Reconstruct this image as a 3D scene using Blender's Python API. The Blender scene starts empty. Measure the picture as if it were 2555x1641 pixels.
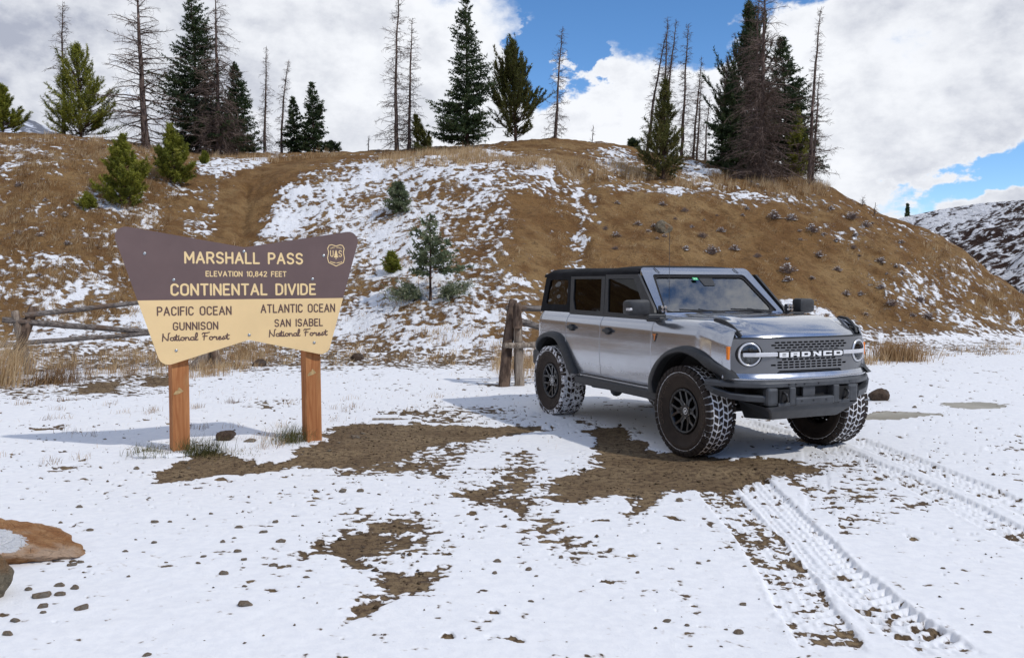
import bpy, bmesh, math, random
import numpy as np
from mathutils import Vector, Matrix, Euler

# ------------------------------------------------------------------ camera, sky, sun, exposure
SC = bpy.context.scene
COL = SC.collection
CAM_H = 1.695
cam_d = bpy.data.cameras.new('camera')
cam_d.sensor_width = 36.0
cam_d.lens = 2189.0 / 2555.0 * 36.0
cam_d.clip_end = 8000.0
cam_d.clip_start = 0.1
cam = bpy.data.objects.new('camera', cam_d)
COL.objects.link(cam)
cam.location = (0, 0, CAM_H)
cam.rotation_euler = (math.radians(90) - 0.05239, 0, 0)
SC.camera = cam

SUN_AZ, SUN_EL = math.radians(31), math.radians(46)     # azimuth clockwise from +X
sun_dir = Vector((math.cos(SUN_AZ) * math.cos(SUN_EL), -math.sin(SUN_AZ) * math.cos(SUN_EL), math.sin(SUN_EL)))
sun_d = bpy.data.lights.new('sun', 'SUN')
sun_d.energy = 2.0
sun_d.angle = math.radians(1.2)
sun_d.color = (1.0, 0.95, 0.87)
sun = bpy.data.objects.new('sun', sun_d)
COL.objects.link(sun)
sun.rotation_euler = sun_dir.to_track_quat('Z', 'Y').to_euler()

SC.view_settings.view_transform = 'Standard'
SC.view_settings.look = 'None'
SC.view_settings.gamma = 1.0
SC.view_settings.exposure = 0.18
SC.view_settings.use_curve_mapping = False
SC.cycles.max_bounces = 8
SC.cycles.transparent_max_bounces = 16
SC.cycles.caustics_reflective = False
SC.cycles.caustics_refractive = False

world = bpy.data.worlds.new('World')
SC.world = world
world.use_nodes = True
wn = world.node_tree
wn.nodes.clear()


class NT:
    """small helper for node trees"""
    def __init__(self, tree):
        self.t = tree

    def n(self, kind, **kw):
        nd = self.t.nodes.new(kind)
        for k, v in kw.items():
            setattr(nd, k, v)
        return nd

    def link(self, a, b):
        self.t.links.new(a, b)

    def val(self, x):
        return x

    def put(self, sock, v):
        if isinstance(v, bpy.types.NodeSocket):
            self.t.links.new(v, sock)
        else:
            if hasattr(sock.default_value, '__len__') and not hasattr(v, '__len__'):
                v = (v, v, v, 1)[:len(sock.default_value)]
            if hasattr(v, '__len__') and len(sock.default_value) == 4 and len(v) == 3:
                v = tuple(v) + (1,)
            sock.default_value = v

    def m(self, op, a, b=0.0, c=0.0, clamp=False):
        nd = self.n('ShaderNodeMath', operation=op, use_clamp=clamp)
        self.put(nd.inputs[0], a); self.put(nd.inputs[1], b); self.put(nd.inputs[2], c)
        return nd.outputs[0]

    def ss(self, x, lo, hi, a=0.0, b=1.0):
        nd = self.n('ShaderNodeMapRange', interpolation_type='SMOOTHSTEP')
        self.put(nd.inputs[0], x)
        for i, v in zip((1, 2, 3, 4), (lo, hi, a, b)):
            self.put(nd.inputs[i], v)
        return nd.outputs[0]

    def lin(self, x, lo, hi, a=0.0, b=1.0):
        nd = self.n('ShaderNodeMapRange')
        self.put(nd.inputs[0], x)
        for i, v in zip((1, 2, 3, 4), (lo, hi, a, b)):
            self.put(nd.inputs[i], v)
        return nd.outputs[0]

    def noise(self, vec, scale, detail=4, rough=0.55, w=None, distort=0.0):
        nd = self.n('ShaderNodeTexNoise')
        if w is not None:
            nd.noise_dimensions = '4D'
            nd.inputs['W'].default_value = w
        if vec is not None:
            self.link(vec, nd.inputs['Vector'])
        nd.inputs['Scale'].default_value = scale
        nd.inputs['Detail'].default_value = detail
        nd.inputs['Roughness'].default_value = rough
        nd.inputs['Distortion'].default_value = distort
        return nd.outputs['Fac']

    def mix(self, f, a, b):
        nd = self.n('ShaderNodeMix', data_type='RGBA')
        self.put(nd.inputs[0], f); self.put(nd.inputs[6], a); self.put(nd.inputs[7], b)
        return nd.outputs[2]

    def vmath(self, op, a, b=(0, 0, 0)):
        nd = self.n('ShaderNodeVectorMath', operation=op)
        self.put(nd.inputs[0], a); self.put(nd.inputs[1], b)
        return nd.outputs['Value'] if op in ('DOT_PRODUCT', 'LENGTH', 'DISTANCE') else nd.outputs[0]

    def mapping(self, vec, scale=(1, 1, 1), rot=(0, 0, 0), loc=(0, 0, 0)):
        nd = self.n('ShaderNodeMapping')
        self.link(vec, nd.inputs[0])
        nd.inputs['Scale'].default_value = scale
        nd.inputs['Rotation'].default_value = rot
        nd.inputs['Location'].default_value = loc
        return nd.outputs[0]

    def bump(self, h, strength=0.5, dist=0.01, normal=None):
        nd = self.n('ShaderNodeBump')
        nd.inputs['Strength'].default_value = strength
        nd.inputs['Distance'].default_value = dist
        self.link(h, nd.inputs['Height'])
        if normal is not None:
            self.link(normal, nd.inputs['Normal'])
        return nd.outputs[0]


W = NT(wn)
tc = W.n('ShaderNodeTexCoord')
dirv = tc.outputs['Generated']                       # view direction
sky = W.n('ShaderNodeTexSky', sky_type='NISHITA')
sky.sun_disc = False
sky.sun_elevation = SUN_EL
sky.sun_rotation = math.radians(90) + SUN_AZ        # clockwise from +Y
sky.altitude = 3300
sky.air_density = 1.0
sky.dust_density = 0.2
sky.ozone_density = 2.0
bg_sky = W.n('ShaderNodeBackground')
hs = W.n('ShaderNodeHueSaturation'); hs.inputs['Saturation'].default_value = 1.2
W.link(sky.outputs[0], hs.inputs['Color']); W.link(hs.outputs[0], bg_sky.inputs[0])
bg_sky.inputs[1].default_value = 0.15
# clouds: a layer seen in perspective (direction divided by height), with billows
sx = W.n('ShaderNodeSeparateXYZ'); W.link(dirv, sx.inputs[0])
az = W.m('ARCTAN2', sx.outputs[0], sx.outputs[1])   # 0 = +Y, positive to the right
el = W.m('ARCSINE', sx.outputs[2])
comb = W.n('ShaderNodeCombineXYZ')
W.link(az, comb.inputs[0]); W.link(W.m('MULTIPLY', el, 1.5), comb.inputs[1])
cp = comb.outputs[0]
nbig = W.noise(cp, 3.1, 7, 0.52, w=1.3)
nmed = W.noise(cp, 9.0, 7, 0.6, w=4.1)
nlow = W.noise(cp, 2.0, 4, 0.5, w=9.3)


azw = W.m('ADD', az, W.m('MULTIPLY', W.m('SUBTRACT', nmed, 0.5), 0.34))
elw = W.m('ADD', el, W.m('MULTIPLY', W.m('SUBTRACT', W.noise(cp, 6.0, 6, 0.6, w=7.7), 0.5), 0.20))


def sky_blob(a0, e0, ra, re, tilt=0.0):
    da = W.m('SUBTRACT', azw, a0); de = W.m('SUBTRACT', elw, e0)
    de = W.m('SUBTRACT', de, W.m('MULTIPLY', da, tilt))
    q = W.m('ADD', W.m('POWER', W.m('DIVIDE', da, ra), 2.0), W.m('POWER', W.m('DIVIDE', de, re), 2.0))
    return W.ss(q, 1.9, 0.1)


# broad openings in the cloud deck
gap = W.m('ADD', sky_blob(0.175, 0.328, 0.175, 0.080, 0.20), sky_blob(0.055, 0.240, 0.055, 0.040, 0.25))
gap = W.m('ADD', gap, W.m('MULTIPLY', sky_blob(0.50, 0.100, 0.085, 0.020, 0.32), 0.85))
gap = W.m('ADD', gap, W.m('MULTIPLY', W.ss(el, 0.42, 0.75), 0.48))
gap = W.m('ADD', gap, W.m('MULTIPLY', sky_blob(2.6, 0.6, 1.0, 0.5), 0.8))
nfin = W.noise(cp, 26.0, 6, 0.62, w=2.2)
dens = W.m('ADD', W.m('MULTIPLY', W.m('SUBTRACT', nbig, 0.5), 1.7), W.m('MULTIPLY', W.m('SUBTRACT', nmed, 0.5), 2.1))
dens = W.m('ADD', dens, W.m('MULTIPLY', W.m('SUBTRACT', nfin, 0.5), 0.7))
dens = W.m('SUBTRACT', W.m('ADD', dens, 0.72), W.m('MULTIPLY', gap, 1.25))
cmask = W.ss(dens, -0.16, 0.42)
# cloud shade: bright edges and sunlit right, greyer thick bellies, darker mass to the left
thick = W.ss(dens, 0.15, 1.0)
grey = W.m('ADD', W.m('MULTIPLY', W.ss(az, 0.05, -0.75), 0.72), W.m('MULTIPLY', W.m('SUBTRACT', nlow, 0.5), 1.3))
grey = W.m('ADD', grey, W.m('MULTIPLY', W.m('SUBTRACT', nmed, 0.5), 1.9))
grey = W.m('ADD', grey, W.m('MULTIPLY', W.m('SUBTRACT', nfin, 0.5), 0.9))
grey = W.m('ADD', grey, W.m('MULTIPLY', W.ss(el, 0.10, 0.34), 0.08))
grey = W.m('ADD', grey, W.m('MULTIPLY', W.ss(az, 0.25, 0.55), 0.34))
grey = W.m('MULTIPLY', W.m('ADD', grey, 0.16), W.m('ADD', W.m('MULTIPLY', thick, 0.7), 0.3), clamp=True)
ccol = W.mix(grey, (0.86, 0.88, 0.92), (0.40, 0.43, 0.52))
bg_cl = W.n('ShaderNodeBackground')
W.link(ccol, bg_cl.inputs[0]); bg_cl.inputs[1].default_value = 0.97
mx = W.n('ShaderNodeMixShader')
W.link(cmask, mx.inputs[0]); W.link(bg_sky.outputs[0], mx.inputs[1]); W.link(bg_cl.outputs[0], mx.inputs[2])
wo = W.n('ShaderNodeOutputWorld'); W.link(mx.outputs[0], wo.inputs[0])

# ------------------------------------------------------------------ general helpers


def mat(name, col=(0.5, 0.5, 0.5), rough=0.6, metal=0.0, spec=0.5, build=None, coat=0.0):
    m = bpy.data.materials.new(name)
    m.use_nodes = True
    t = m.node_tree
    b = t.nodes['Principled BSDF']
    b.inputs['Base Color'].default_value = tuple(col) + (1,)
    b.inputs['Roughness'].default_value = rough
    b.inputs['Metallic'].default_value = metal
    b.inputs['Specular IOR Level'].default_value = spec
    b.inputs['Coat Weight'].default_value = coat
    b.inputs['Coat Roughness'].default_value = 0.04
    if build:
        build(NT(t), b)
    return m


def noisy(col, amt=0.25, scale=8.0, bump=0.0, bscale=40.0, bdist=0.004, hue=None):
    """build function: a colour with grain and a light relief"""
    def f(N, b):
        g = N.n('ShaderNodeTexCoord').outputs['Object']
        n1 = N.noise(g, scale, 5, 0.6)
        lo = tuple(c * (1 - amt) for c in col)
        hi = hue if hue else tuple(min(1, c * (1 + amt)) for c in col)
        N.put(b.inputs['Base Color'], N.mix(N.ss(n1, 0.3, 0.7), lo, hi))
        if bump:
            N.link(N.bump(N.noise(g, bscale, 5, 0.6), bump, bdist), b.inputs['Normal'])
    return f


def tag(o, label=None, cat=None, group=None, kind=None):
    if label: o['label'] = label
    if cat: o['category'] = cat
    if group: o['group'] = group
    if kind: o['kind'] = kind
    return o


def empty(name, loc=(0, 0, 0), rz=0.0, rot=None):
    o = bpy.data.objects.new(name, None)
    COL.objects.link(o)
    o.location = loc
    o.rotation_euler = rot if rot else (0, 0, rz)
    o.empty_display_size = 0.2
    return o


def link_mesh(name, me, parent=None, mats=()):
    o = bpy.data.objects.new(name, me)
    COL.objects.link(o)
    for m in mats:
        me.materials.append(m)
    if parent is not None:
        o.parent = parent
    return o


def np_mesh(name, V, F, smooth=False, attrs=None, mi=None):
    """mesh from numpy arrays; F is (n,3) or (n,4)"""
    V = np.ascontiguousarray(V, dtype=np.float32)
    F = np.ascontiguousarray(F, dtype=np.int32)
    me = bpy.data.meshes.new(name)
    k = F.shape[1]
    me.vertices.add(len(V)); me.vertices.foreach_set('co', V.ravel())
    me.loops.add(F.size); me.loops.foreach_set('vertex_index', F.ravel())
    me.polygons.add(len(F))
    me.polygons.foreach_set('loop_start', np.arange(0, F.size, k, dtype=np.int32))
    me.polygons.foreach_set('loop_total', np.full(len(F), k, dtype=np.int32))
    if mi is not None:
        me.polygons.foreach_set('material_index', np.ascontiguousarray(mi, dtype=np.int32))
    if smooth:
        me.polygons.foreach_set('use_smooth', np.ones(len(F), dtype=bool))
    if attrs:
        for an, a in attrs.items():
            a = np.ascontiguousarray(a, dtype=np.float32)
            if a.ndim == 1:
                at = me.attributes.new(an, 'FLOAT', 'POINT'); at.data.foreach_set('value', a)
            else:
                at = me.attributes.new(an, 'FLOAT_VECTOR', 'POINT'); at.data.foreach_set('vector', a.ravel())
    me.update(calc_edges=True)
    return me


def smoothstep(a, b, x):
    t = np.clip((x - a) / (b - a), 0, 1)
    return t * t * (3 - 2 * t)


_rng = np.random.default_rng(7)
_PT = _rng.permutation(4096).astype(np.int64)
_GA = _rng.uniform(0, 2 * np.pi, 4096)
_GX, _GY = np.cos(_GA), np.sin(_GA)


def perlin(x, y, seed=0):
    xi = np.floor(x).astype(np.int64); yi = np.floor(y).astype(np.int64)
    xf = x - xi; yf = y - yi
    u = xf * xf * xf * (xf * (xf * 6 - 15) + 10); v = yf * yf * yf * (yf * (yf * 6 - 15) + 10)

    def g(ix, iy, dx, dy):
        h = _PT[(_PT[(ix + seed * 131) & 4095] + iy * 7 + seed * 17) & 4095]
        return _GX[h] * dx + _GY[h] * dy
    a = g(xi, yi, xf, yf); b = g(xi + 1, yi, xf - 1, yf)
    c = g(xi, yi + 1, xf, yf - 1); d = g(xi + 1, yi + 1, xf - 1, yf - 1)
    return (a + (b - a) * u + ((c + (d - c) * u) - (a + (b - a) * u)) * v) * 1.5


def fbm(x, y, oct=4, seed=0, gain=0.5):
    s = 0; a = 1; t = 0
    for i in range(oct):
        s = s + a * perlin(x * 2 ** i + 11.3 * i, y * 2 ** i - 7.1 * i, seed + i)
        t += a; a *= gain
    return s / t
PATCHES = [
    ('hill', 0.3, 0.8, [(-8.35, 26.33), (-8.45, 27.27), (-8.26, 29.48), (-7.64, 31.72), (-4.79, 33.22), (-0.82, 34.78), (0.47, 31.46), (-0.68, 28.72), (-1.61, 27.9), (-1.97, 25.56), (-0.78, 23.14), (0.01, 21.89), (0.41, 20.69), (0.53, 17.8), (-3.29, 18.27), (-5.1, 25.68)]),
    ('hill', 0.3, 0.8, [(-12.03, 20.58), (-10.08, 21.8), (-9.75, 23.06), (-7.49, 24.08), (-3.92, 23.06), (0.4, 19.94), (0.51, 17.2), (-9.73, 16.61)]),
    ('hill', 0.02, 0.8, [(-1.95, 29.05), (0.62, 31.18), (1.43, 29.39), (1.04, 23.55), (0.98, 22.05), (-0.75, 22.24), (-1.97, 25.56)]),
    ('hill', 0.42, 0.15, [(2.04, 29.95), (2.62, 30.3), (2.57, 27.5), (2.16, 25.76), (1.78, 23.47), (1.49, 23.34), (1.82, 25.64), (2.1, 27.3)]),
    ('hill', 0.3, 0.3, [(0.24, 31.61), (1.55, 31.87), (1.44, 29.56), (0.6, 30.1)]),
    ('hill', 0.02, 0.4, [(0.61, 30.91), (4.47, 30.72), (7.46, 30.78), (10.58, 31.66), (7.18, 29.64), (4.25, 29.17), (2.7, 29.3)]),
    ('hill', 0.32, 0.4, [(-12.19, 34.41), (-9.86, 37.91), (-9.6, 33.19), (-10.64, 31.51), (-11.38, 31.47)]),
    ('hill', 0.35, 0.3, [(-11.75, 27.62), (-11.17, 28.19), (-10.49, 26.42), (-11.04, 25.91)]),
    ('hill', -0.05, 0.6, [(-17.5, 30.27), (-16.1, 31.24), (-15.54, 28.25), (-16.13, 27.85)]),
    ('hill', -0.02, 1, [(-13.85, 23.79), (-11.47, 24.93), (-9.75, 23.06), (-9.3, 21.98), (-11.97, 20.48)]),
    ('hill', -0.08, 0.5, [(-10.72, 28.81), (-9.89, 29.23), (-8.62, 26.18), (-10.07, 25.98)]),
    ('hill', 0.45, 0.3, [(-13.78, 28.12), (-12.61, 27.77), (-11.5, 27.99), (-11.76, 27.03), (-13.17, 27.25)]),
    ('hill', 0.2, 0.5, [(-11.98, 29.54), (-11.19, 30.52), (-10.95, 29.46), (-11.77, 29.01)]),
    ('hill', 0.22, 0.7, [(7.6, 24.74), (8.99, 24.59), (10.18, 23.7), (11.59, 23.74), (15.51, 26.54), (12.15, 20.76), (8.69, 21.17), (6.82, 22.15)]),
    ('hill', -0.02, 0.7, [(11.37, 27.49), (13.75, 28.26), (16.26, 27.84), (15.12, 25.86), (12.3, 25.2)]),
    ('hill', 0.35, 0.08, [(6.94, 28.62), (7.14, 28.76), (8.02, 26.81), (7.76, 26.6)]),
    ('hill', 0.35, 0.1, [(8.68, 26.63), (8.9, 26.72), (9.11, 25.98), (8.8, 25.83)]),
    ('hill', 0.2, 0.5, [(3.95, 37.07), (5.21, 35.88), (4.22, 31.08), (3.09, 31.79)]),
    ('hill', 0.4, 0.4, [(7.41, 37.36), (8.42, 35.52), (6.78, 31.12), (5.95, 31.47)]),
    ('hill', -2.2, 0.35, [(-8.75, 25.79), (-9.7, 29.33), (-9.59, 32.6), (-9.42, 36.23), (-6.24, 38.15), (-5.87, 35.9), (-7.39, 32.64), (-8.14, 30.11), (-8.19, 26.41)]),
    ('hill', -1.6, 0.8, [(2.82, 29.01), (7.12, 29.38), (9.48, 28.74), (11.11, 25.91), (7.96, 25.13), (2.31, 23.7)]),
    ('hill', -1.5, 0.4, [(-0.33, 35.69), (1.66, 37.9), (4.06, 38.11), (3.49, 36.03), (1.53, 34.94), (-0.15, 33.53)]),
    ('hill', -0.8, 0.5, [(0.01, 27.68), (1.4, 28.67), (1.77, 27.95), (1.57, 23.82), (-0.21, 23.3), (0.01, 26.0)]),
    ('lot', -2, 0.1, [(-3.21, 7.65), (-2.9, 7.39), (-2.42, 7.69), (-2.14, 7.8), (-1.99, 8.12), (-1.71, 7.94), (-1.31, 8.13), (-1.01, 8.6), (-0.72, 9.17), (-0.32, 9.46), (0.39, 9.91), (0.25, 10.16), (-0.5, 10.27), (-1.26, 10.32), (-1.89, 10.44), (-2.13, 10.12), (-2.02, 9.28), (-2.06, 9.03), (-2.13, 8.7), (-2.17, 8.2), (-2.39, 8.13), (-2.59, 8.33), (-2.8, 8.67), (-3.09, 8.76), (-3.15, 8.45), (-3.1, 7.89)]),
    ('lot', -0.85, 0.2, [(-1.81, 8.01), (-1.23, 8.39), (-0.84, 9.04), (-0.27, 9.38), (-0.39, 8.08), (-0.88, 7.47), (-1.48, 7.56)]),
    ('lot', -2, 0.12, [(0.91, 9.43), (0.89, 9.97), (1.21, 10.27), (1.3, 9.41), (1.46, 8.72), (2.06, 8.38), (2.67, 8.33), (2.63, 7.81), (2.24, 7.59), (1.9, 7.15), (1.72, 7.11), (1.26, 7.08), (1.08, 6.81), (0.99, 6.48), (0.92, 6.68), (0.86, 6.96), (0.69, 6.95), (0.43, 6.67), (0.34, 6.88), (0.45, 7.63), (0.8, 8.08), (0.88, 8.49), (0.81, 8.83)]),
    ('lot', -0.8, 0.15, [(0.69, 11.58), (0.85, 11.45), (1.15, 10.13), (1.34, 9.04), (1.15, 8.95), (0.96, 9.69), (0.74, 10.73)]),
    ('lot', -0.75, 0.08, [(2.23, 7.31), (2.55, 7.55), (2.34, 6.86), (2.27, 7.08)]),
    ('lot', -2, 0.06, [(-0.72, 4.98), (-0.6, 5.05), (-0.42, 5.07), (-0.42, 4.92), (-0.44, 4.68), (-0.52, 4.67), (-0.62, 4.66), (-0.71, 4.46), (-0.84, 4.35), (-0.81, 4.51), (-0.75, 4.61), (-0.64, 4.69), (-0.64, 4.78)]),
    ('lot', -1.2, 0.08, [(-1.3, 5.48), (-1.16, 5.75), (-0.9, 5.74), (-0.83, 5.63), (-0.88, 5.41), (-0.77, 5.12), (-0.79, 5.0), (-0.92, 5.07), (-1.0, 5.08), (-0.97, 5.3), (-1.09, 5.4), (-1.26, 5.3)]),
    ('lot', -1.6, 0.05, [(-0.94, 6.07), (-0.71, 6.04), (-0.63, 5.96), (-0.8, 5.84)]),
    ('lot', -1.3, 0.06, [(-0.49, 6.87), (-0.35, 7.09), (-0.08, 7.19), (-0.13, 6.95), (-0.26, 6.73)]),
    ('lot', -0.95, 0.2, [(0.0, 9.05), (0.37, 8.29), (0.3, 6.67), (0.13, 6.41), (0.39, 5.98), (0.64, 5.41), (0.56, 5.15), (0.33, 5.5), (0.09, 5.66), (-0.06, 6.8), (-0.03, 7.91)]),
    ('lot', -0.72, 0.25, [(-1.23, 6.23), (-0.61, 6.53), (-0.27, 5.59), (-0.36, 5.23), (-0.76, 5.15), (-1.29, 5.23), (-1.42, 5.76)]),
    ('lot', -0.62, 0.15, [(-3.71, 11.84), (-3.48, 12.72), (-3.16, 12.96), (-2.88, 12.29), (-3.37, 11.48)]),
    ('lot', -0.7, 0.15, [(-2.02, 11.85), (-1.48, 11.66), (-0.93, 11.26), (-1.06, 10.92), (-1.75, 11.19)]),
    ('lot', -1, 0.1, [(-7.13, 14.6), (-6.78, 14.93), (-6.18, 13.75), (-6.6, 13.23)]),
    ('lot', -1.2, 0.08, [(-5.6, 10.12), (-5.35, 10.5), (-5.24, 10.18), (-5.36, 9.85)]),
    ('lot', -1.2, 0.08, [(-4.23, 7.97), (-3.99, 8.09), (-3.92, 7.82), (-4.08, 7.77)]),
    ('lot', -0.55, 0.3, [(-8.93, 15.24), (-7.01, 15.95), (-6.37, 16.73), (-5.14, 13.47), (-6.11, 12.5), (-7.33, 12.49)]),
    ('lot', -1.1, 0.1, [(-6.47, 15.59), (-6.0, 15.97), (-5.57, 14.62), (-5.87, 14.31)]),
    ('lot', -0.9, 0.05, [(4.94, 9.05), (5.55, 9.43), (5.46, 9.27), (5.07, 9.05), (5.18, 8.81), (5.02, 8.66), (4.82, 8.84)]),
    ('lot', -0.9, 0.05, [(4.22, 7.56), (4.44, 7.82), (4.3, 7.59), (4.15, 7.46)]),
    ('lot', -0.8, 0.05, [(2.34, 6.13), (2.46, 6.24), (2.33, 5.91), (2.27, 5.93)]),
    ('lot', -0.7, 0.04, [(2.93, 6.53), (3.19, 6.68), (3.47, 6.77), (3.42, 6.66), (2.96, 6.45)]),
    ('lot', -0.8, 0.08, [(0.96, 6.67), (1.08, 6.81), (1.05, 6.42), (0.83, 5.96), (0.75, 6.03)]),
    ('lot', -0.5, 0.1, [(-0.85, 14.61), (0.4, 15.89), (0.36, 14.6), (-0.13, 14.03)]),
    ('lot', -0.6, 0.15, [(-0.73, 7.91), (0.0, 8.09), (0.31, 6.31), (-0.06, 6.41), (-0.6, 6.8)]),
    ('lot', -0.55, 0.4, [(-1.22, 12.5), (0.29, 11.66), (0.21, 10.28), (-1.53, 10.41)]),
    ('lot', -0.55, 0.3, [(2.99, 8.7), (3.34, 7.89), (3.02, 6.66), (2.24, 5.97), (2.41, 7.09)]),
]
TRACKS = [
    ('track_dirty', 0.3, [(1.66, 7.24), (1.64, 6.66), (1.63, 5.67), (1.56, 4.78), (1.47, 3.89)]),
    ('track_tread', 0.3, [(2.08, 7.91), (2.0, 6.87), (1.94, 5.76), (1.91, 5.01), (1.92, 4.29), (2.0, 3.85)]),
    ('track_far', 0.28, [(3.64, 9.55), (3.72, 8.81), (3.8, 7.72), (3.83, 6.47), (3.84, 5.98)]),
    ('track_mid', 0.28, [(2.74, 10.75), (3.01, 9.73), (3.25, 9.05), (3.31, 8.2), (3.38, 7.38), (3.39, 6.48), (3.39, 5.72), (3.36, 5.31)]),
    ('track_faint', 0.2, [(3.05, 8.81), (2.7, 7.72), (2.2, 6.18)]),
]
GULLIES = [
    (2.24, 30.78, 1.72, 23.45, 0.35, 0.22),
    (1.43, 29.39, 1.02, 23.13, 0.6, 0.25),
    (-9.3, 34.46, -9.17, 31.16, 0.9, 0.07),
    (-9.17, 31.16, -8.38, 26, 1, 0.08),
    (-8.98, 31.56, -8.76, 29, 0.12, 0.05),
    (-8.76, 29, -7.77, 26.29, 0.12, 0.05),
    (2.62, 30.3, 2.56, 26.99, 0.25, 0.12),
    (-9.32, 31.15, -8.45, 27.27, 0.15, 0.15),
]
TREES = [
    ('pine', -19.78, 34.46, 1.77, 0.81, -0.10),
    ('snag', -18.31, 36.22, 5.52, 0.85, 0.12),
    ('pine', -17.34, 35.65, 3.62, 1.35, -0.09),
    ('bigsnag', -14.95, 36.11, 6.95, 1.97, -0.04),
    ('spruce', -14.05, 39.53, 7.27, 1.89, -0.23),
    ('snag2', -12.75, 38.46, 7.39, 1.46, -0.07),
    ('spruce', -12.41, 40.28, 4.07, 1.02, -0.16),
    ('snag', -11.27, 40.37, 4.87, 0.51, 0.16),
    ('snag', -10.53, 40.37, 4.16, 0.47, 0.43),
    ('spruce', -9.91, 40.37, 2.53, 0.53, -0.04),
    ('spruce', -8.93, 39.90, 3.10, 0.70, -0.04),
    ('snag', -4.91, 37.84, 6.91, 0.92, 0.22),
    ('snag', -4.41, 37.95, 5.56, 0.78, 0.13),
    ('pine', -3.51, 34.85, 1.52, 0.41, -0.31),
    ('spruce', -1.85, 36.75, 6.19, 1.22, -0.05),
    ('limber', 0.16, 38.14, 3.80, 1.23, -0.19),
    ('snag', 1.86, 38.27, 4.81, 0.60, 0.26),
    ('sapl', -6.27, 38.59, 0.69, 0.11, 0.04),
    ('snag', 6.22, 40.90, 6.08, 0.60, 0.92),
    ('snag', 6.70, 41.66, 5.26, 0.49, 0.81),
    ('snag', 6.84, 40.62, 6.54, 0.51, 0.24),
    ('snag', 7.17, 41.15, 6.65, 0.52, 0.50),
    ('snag', 7.87, 41.01, 6.56, 0.68, 0.30),
    ('snag', 8.17, 40.02, 4.72, 0.58, 0.31),
    ('snag', 8.50, 40.69, 3.97, 0.48, 0.16),
    ('snag', 8.65, 39.59, 2.88, 0.39, 0.19),
    ('pine', 5.31, 31.16, 3.40, 0.79, 0.06),
    ('limber', 10.00, 37.10, 6.73, 1.52, -0.27),
    ('bigsnag2', 9.29, 32.97, 7.72, 1.60, 0.08),
    ('snag', 9.75, 35.46, 7.09, 0.86, 0.14),
    ('spruce', 11.37, 36.61, 5.66, 1.21, -0.29),
    ('snag', 8.55, 36.04, 4.57, 0.60, 0.18),
    ('snag', 9.04, 37.08, 5.58, 0.58, 0.32),
    ('spruce', 8.89, 35.87, 3.60, 0.80, -0.10),
    ('pine', 11.54, 35.68, 2.73, 0.69, -0.07),
    ('snag', 11.08, 33.07, 6.61, 0.48, 0.32),
    ('snag', 11.42, 33.70, 4.27, 0.75, 0.20),
    ('pine', -12.08, 27.52, 2.13, 0.86, 0.00),
    ('pine', -11.54, 30.27, 1.86, 0.74, -0.15),
    ('spruce', -3.53, 27.88, 0.93, 0.46, -0.07),
    ('sapling', -2.05, 22.09, 2.10, 0.77, 0.00),
    ('pine', -3.30, 24.03, 0.48, 0.21, 0.00),
    ('spruce', 26.51, 59.16, 7.74, 0.14, 0.00),
    ('pine', 8.28, 33.88, 0.32, 0.26, 0.00),
    ('pine', -12.83, 26.87, 0.36, 0.24, -0.09),
    ('pine', -11.38, 32.78, 0.36, 0.11, 0.00),
    ('pine', -8.06, 39.86, 0.34, 0.43, -0.04),
    ('pine', 5.22, 38.24, 0.25, 0.26, -0.04),
    ('sapl', 3.47, 38.44, 0.75, 0.07, 0.06),
    ('sapl', 12.60, 31.78, 0.32, 0.05, 0.03),
    ('sapl', 12.87, 31.38, 0.49, 0.05, 0.06),
]
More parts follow.
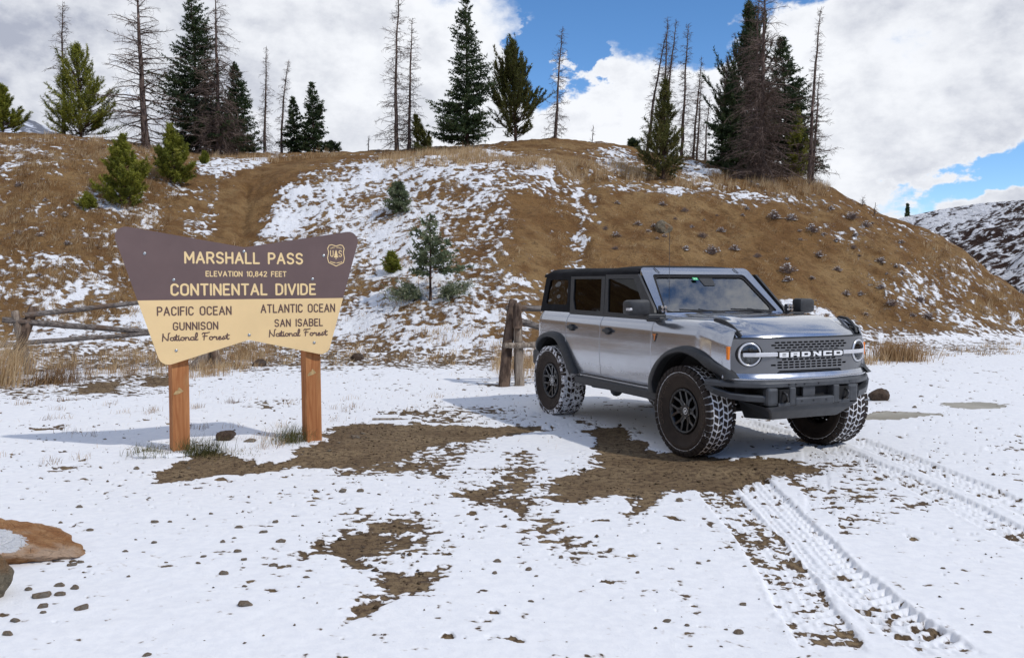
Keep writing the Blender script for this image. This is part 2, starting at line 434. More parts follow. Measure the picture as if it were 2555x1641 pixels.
STONES = [(-3.24, 6.49, 0.062), (-3.16, 6.06, 0.042), (-2.97, 5.72, 0.047), (-2.86, 5.87, 0.056), (-2.62, 5.15, 0.063), (-2.60, 5.20, 0.053), (-2.50, 5.11, 0.038), (-2.69, 5.42, 0.037), (-2.52, 4.80, 0.069), (-2.41, 4.75, 0.065), (-2.65, 4.73, 0.053), (-2.43, 4.47, 0.056), (-2.22, 4.45, 0.091), (-2.39, 4.39, 0.037), (-2.47, 4.28, 0.063), (-2.41, 4.11, 0.055), (-2.42, 5.41, 0.043), (-2.20, 4.95, 0.033), (-2.46, 5.66, 0.026), (-2.31, 5.59, 0.041), (-2.51, 6.09, 0.060), (-2.41, 6.10, 0.040), (-2.19, 6.31, 0.041), (-1.87, 5.94, 0.057), (-1.83, 5.70, 0.036), (-1.88, 5.62, 0.047), (-1.89, 5.30, 0.041), (-1.88, 5.18, 0.037), (-2.08, 5.20, 0.027), (-1.67, 5.00, 0.058), (-1.48, 4.78, 0.034), (-1.39, 4.49, 0.075), (-1.65, 3.88, 0.046), (-2.26, 6.16, 0.032), (-2.83, 6.77, 0.031), (-2.43, 4.64, 0.070), (-2.52, 4.63, 0.116), (-1.66, 6.07, 0.054), (-1.67, 5.82, 0.069), (-1.50, 5.61, 0.066), (-1.88, 5.94, 0.053), (-1.88, 5.62, 0.045), (-1.89, 5.30, 0.038), (-1.71, 5.40, 0.059), (-1.63, 5.26, 0.047), (-1.67, 5.00, 0.055), (-1.48, 4.78, 0.033), (-1.42, 5.14, 0.051), (-1.17, 4.92, 0.043), (-0.57, 5.21, 0.030), (-1.36, 6.97, 0.095), (-1.22, 6.99, 0.074), (-0.81, 7.72, 0.074), (-0.08, 7.13, 0.054), (-1.18, 5.75, 0.039), (-1.03, 5.84, 0.051), (-0.09, 5.21, 0.055), (-0.10, 5.00, 0.043), (-0.70, 5.37, 0.036), (-1.39, 4.49, 0.076), (-0.73, 10.95, 0.094), (-1.21, 10.42, 0.090), (-1.05, 6.87, 0.046), (-1.18, 4.77, 0.019), (-0.70, 7.64, 0.051), (-2.96, 7.95, 0.065), (-1.84, 8.77, 0.077), (-1.84, 9.23, 0.054), (-1.71, 9.56, 0.130), (-1.68, 9.81, 0.076), (-1.25, 9.39, 0.045), (-0.51, 10.27, 0.043), (-1.03, 10.38, 0.050), (-3.39, 7.84, 0.073), (-0.08, 6.35, 0.036), (-0.25, 6.16, 0.035), (-0.36, 6.07, 0.029), (-0.22, 5.84, 0.028), (-1.45, 6.00, 0.029), (1.12, 5.18, 0.036), (1.19, 5.23, 0.029), (1.17, 6.18, 0.033), (0.77, 4.27, 0.050), (0.86, 4.22, 0.029), (1.04, 4.18, 0.025), (1.09, 4.14, 0.057), (0.97, 3.98, 0.023), (0.10, 4.55, 0.033), (1.38, 5.12, 0.030), (0.30, 5.29, 0.045), (0.14, 4.94, 0.028), (0.10, 5.06, 0.048), (1.21, 4.51, 0.044), (0.99, 6.88, 0.037), (0.96, 7.16, 0.034), (0.14, 7.01, 0.037), (-0.08, 7.19, 0.068), (1.29, 6.68, 0.091), (0.95, 5.58, 0.032), (0.73, 5.01, 0.029), (0.94, 4.39, 0.038), (2.54, 5.09, 0.032), (2.54, 5.02, 0.018), (2.29, 4.14, 0.037), (6.01, 12.81, 0.085), (5.40, 11.70, 0.078)]
SHRUBS = [(9.28, 29.24), (9.91, 29.23), (9.33, 28.60), (9.79, 28.79), (10.17, 28.75), (10.54, 28.59), (11.03, 28.44), (11.70, 30.33), (12.09, 30.08), (12.47, 30.51), (11.75, 27.98), (10.02, 27.09), (12.74, 28.27), (12.16, 27.87), (12.25, 27.64), (11.68, 27.39), (11.26, 26.82), (8.38, 26.85), (8.13, 25.96), (8.02, 25.52), (8.90, 26.11), (10.43, 26.25), (11.23, 25.96), (9.87, 25.93), (13.06, 29.57), (11.33, 28.99), (9.63, 27.61), (9.47, 30.16), (8.65, 29.12), (11.10, 30.75), (12.28, 25.81), (11.76, 25.75), (10.14, 25.14), (8.63, 24.94), (9.24, 28.18), (11.08, 28.10), (12.44, 26.69), (13.77, 28.18), (3.41, 28.56), (3.14, 26.38), (4.39, 27.27), (3.89, 27.28), (4.17, 26.88), (5.18, 27.99), (6.20, 28.48), (6.68, 28.78), (6.65, 28.07), (5.86, 27.14), (4.60, 26.63), (4.36, 26.39), (5.13, 25.89), (5.97, 26.23), (2.97, 25.29), (5.60, 28.58), (4.92, 28.76), (7.86, 29.47), (7.57, 28.96), (8.66, 29.12), (6.76, 26.78), (7.43, 26.63), (2.83, 26.72), (5.65, 27.68), (-13.95, 24.88), (-14.05, 24.61), (-13.31, 24.82), (-12.46, 24.65), (-14.07, 26.62), (-15.19, 27.24), (-13.21, 26.05), (-11.94, 23.60), (-11.72, 25.01), (-12.35, 22.98), (-11.45, 23.11)]
GRASS = [
    ('tall_left', 0.62, 260, [(-11.57, 19.78), (-11.11, 19.9), (-9.14, 16.64), (-9.13, 15.57)]),
    ('fence_foot', 0.26, 60, [(-10.72, 19.29), (-10.12, 19.58), (-8.79, 20.05), (-7.52, 19.79), (-6.07, 15.94), (-7.62, 15.6), (-8.87, 15.93)]),
    ('behind_sign', 0.26, 110, [(-7.76, 20.69), (-5.81, 21.32), (-5.02, 18.4), (-4.99, 15.97), (-5.74, 15.27)]),
    ('brow', 0.34, 60, [(-5.06, 32.84), (-3.39, 35.29), (-0.29, 32.12), (1.52, 31.09), (4.79, 32.94), (4.47, 30.72), (2.19, 30.03), (0.02, 30.26), (-2.18, 30.36), (-4.5, 31.17)]),
    ('brow2', 0.36, 80, [(4.54, 31.22), (7.77, 32.09), (10.35, 32.9), (136.32, 375.52), (11.33, 31.62), (9.02, 31.05), (5.91, 30.5), (4.44, 30.51)]),
    ('crestL', 0.3, 34, [(-18.97, 32.82), (-17.41, 33.47), (-14.61, 35.69), (-12.74, 36.72), (-7.15, 37.14), (-6.79, 35.28), (-12.14, 34.99), (-14.22, 32.8), (-16.92, 31.94), (-17.89, 30.95)]),
    ('slopeL', 0.2, 95, [(-17.89, 30.95), (-14.9, 32.56), (-11.89, 31.61), (-10.6, 28.12), (-10.45, 23.94), (-9.39, 21.94), (-11.97, 20.48)]),
    ('slopeM', 0.13, 32, [(-10.95, 25.69), (-8.45, 27.27), (-5.62, 29.09), (-1.38, 28.91), (0.01, 28.04), (0.44, 22.01), (0.36, 17.78), (-8.54, 19.47)]),
    ('apron', 0.16, 18, [(-8.98, 20.49), (-3.6, 21.14), (0.39, 19.67), (0.43, 17.2), (-2.98, 17.47), (-7.33, 16.69)]),
    ('postmid', 0.4, 120, [(-0.43, 17.77), (0.45, 18.25), (0.44, 14.89), (-0.36, 15.23)]),
    ('toeR', 0.14, 16, [(9.42, 23.23), (10.98, 22.47), (14.16, 24.2), (11.79, 20.13), (8.03, 19.56)]),
    ('ridgeR', 0.32, 42, [(14.54, 30.58), (15.47, 29.75), (16.16, 29.14), (16.66, 28.54), (15.75, 26.95), (14.48, 27.01), (13.63, 28.02), (13.6, 29.46)]),
    ('faceR', 0.12, 26, [(0.7, 28.18), (7.22, 29.79), (11.29, 31.06), (14.36, 29.57), (13.79, 25.68), (7.62, 24.04), (1.14, 23.15)]),
    ('underclump', 0.34, 60, [(7.38, 33.88), (11.5, 33.95), (11.64, 32.05), (10.37, 31.48), (7.41, 31.9)]),
]
FENCE_L = [('post', (-9.073, 15.6, 0.305), (-8.676, 15.9, 1.265), 0.1), ('post', (-8.783, 16.0, 0.23), (-8.898, 15.7, 1.194), 0.085), ('rail', (-8.752, 15.75, 1.115), (-6.135, 17.3, 1.446), 0.052), ('rail', (-9.074, 15.6, 1.037), (-6.486, 17.3, 0.679), 0.062), ('rail', (-9.46, 15.4, 0.572), (-6.182, 17.4, 0.783), 0.05), ('post', (-6.466, 17.2, -0.166), (-6.055, 17.5, 0.35), 0.13), ('post', (-5.808, 17.5, -0.164), (-6.134, 17.3, 1.462), 0.09)]
FENCE_M = [('post', (-0.166, 14.2, 0.172), (0.007, 14.6, 1.406), 0.105), ('post', (0.127, 14.35, -0.055), (0.105, 14.4, 1.046), 0.092), ('post', (0.091, 14.32, 0.958), (0.091, 14.3, 1.364), 0.085), ('rail', (-0.099, 14.55, 1.273), (2.228, 15.2, 1.254), 0.055), ('rail', (0.043, 14.5, 1.091), (2.398, 15.3, 0.407), 0.06), ('rail', (-0.124, 14.2, 0.68), (2.203, 15.0, 0.689), 0.052)]
PUDDLES = [[(4.38, 11.1), (4.79, 11.35), (5.46, 11.31), (5.44, 11.15), (4.95, 10.85), (4.31, 10.71), (4.15, 10.77)], [(6.15, 12.24), (6.61, 12.27), (6.82, 11.99), (6.45, 11.75), (5.98, 11.72), (5.93, 11.98)]]
TUFTS = [(-6.47, 12.48), (-6.73, 12.03), (-6.04, 11.56), (-5.06, 11.30), (-4.67, 11.24), (-5.55, 12.03), (-4.61, 9.59), (-4.30, 8.06), (-4.11, 8.30), (-4.91, 8.34), (-7.40, 13.96), (-8.04, 13.95), (-7.51, 14.45), (-3.92, 12.19), (-4.23, 11.70), (-3.61, 10.07), (-5.58, 10.82), (-5.71, 10.72), (-4.93, 9.77), (-3.95, 12.27), (-4.23, 11.70), (-2.32, 11.61), (-2.32, 12.62), (-2.10, 11.77), (-2.17, 11.39), (-2.69, 10.14), (-2.53, 8.81), (-3.22, 10.14), (-4.73, 11.41), (-2.12, 10.58), (-1.33, 11.46), (-1.10, 12.81), (-3.10, 12.11), (-2.40, 8.94), (9.51, 19.52), (10.20, 20.35), (7.86, 18.29), (12.43, 22.80)]
STICK = ((-1.71, 10.68), (-1.28, 10.71))
# ------------------------------------------------------------------ the lie of the land
# by bearing from where the path meets the lot: foot, brow and crest of the cut bank
_TX = np.array([-1500, -300, 0, 120, 280, 430, 600, 800, 1000, 1180, 1300, 1440, 1560, 1700, 1850, 1948, 2005, 2100, 2176, 2258, 2322, 2398, 2700.])
_CR = np.array([280, 310, 318, 320, 334, 360, 364, 358, 352, 336, 324, 340, 365, 385, 408, 448, 477, 512, 540, 591, 642, 699, 740.])
_BR = np.array([330, 340, 350, 352, 362, 400, 400, 388, 385, 385, 392, 415, 425, 440, 446, 452, 481, 516, 544, 595, 646, 703, 742.])
_TO = np.array([860, 850, 840, 838, 832, 826, 822, 828, 836, 842, 840, 834, 828, 822, 816, 812, 810, 806, 803, 800, 796, 792, 780.])
_LL = np.array([6, 6, 6, 6, 7, 8, 9, 9, 9, 9, 9, 9, 9, 9, 6, 2.2, 1.6, 1.5, 1.5, 1.5, 1.5, 1.5, 1.5])


def _el(yd, xd):
    a = (xd * 1.0655 - 1277.5) / 2189.0; b = (820.5 - yd * 1.0655) / 2189.0
    c, s = math.cos(0.05239), math.sin(0.05239)
    fwd = c + b * s
    return (b * c - s) / np.hypot(a, fwd), np.arctan2(a, fwd)


_EC, _TH = _el(_CR, _TX)
_EB, _ = _el(_BR, _TX)
_ET, _ = _el(_TO, _TX)
_S1 = 0.53
_D0 = -CAM_H / _ET
_D1 = (CAM_H + _S1 * _D0) / (_S1 - _EB)
_D2 = _D1 + _LL


def smin(a, b, k):
    h = np.clip(0.5 + 0.5 * (b - a) / k, 0, 1)
    return b + (a - b) * h - k * h * (1 - h)


def land(x, y, fine=True):
    """ground height without snow"""
    x = np.asarray(x, float); y = np.asarray(y, float)
    r = np.hypot(x, y); th = np.arctan2(x, y)
    D0 = np.interp(th, _TH, _D0); D1 = np.interp(th, _TH, _D1); D2 = np.interp(th, _TH, _D2)
    eb = np.interp(th, _TH, _EB); ec = np.interp(th, _TH, _EC)
    wob = fbm(x / 6, y / 6, 3, 40) * 0.8
    D0 = D0 + wob * 0.8
    zb = CAM_H + eb * D1; zc = CAM_H + ec * D2
    t = (r - D0)
    k = 0.9
    z1 = _S1 * k * np.logaddexp(0, t / k)
    z2 = zb + (zc - zb) / (D2 - D1) * np.maximum(r - D1, -2.5)
    z3 = zc - 0.16 * (r - D2)
    z = smin(smin(z1, z2 + 0.12, 0.55), z3 + 0.12, 0.5)
    # slopes closing off the view behind the lot and to the sides
    back = smoothstep(1.0, 1.5, np.abs(th)) * smoothstep(24, 60, r) * 13.0
    fade = smoothstep(0.75, 1.15, np.abs(th))
    z = z * (1 - fade) + back
    far = smoothstep(55, 90, r)
    z = z * (1 - far) + far * np.where(back > 0, back, -2.0 + 0 * z)
    hill = smoothstep(0.05, 0.9, z)
    if fine:
        z = z + hill * (fbm(x / 3.0, y / 3.0, 4, 3) * 0.22 + fbm(x / 0.8, y / 0.8, 3, 9) * 0.10 + fbm(x / 0.24, y / 0.24, 2, 12) * 0.022)
        # rills down the bare right-hand face
        rt = smoothstep(0.10, 0.2, th) * hill
        u = (x * 0.75 + y * 0.66); v = (-x * 0.66 + y * 0.75)
        z = z + rt * (fbm(u / 0.55, v / 6.0, 3, 21) * 0.11 + fbm(u / 0.17, v / 3.0, 2, 23) * 0.03)
        # two worn gullies down the middle and the dirt-bike track on the left
        for (x0, y0, x1, y1, wd, dp) in GULLIES:
            dx, dy = x1 - x0, y1 - y0; L2 = dx * dx + dy * dy
            s = np.clip(((x - x0) * dx + (y - y0) * dy) / L2, 0, 1)
            dist = np.hypot(x - x0 - s * dx, y - y0 - s * dy) + fbm(x / 1.2, y / 1.2, 2, 31) * wd * 0.6
            z = z - dp * np.exp(-(dist / wd) ** 2)
        z = z + (1 - hill) * (fbm(x / 4, y / 4, 2, 5) * 0.03) * smoothstep(10, 16, r)
        z = z + (1 - hill) * fbm(x / 0.9, y / 0.9, 3, 6) * 0.006
    return z
# ------------------------------------------------------------------ snow, bare earth and wheel tracks
def sd_poly(px, py, P):
    """signed distance, negative inside"""
    d = np.full(px.shape, 1e9); ins = np.zeros(px.shape, bool)
    n = len(P)
    for i in range(n):
        ax, ay = P[i]; bx, by = P[(i + 1) % n]
        ex, ey = bx - ax, by - ay
        wx, wy = px - ax, py - ay
        t = np.clip((wx * ex + wy * ey) / max(1e-9, ex * ex + ey * ey), 0, 1)
        d = np.minimum(d, np.hypot(wx - t * ex, wy - t * ey))
        c = ((ay <= py) != (by <= py)) & (px < (bx - ax) * (py - ay) / ((by - ay) if by != ay else 1e-9) + ax)
        ins ^= c
    return np.where(ins, -d, d)


def track_uv(px, py, P):
    """along / across coordinates of a polyline"""
    best = np.full(px.shape, 1e9); U = np.zeros(px.shape); V = np.zeros(px.shape)
    s0 = 0.0
    for i in range(len(P) - 1):
        a = np.array(P[i]); b = np.array(P[i + 1]); e = b - a; L = float(np.hypot(*e)); e = e / L
        wx, wy = px - a[0], py - a[1]
        t = wx * e[0] + wy * e[1]
        tc_ = np.clip(t, 0, L)
        v = -wx * e[1] + wy * e[0]
        d = np.hypot(wx - tc_ * e[0], wy - tc_ * e[1])
        m = d < best
        best = np.where(m, d, best); U = np.where(m, s0 + tc_, U); V = np.where(m, np.sign(v) * d, V)
        s0 += L
    return U, V, best, s0


FOOTPRINTS = [(4.05, 5.62, 0.5), (4.55, 7.2, 0.3), (4.15, 6.55, 0.4), (3.55, 5.0, 0.5), (4.9, 8.8, 0.2), (4.75, 8.1, 0.2)]


def surface(x, y):
    """height with snow, and the attributes that drive the ground material"""
    z = land(x, y)
    r = np.hypot(x, y)
    hill = smoothstep(0.03, 0.5, z)
    wx = x + fbm(x / 0.5, y / 0.5, 3, 60) * 0.16 * (1 + hill * 2.5)
    wy = y + fbm(x / 0.5, y / 0.5, 3, 70) * 0.16 * (1 + hill * 2.5)
    B = np.where(hill > 0.5, -0.62, 0.82) * 1.0
    B = 0.82 * (1 - hill) - 0.50 * hill
    front = smoothstep(0, -0.8, y) * 0
    B = B + front
    dirt = np.zeros_like(x)
    for kind, b, soft, P in PATCHES:
        Pa = np.array(P); m0 = Pa.min(0) - soft * 2; m1 = Pa.max(0) + soft * 2
        idx = np.nonzero((wx > m0[0]) & (wx < m1[0]) & (wy > m0[1]) & (wy < m1[1]))[0]
        if not len(idx): continue
        d = sd_poly(wx[idx], wy[idx], P)
        k = smoothstep(soft, -soft, d)
        if kind == 'hill':
            B[idx] = B[idx] * (1 - k) + b * k
        else:
            k = smoothstep(soft * 0.6 + 0.09, -soft * 0.6 - 0.16, d)
            B[idx] = B[idx] + b * k * (1.15 if b < -1.5 else 1)
            if b < -1: dirt[idx] = np.maximum(dirt[idx], k)
    flat = 1 - hill
    # lumpy melt: streaky clumps on the bank, pebbly holes on the lot
    n_f = fbm(x / 0.55, y / 0.55, 3, 80) * 0.42 + fbm(x / 0.11, y / 0.085, 3, 90) * 0.78 + fbm(x / 0.035, y / 0.035, 2, 95) * 0.25 * smoothstep(14, 9, r)
    hu = x * 0.96 + y * 0.28; hv = -x * 0.28 + y * 0.96
    n_h = fbm(hu / 1.7, hv / 1.2, 3, 100) * 0.8 + fbm(hu / 0.55, hv / 0.36, 3, 110) * 0.65 + fbm(hu / 0.19, hv / 0.15, 3, 115) * 1.10
    hol = fbm(x / 0.21, y / 0.16, 3, 120) + 0.22 * fbm(x / 1.6, y / 1.6, 2, 121)
    clean = smoothstep(0.2, -1.2, x) * smoothstep(6.6, 5.6, y) + smoothstep(0.3, 0.9, x) * smoothstep(5.8, 5.2, y)
    B = B - flat * 1.7 * smoothstep(0.39, 0.60, hol - 0.16 * clean)
    hol2 = fbm(x / 0.07, y / 0.05, 2, 125)
    B = B - flat * 1.3 * smoothstep(0.46, 0.62, hol2 - 0.12 * clean) * smoothstep(3, 6, r)
    apron = smoothstep(13, 19, r) * flat * smoothstep(0.6, 0.1, np.arctan2(x, y))
    B = B - apron * 0.34
    Bg = B
    cov = B + flat * n_f * 1.7 + hill * n_h * 1.1
    cs = Bg + flat * fbm(x / 0.55, y / 0.55, 3, 80) * 0.9 + hill * n_h * 1.1
    crumb = flat * smoothstep(-0.35, 0.45, (cs + cov) * 0.5) + hill * smoothstep(-0.02, 0.30, cov)
    thick = flat * 0.017 + hill * 0.03
    soft_ = fbm(x / 0.35, y / 0.25, 3, 130) * 0.006 * flat
    zz = z + crumb * (thick + soft_)
    zz = zz + (1 - crumb) * (fbm(x / 0.06, y / 0.06, 3, 140) * 0.005 + fbm(x / 0.3, y / 0.3, 2, 141) * 0.008)
    press = np.zeros_like(x)
    for name, w, P in TRACKS:
        Pa = np.array(P); m0 = Pa.min(0) - 0.5; m1 = Pa.max(0) + 0.5
        idx = np.nonzero((x > m0[0]) & (x < m1[0]) & (y > m0[1]) & (y < m1[1]))[0]
        if not len(idx): continue
        U, V, D, L = track_uv(x[idx], y[idx], P)
        hw = w / 2
        V = V + fbm(U / 0.5, U * 0, 2, 151) * 0.02
        e = np.minimum(1, np.maximum(0, np.minimum(U, L - U) / 0.25))
        inside = smoothstep(hw + 0.012, hw - 0.012, np.abs(V)) * e
        lip = np.exp(-((np.abs(V) - hw - 0.025) / 0.022) ** 2) * e
        av = np.abs(V)
        saw = (U / 0.095 + av * 5.5 * np.where(V > 0, 1, 0.8)) % 1.0
        blocks = smoothstep(0.0, 0.12, saw) * smoothstep(0.72, 0.60, saw)
        rib = smoothstep(0.012, 0.022, np.abs(av - 0.055)) * smoothstep(0.006, 0.014, av) * smoothstep(0.0, 0.01, np.abs(av - 0.105))
        pat = blocks * (0.35 + 0.65 * rib)
        strength = {'track_dirty': 0.5, 'track_tread': 1.5, 'track_far': 1.2, 'track_mid': 1.2, 'track_faint': 0.35}[name]
        rough_ = fbm(x[idx] / 0.05, y[idx] / 0.05, 3, 155)
        zz[idx] += -inside * (0.012 + pat * 0.017 * strength) * (0.5 if name == 'track_faint' else 1) + lip * (0.003 + 0.012 * rough_) * (0.2 if name == 'track_faint' else 1)
        if name == 'track_dirty':
            zz[idx] += inside * rough_ * 0.008
            cov[idx] -= inside * (0.62 + 0.45 * fbm(U / 0.35, V / 0.2, 2, 156)) - inside * 1.05 * fbm(x[idx] / 0.050, y[idx] / 0.026, 3, 157)
        elif name == 'track_faint':
            cov[idx] -= inside * 0.1
        else:
            cov[idx] -= inside * 0.62 * (0.6 + 0.6 * fbm(U / 0.5, V / 0.15, 2, 158)) * (0.6 + 0.6 * pat)
        press[idx] = np.maximum(press[idx], inside)
    for fx, fy, a in FOOTPRINTS:
        q = ((x - fx) * math.cos(a) + (y - fy) * math.sin(a)) / 0.13; p = (-(x - fx) * math.sin(a) + (y - fy) * math.cos(a)) / 0.07
        rr = np.hypot(q, p)
        zz = zz - 0.012 * smoothstep(1.0, 0.8, rr) + 0.010 * np.exp(-((rr - 1.15) / 0.16) ** 2)
        zz = zz + smoothstep(1.2, .9, rr) * fbm(x / 0.04, y / 0.04, 2, 159) * 0.008
    for P in PUDDLES:
        Pa = np.array(P); m0 = Pa.min(0) - 0.8; m1 = Pa.max(0) + 0.8
        idx = np.nonzero((x > m0[0]) & (x < m1[0]) & (y > m0[1]) & (y < m1[1]))[0]
        if not len(idx): continue
        d = sd_poly(x[idx], y[idx], P) + fbm(x[idx] / 0.5, y[idx] / 0.5, 4, 170) * 0.30 + fbm(x[idx] / 0.08, y[idx] / 0.12, 2, 171) * 0.12
        k = smoothstep(0.06, -0.06, d)
        zz[idx] = zz[idx] * (1 - k) + k * (land(Pa[:, 0], Pa[:, 1]).mean() + 0.004)
        dirt[idx] = dirt[idx] * (1 - k) - k
        cov[idx] = cov[idx] * (1 - k) + k * -1.0
    return zz, cov, hill, dirt


def build_terrain():
    # fine fan in front of the camera, coarse ring elsewhere: rows follow distance so detail stays even
    rs = [3.3]
    while rs[-1] < 46:
        r = rs[-1]
        rs.append(r + max(0.0105, min(r * r / 1400.0, 0.085 + 0.001 * max(0, r - 20))))
    while rs[-1] < 420:
        rs.append(rs[-1] * 1.05)
    rs = np.array(rs)
    thf = np.linspace(-0.60, 0.60, 840)
    R, T = np.meshgrid(rs, thf, indexing='ij')
    x = (R * np.sin(T)).ravel(); y = (R * np.cos(T)).ravel()
    z, cov, hill, dirt = surface(x, y)
    nr, nt = R.shape
    i = np.arange(nr * nt).reshape(nr, nt)
    F = np.stack([i[:-1, :-1], i[:-1, 1:], i[1:, 1:], i[1:, :-1]], -1).reshape(-1, 4)[:, ::-1]
    me = np_mesh('ground', np.stack([x, y, z], 1), F, True, dict(cov=cov, hill=hill, dirt=dirt))
    g = link_mesh('ground', me, None, [M_ground]); tag(g, kind='structure')
    # the rest of the ground all round, sharing the fan's edges
    r2 = np.concatenate([[0.0, 0.8, 1.6, 2.4], rs[::6], [900, 2500, 6000]])
    r2 = np.unique(np.append(r2, 3.3))
    t2 = np.concatenate([np.linspace(0.60, 2 * np.pi - 0.60, 260)])
    R, T = np.meshgrid(r2, t2, indexing='ij')
    x = (R * np.sin(T)).ravel(); y = (R * np.cos(T)).ravel()
    z, cov, hill, dirt = surface(x, y)
    nr, nt = R.shape
    i = np.arange(nr * nt).reshape(nr, nt)
    F1 = np.stack([i[:-1, :-1], i[:-1, 1:], i[1:, 1:], i[1:, :-1]], -1).reshape(-1, 4)[:, ::-1]
    V1 = np.stack([x, y, z], 1); c1, h1, d1 = cov, hill, dirt
    r3 = np.array([0.0, 0.8, 1.6, 2.4, 2.9, 3.3]); t3 = np.linspace(-0.60, 0.60, 60)
    R, T = np.meshgrid(r3, t3, indexing='ij')
    x = (R * np.sin(T)).ravel(); y = (R * np.cos(T)).ravel()
    z, cov, hill, dirt = surface(x, y); z[-60:] -= 0.004
    nr, nt = R.shape
    i = np.arange(nr * nt).reshape(nr, nt) + len(V1)
    F2 = np.stack([i[:-1, :-1], i[:-1, 1:], i[1:, 1:], i[1:, :-1]], -1).reshape(-1, 4)[:, ::-1]
    V = np.concatenate([V1, np.stack([x, y, z], 1)])
    me = np_mesh('ground', V, np.concatenate([F1, F2]), True, dict(cov=np.append(c1, cov), hill=np.append(h1, hill), dirt=np.append(d1, dirt)))
    g = link_mesh('ground', me, None, [M_ground]); tag(g, kind='structure')


def ground_mat():
    m = bpy.data.materials.new('snow_and_earth'); m.use_nodes = True
    N = NT(m.node_tree); b = m.node_tree.nodes['Principled BSDF']
    g = N.n('ShaderNodeNewGeometry').outputs['Position']

    def at(nm):
        a = N.n('ShaderNodeAttribute'); a.attribute_name = nm; return a.outputs['Fac']
    cov, hill, dirt = at('cov'), at('hill'), at('dirt')
    fine = N.noise(g, 55.0, 4, 0.6); mid = N.noise(g, 16.0, 4, 0.6); big = N.noise(g, 1.3, 5, 0.6); huge = N.noise(g, 0.28, 4, 0.6)
    c = N.m('ADD', cov, N.m('MULTIPLY', N.m('SUBTRACT', fine, 0.5), 0.42))
    c = N.m('ADD', c, N.m('MULTIPLY', N.m('SUBTRACT', mid, 0.5), 0.30))
    hm = N.noise(N.mapping(g, (0.8, 1.4, 2.0)), 6.5, 5, 0.68)
    c = N.m('ADD', c, N.m('MULTIPLY', N.m('MULTIPLY', N.m('SUBTRACT', hm, 0.5), hill), 2.3))
    snow = N.ss(c, N.m('MULTIPLY', hill, -0.10), N.m('ADD', 0.085, N.m('MULTIPLY', hill, 0.16)))
    thin = N.ss(c, 0.0, 0.30)
    # earth
    e_lot = N.mix(N.ss(big, 0.35, 0.65), (0.155, 0.104, 0.056), (0.245, 0.175, 0.098))
    e_lot = N.mix(N.m('MULTIPLY', N.ss(mid, 0.45, 0.62), 0.8), e_lot, (0.070, 0.042, 0.025))
    e_hill = N.mix(N.ss(huge, 0.38, 0.62), (0.275, 0.152, 0.056), (0.370, 0.232, 0.100))
    e_hill = N.mix(N.ss(big, 0.38, 0.66), e_hill, (0.205, 0.104, 0.036))
    e_hill = N.mix(N.m('MULTIPLY', N.ss(hm, 0.53, 0.68), 0.65), e_hill, (0.095, 0.054, 0.026))
    earth = N.mix(hill, e_lot, e_hill)
    vor = N.n('ShaderNodeTexVoronoi'); N.link(g, vor.inputs['Vector']); vor.inputs['Scale'].default_value = 42.0
    grit = N.ss(vor.outputs['Distance'], 0.32, 0.12)
    gritc = N.mix(vor.outputs['Color'], (0.08, 0.055, 0.035), (0.30, 0.22, 0.14))
    earth = N.mix(N.m('MULTIPLY', grit, 0.45), earth, gritc)
    pud = N.ss(dirt, -0.2, -0.7)
    mott = N.noise(N.mapping(g, (1.0, 1.0, 1.0)), 3.4, 6, 0.72)
    earth = N.mix(N.m('MULTIPLY', N.m('MULTIPLY', N.ss(mott, 0.50, 0.66), hill), 0.42), earth, (0.135, 0.068, 0.026))
    earth = N.mix(N.m('MULTIPLY', N.m('MULTIPLY', N.ss(mott, 0.46, 0.34), hill), 0.40), earth, (0.36, 0.235, 0.110))
    # damp rim where the snow is melting
    wet = N.ss(c, -0.38, -0.02)
    earth = N.mix(N.m('MULTIPLY', wet, N.m('SUBTRACT', 0.55, N.m('MULTIPLY', hill, 0.25))), earth, (0.045, 0.024, 0.013))
    white = N.mix(N.ss(mid, 0.3, 0.7), (0.80, 0.81, 0.835), (0.87, 0.875, 0.885))
    white = N.mix(thin, (0.60, 0.57, 0.55), white)
    slush = N.mix(N.ss(big, 0.35, 0.65), (0.22, 0.195, 0.14), (0.34, 0.315, 0.25))
    N.put(b.inputs['Base Color'], N.mix(pud, N.mix(snow, earth, white), slush))
    N.put(b.inputs['Roughness'], N.mix(pud, N.mix(snow, N.mix(wet, (0.95,) * 3, (0.62,) * 3), (0.75,) * 3), (0.30,) * 3))
    b.inputs['Specular IOR Level'].default_value = 0.25
    h = N.m('ADD', N.m('MULTIPLY', snow, 0.6), N.m('MULTIPLY', N.m('MULTIPLY', fine, N.m('SUBTRACT', 1.25, snow)), 0.9))
    h = N.m('ADD', h, N.m('MULTIPLY', N.m('MULTIPLY', grit, N.m('SUBTRACT', 1.0, snow)), 0.5))
    h = N.m('MULTIPLY', N.m('ADD', h, N.m('MULTIPLY', mid, 0.35)), N.m('SUBTRACT', 1.0, N.m('MULTIPLY', pud, 0.9)))
    coarse = N.m('MULTIPLY', N.m('MULTIPLY', N.m('ADD', hm, N.m('MULTIPLY', mid, 0.5)), hill), N.m('SUBTRACT', 1.0, N.m('MULTIPLY', snow, 0.7)))
    N.link(N.bump(h, 0.75, 0.013, N.bump(coarse, 0.9, 0.16)), b.inputs['Normal'])
    return m


M_ground = ground_mat()
build_terrain()


def zsurf(x, y):
    return float(surface(np.array([float(x)]), np.array([float(y)]))[0][0])
# ------------------------------------------------------------------ far ground: snowy bank across the road, mountain to the left


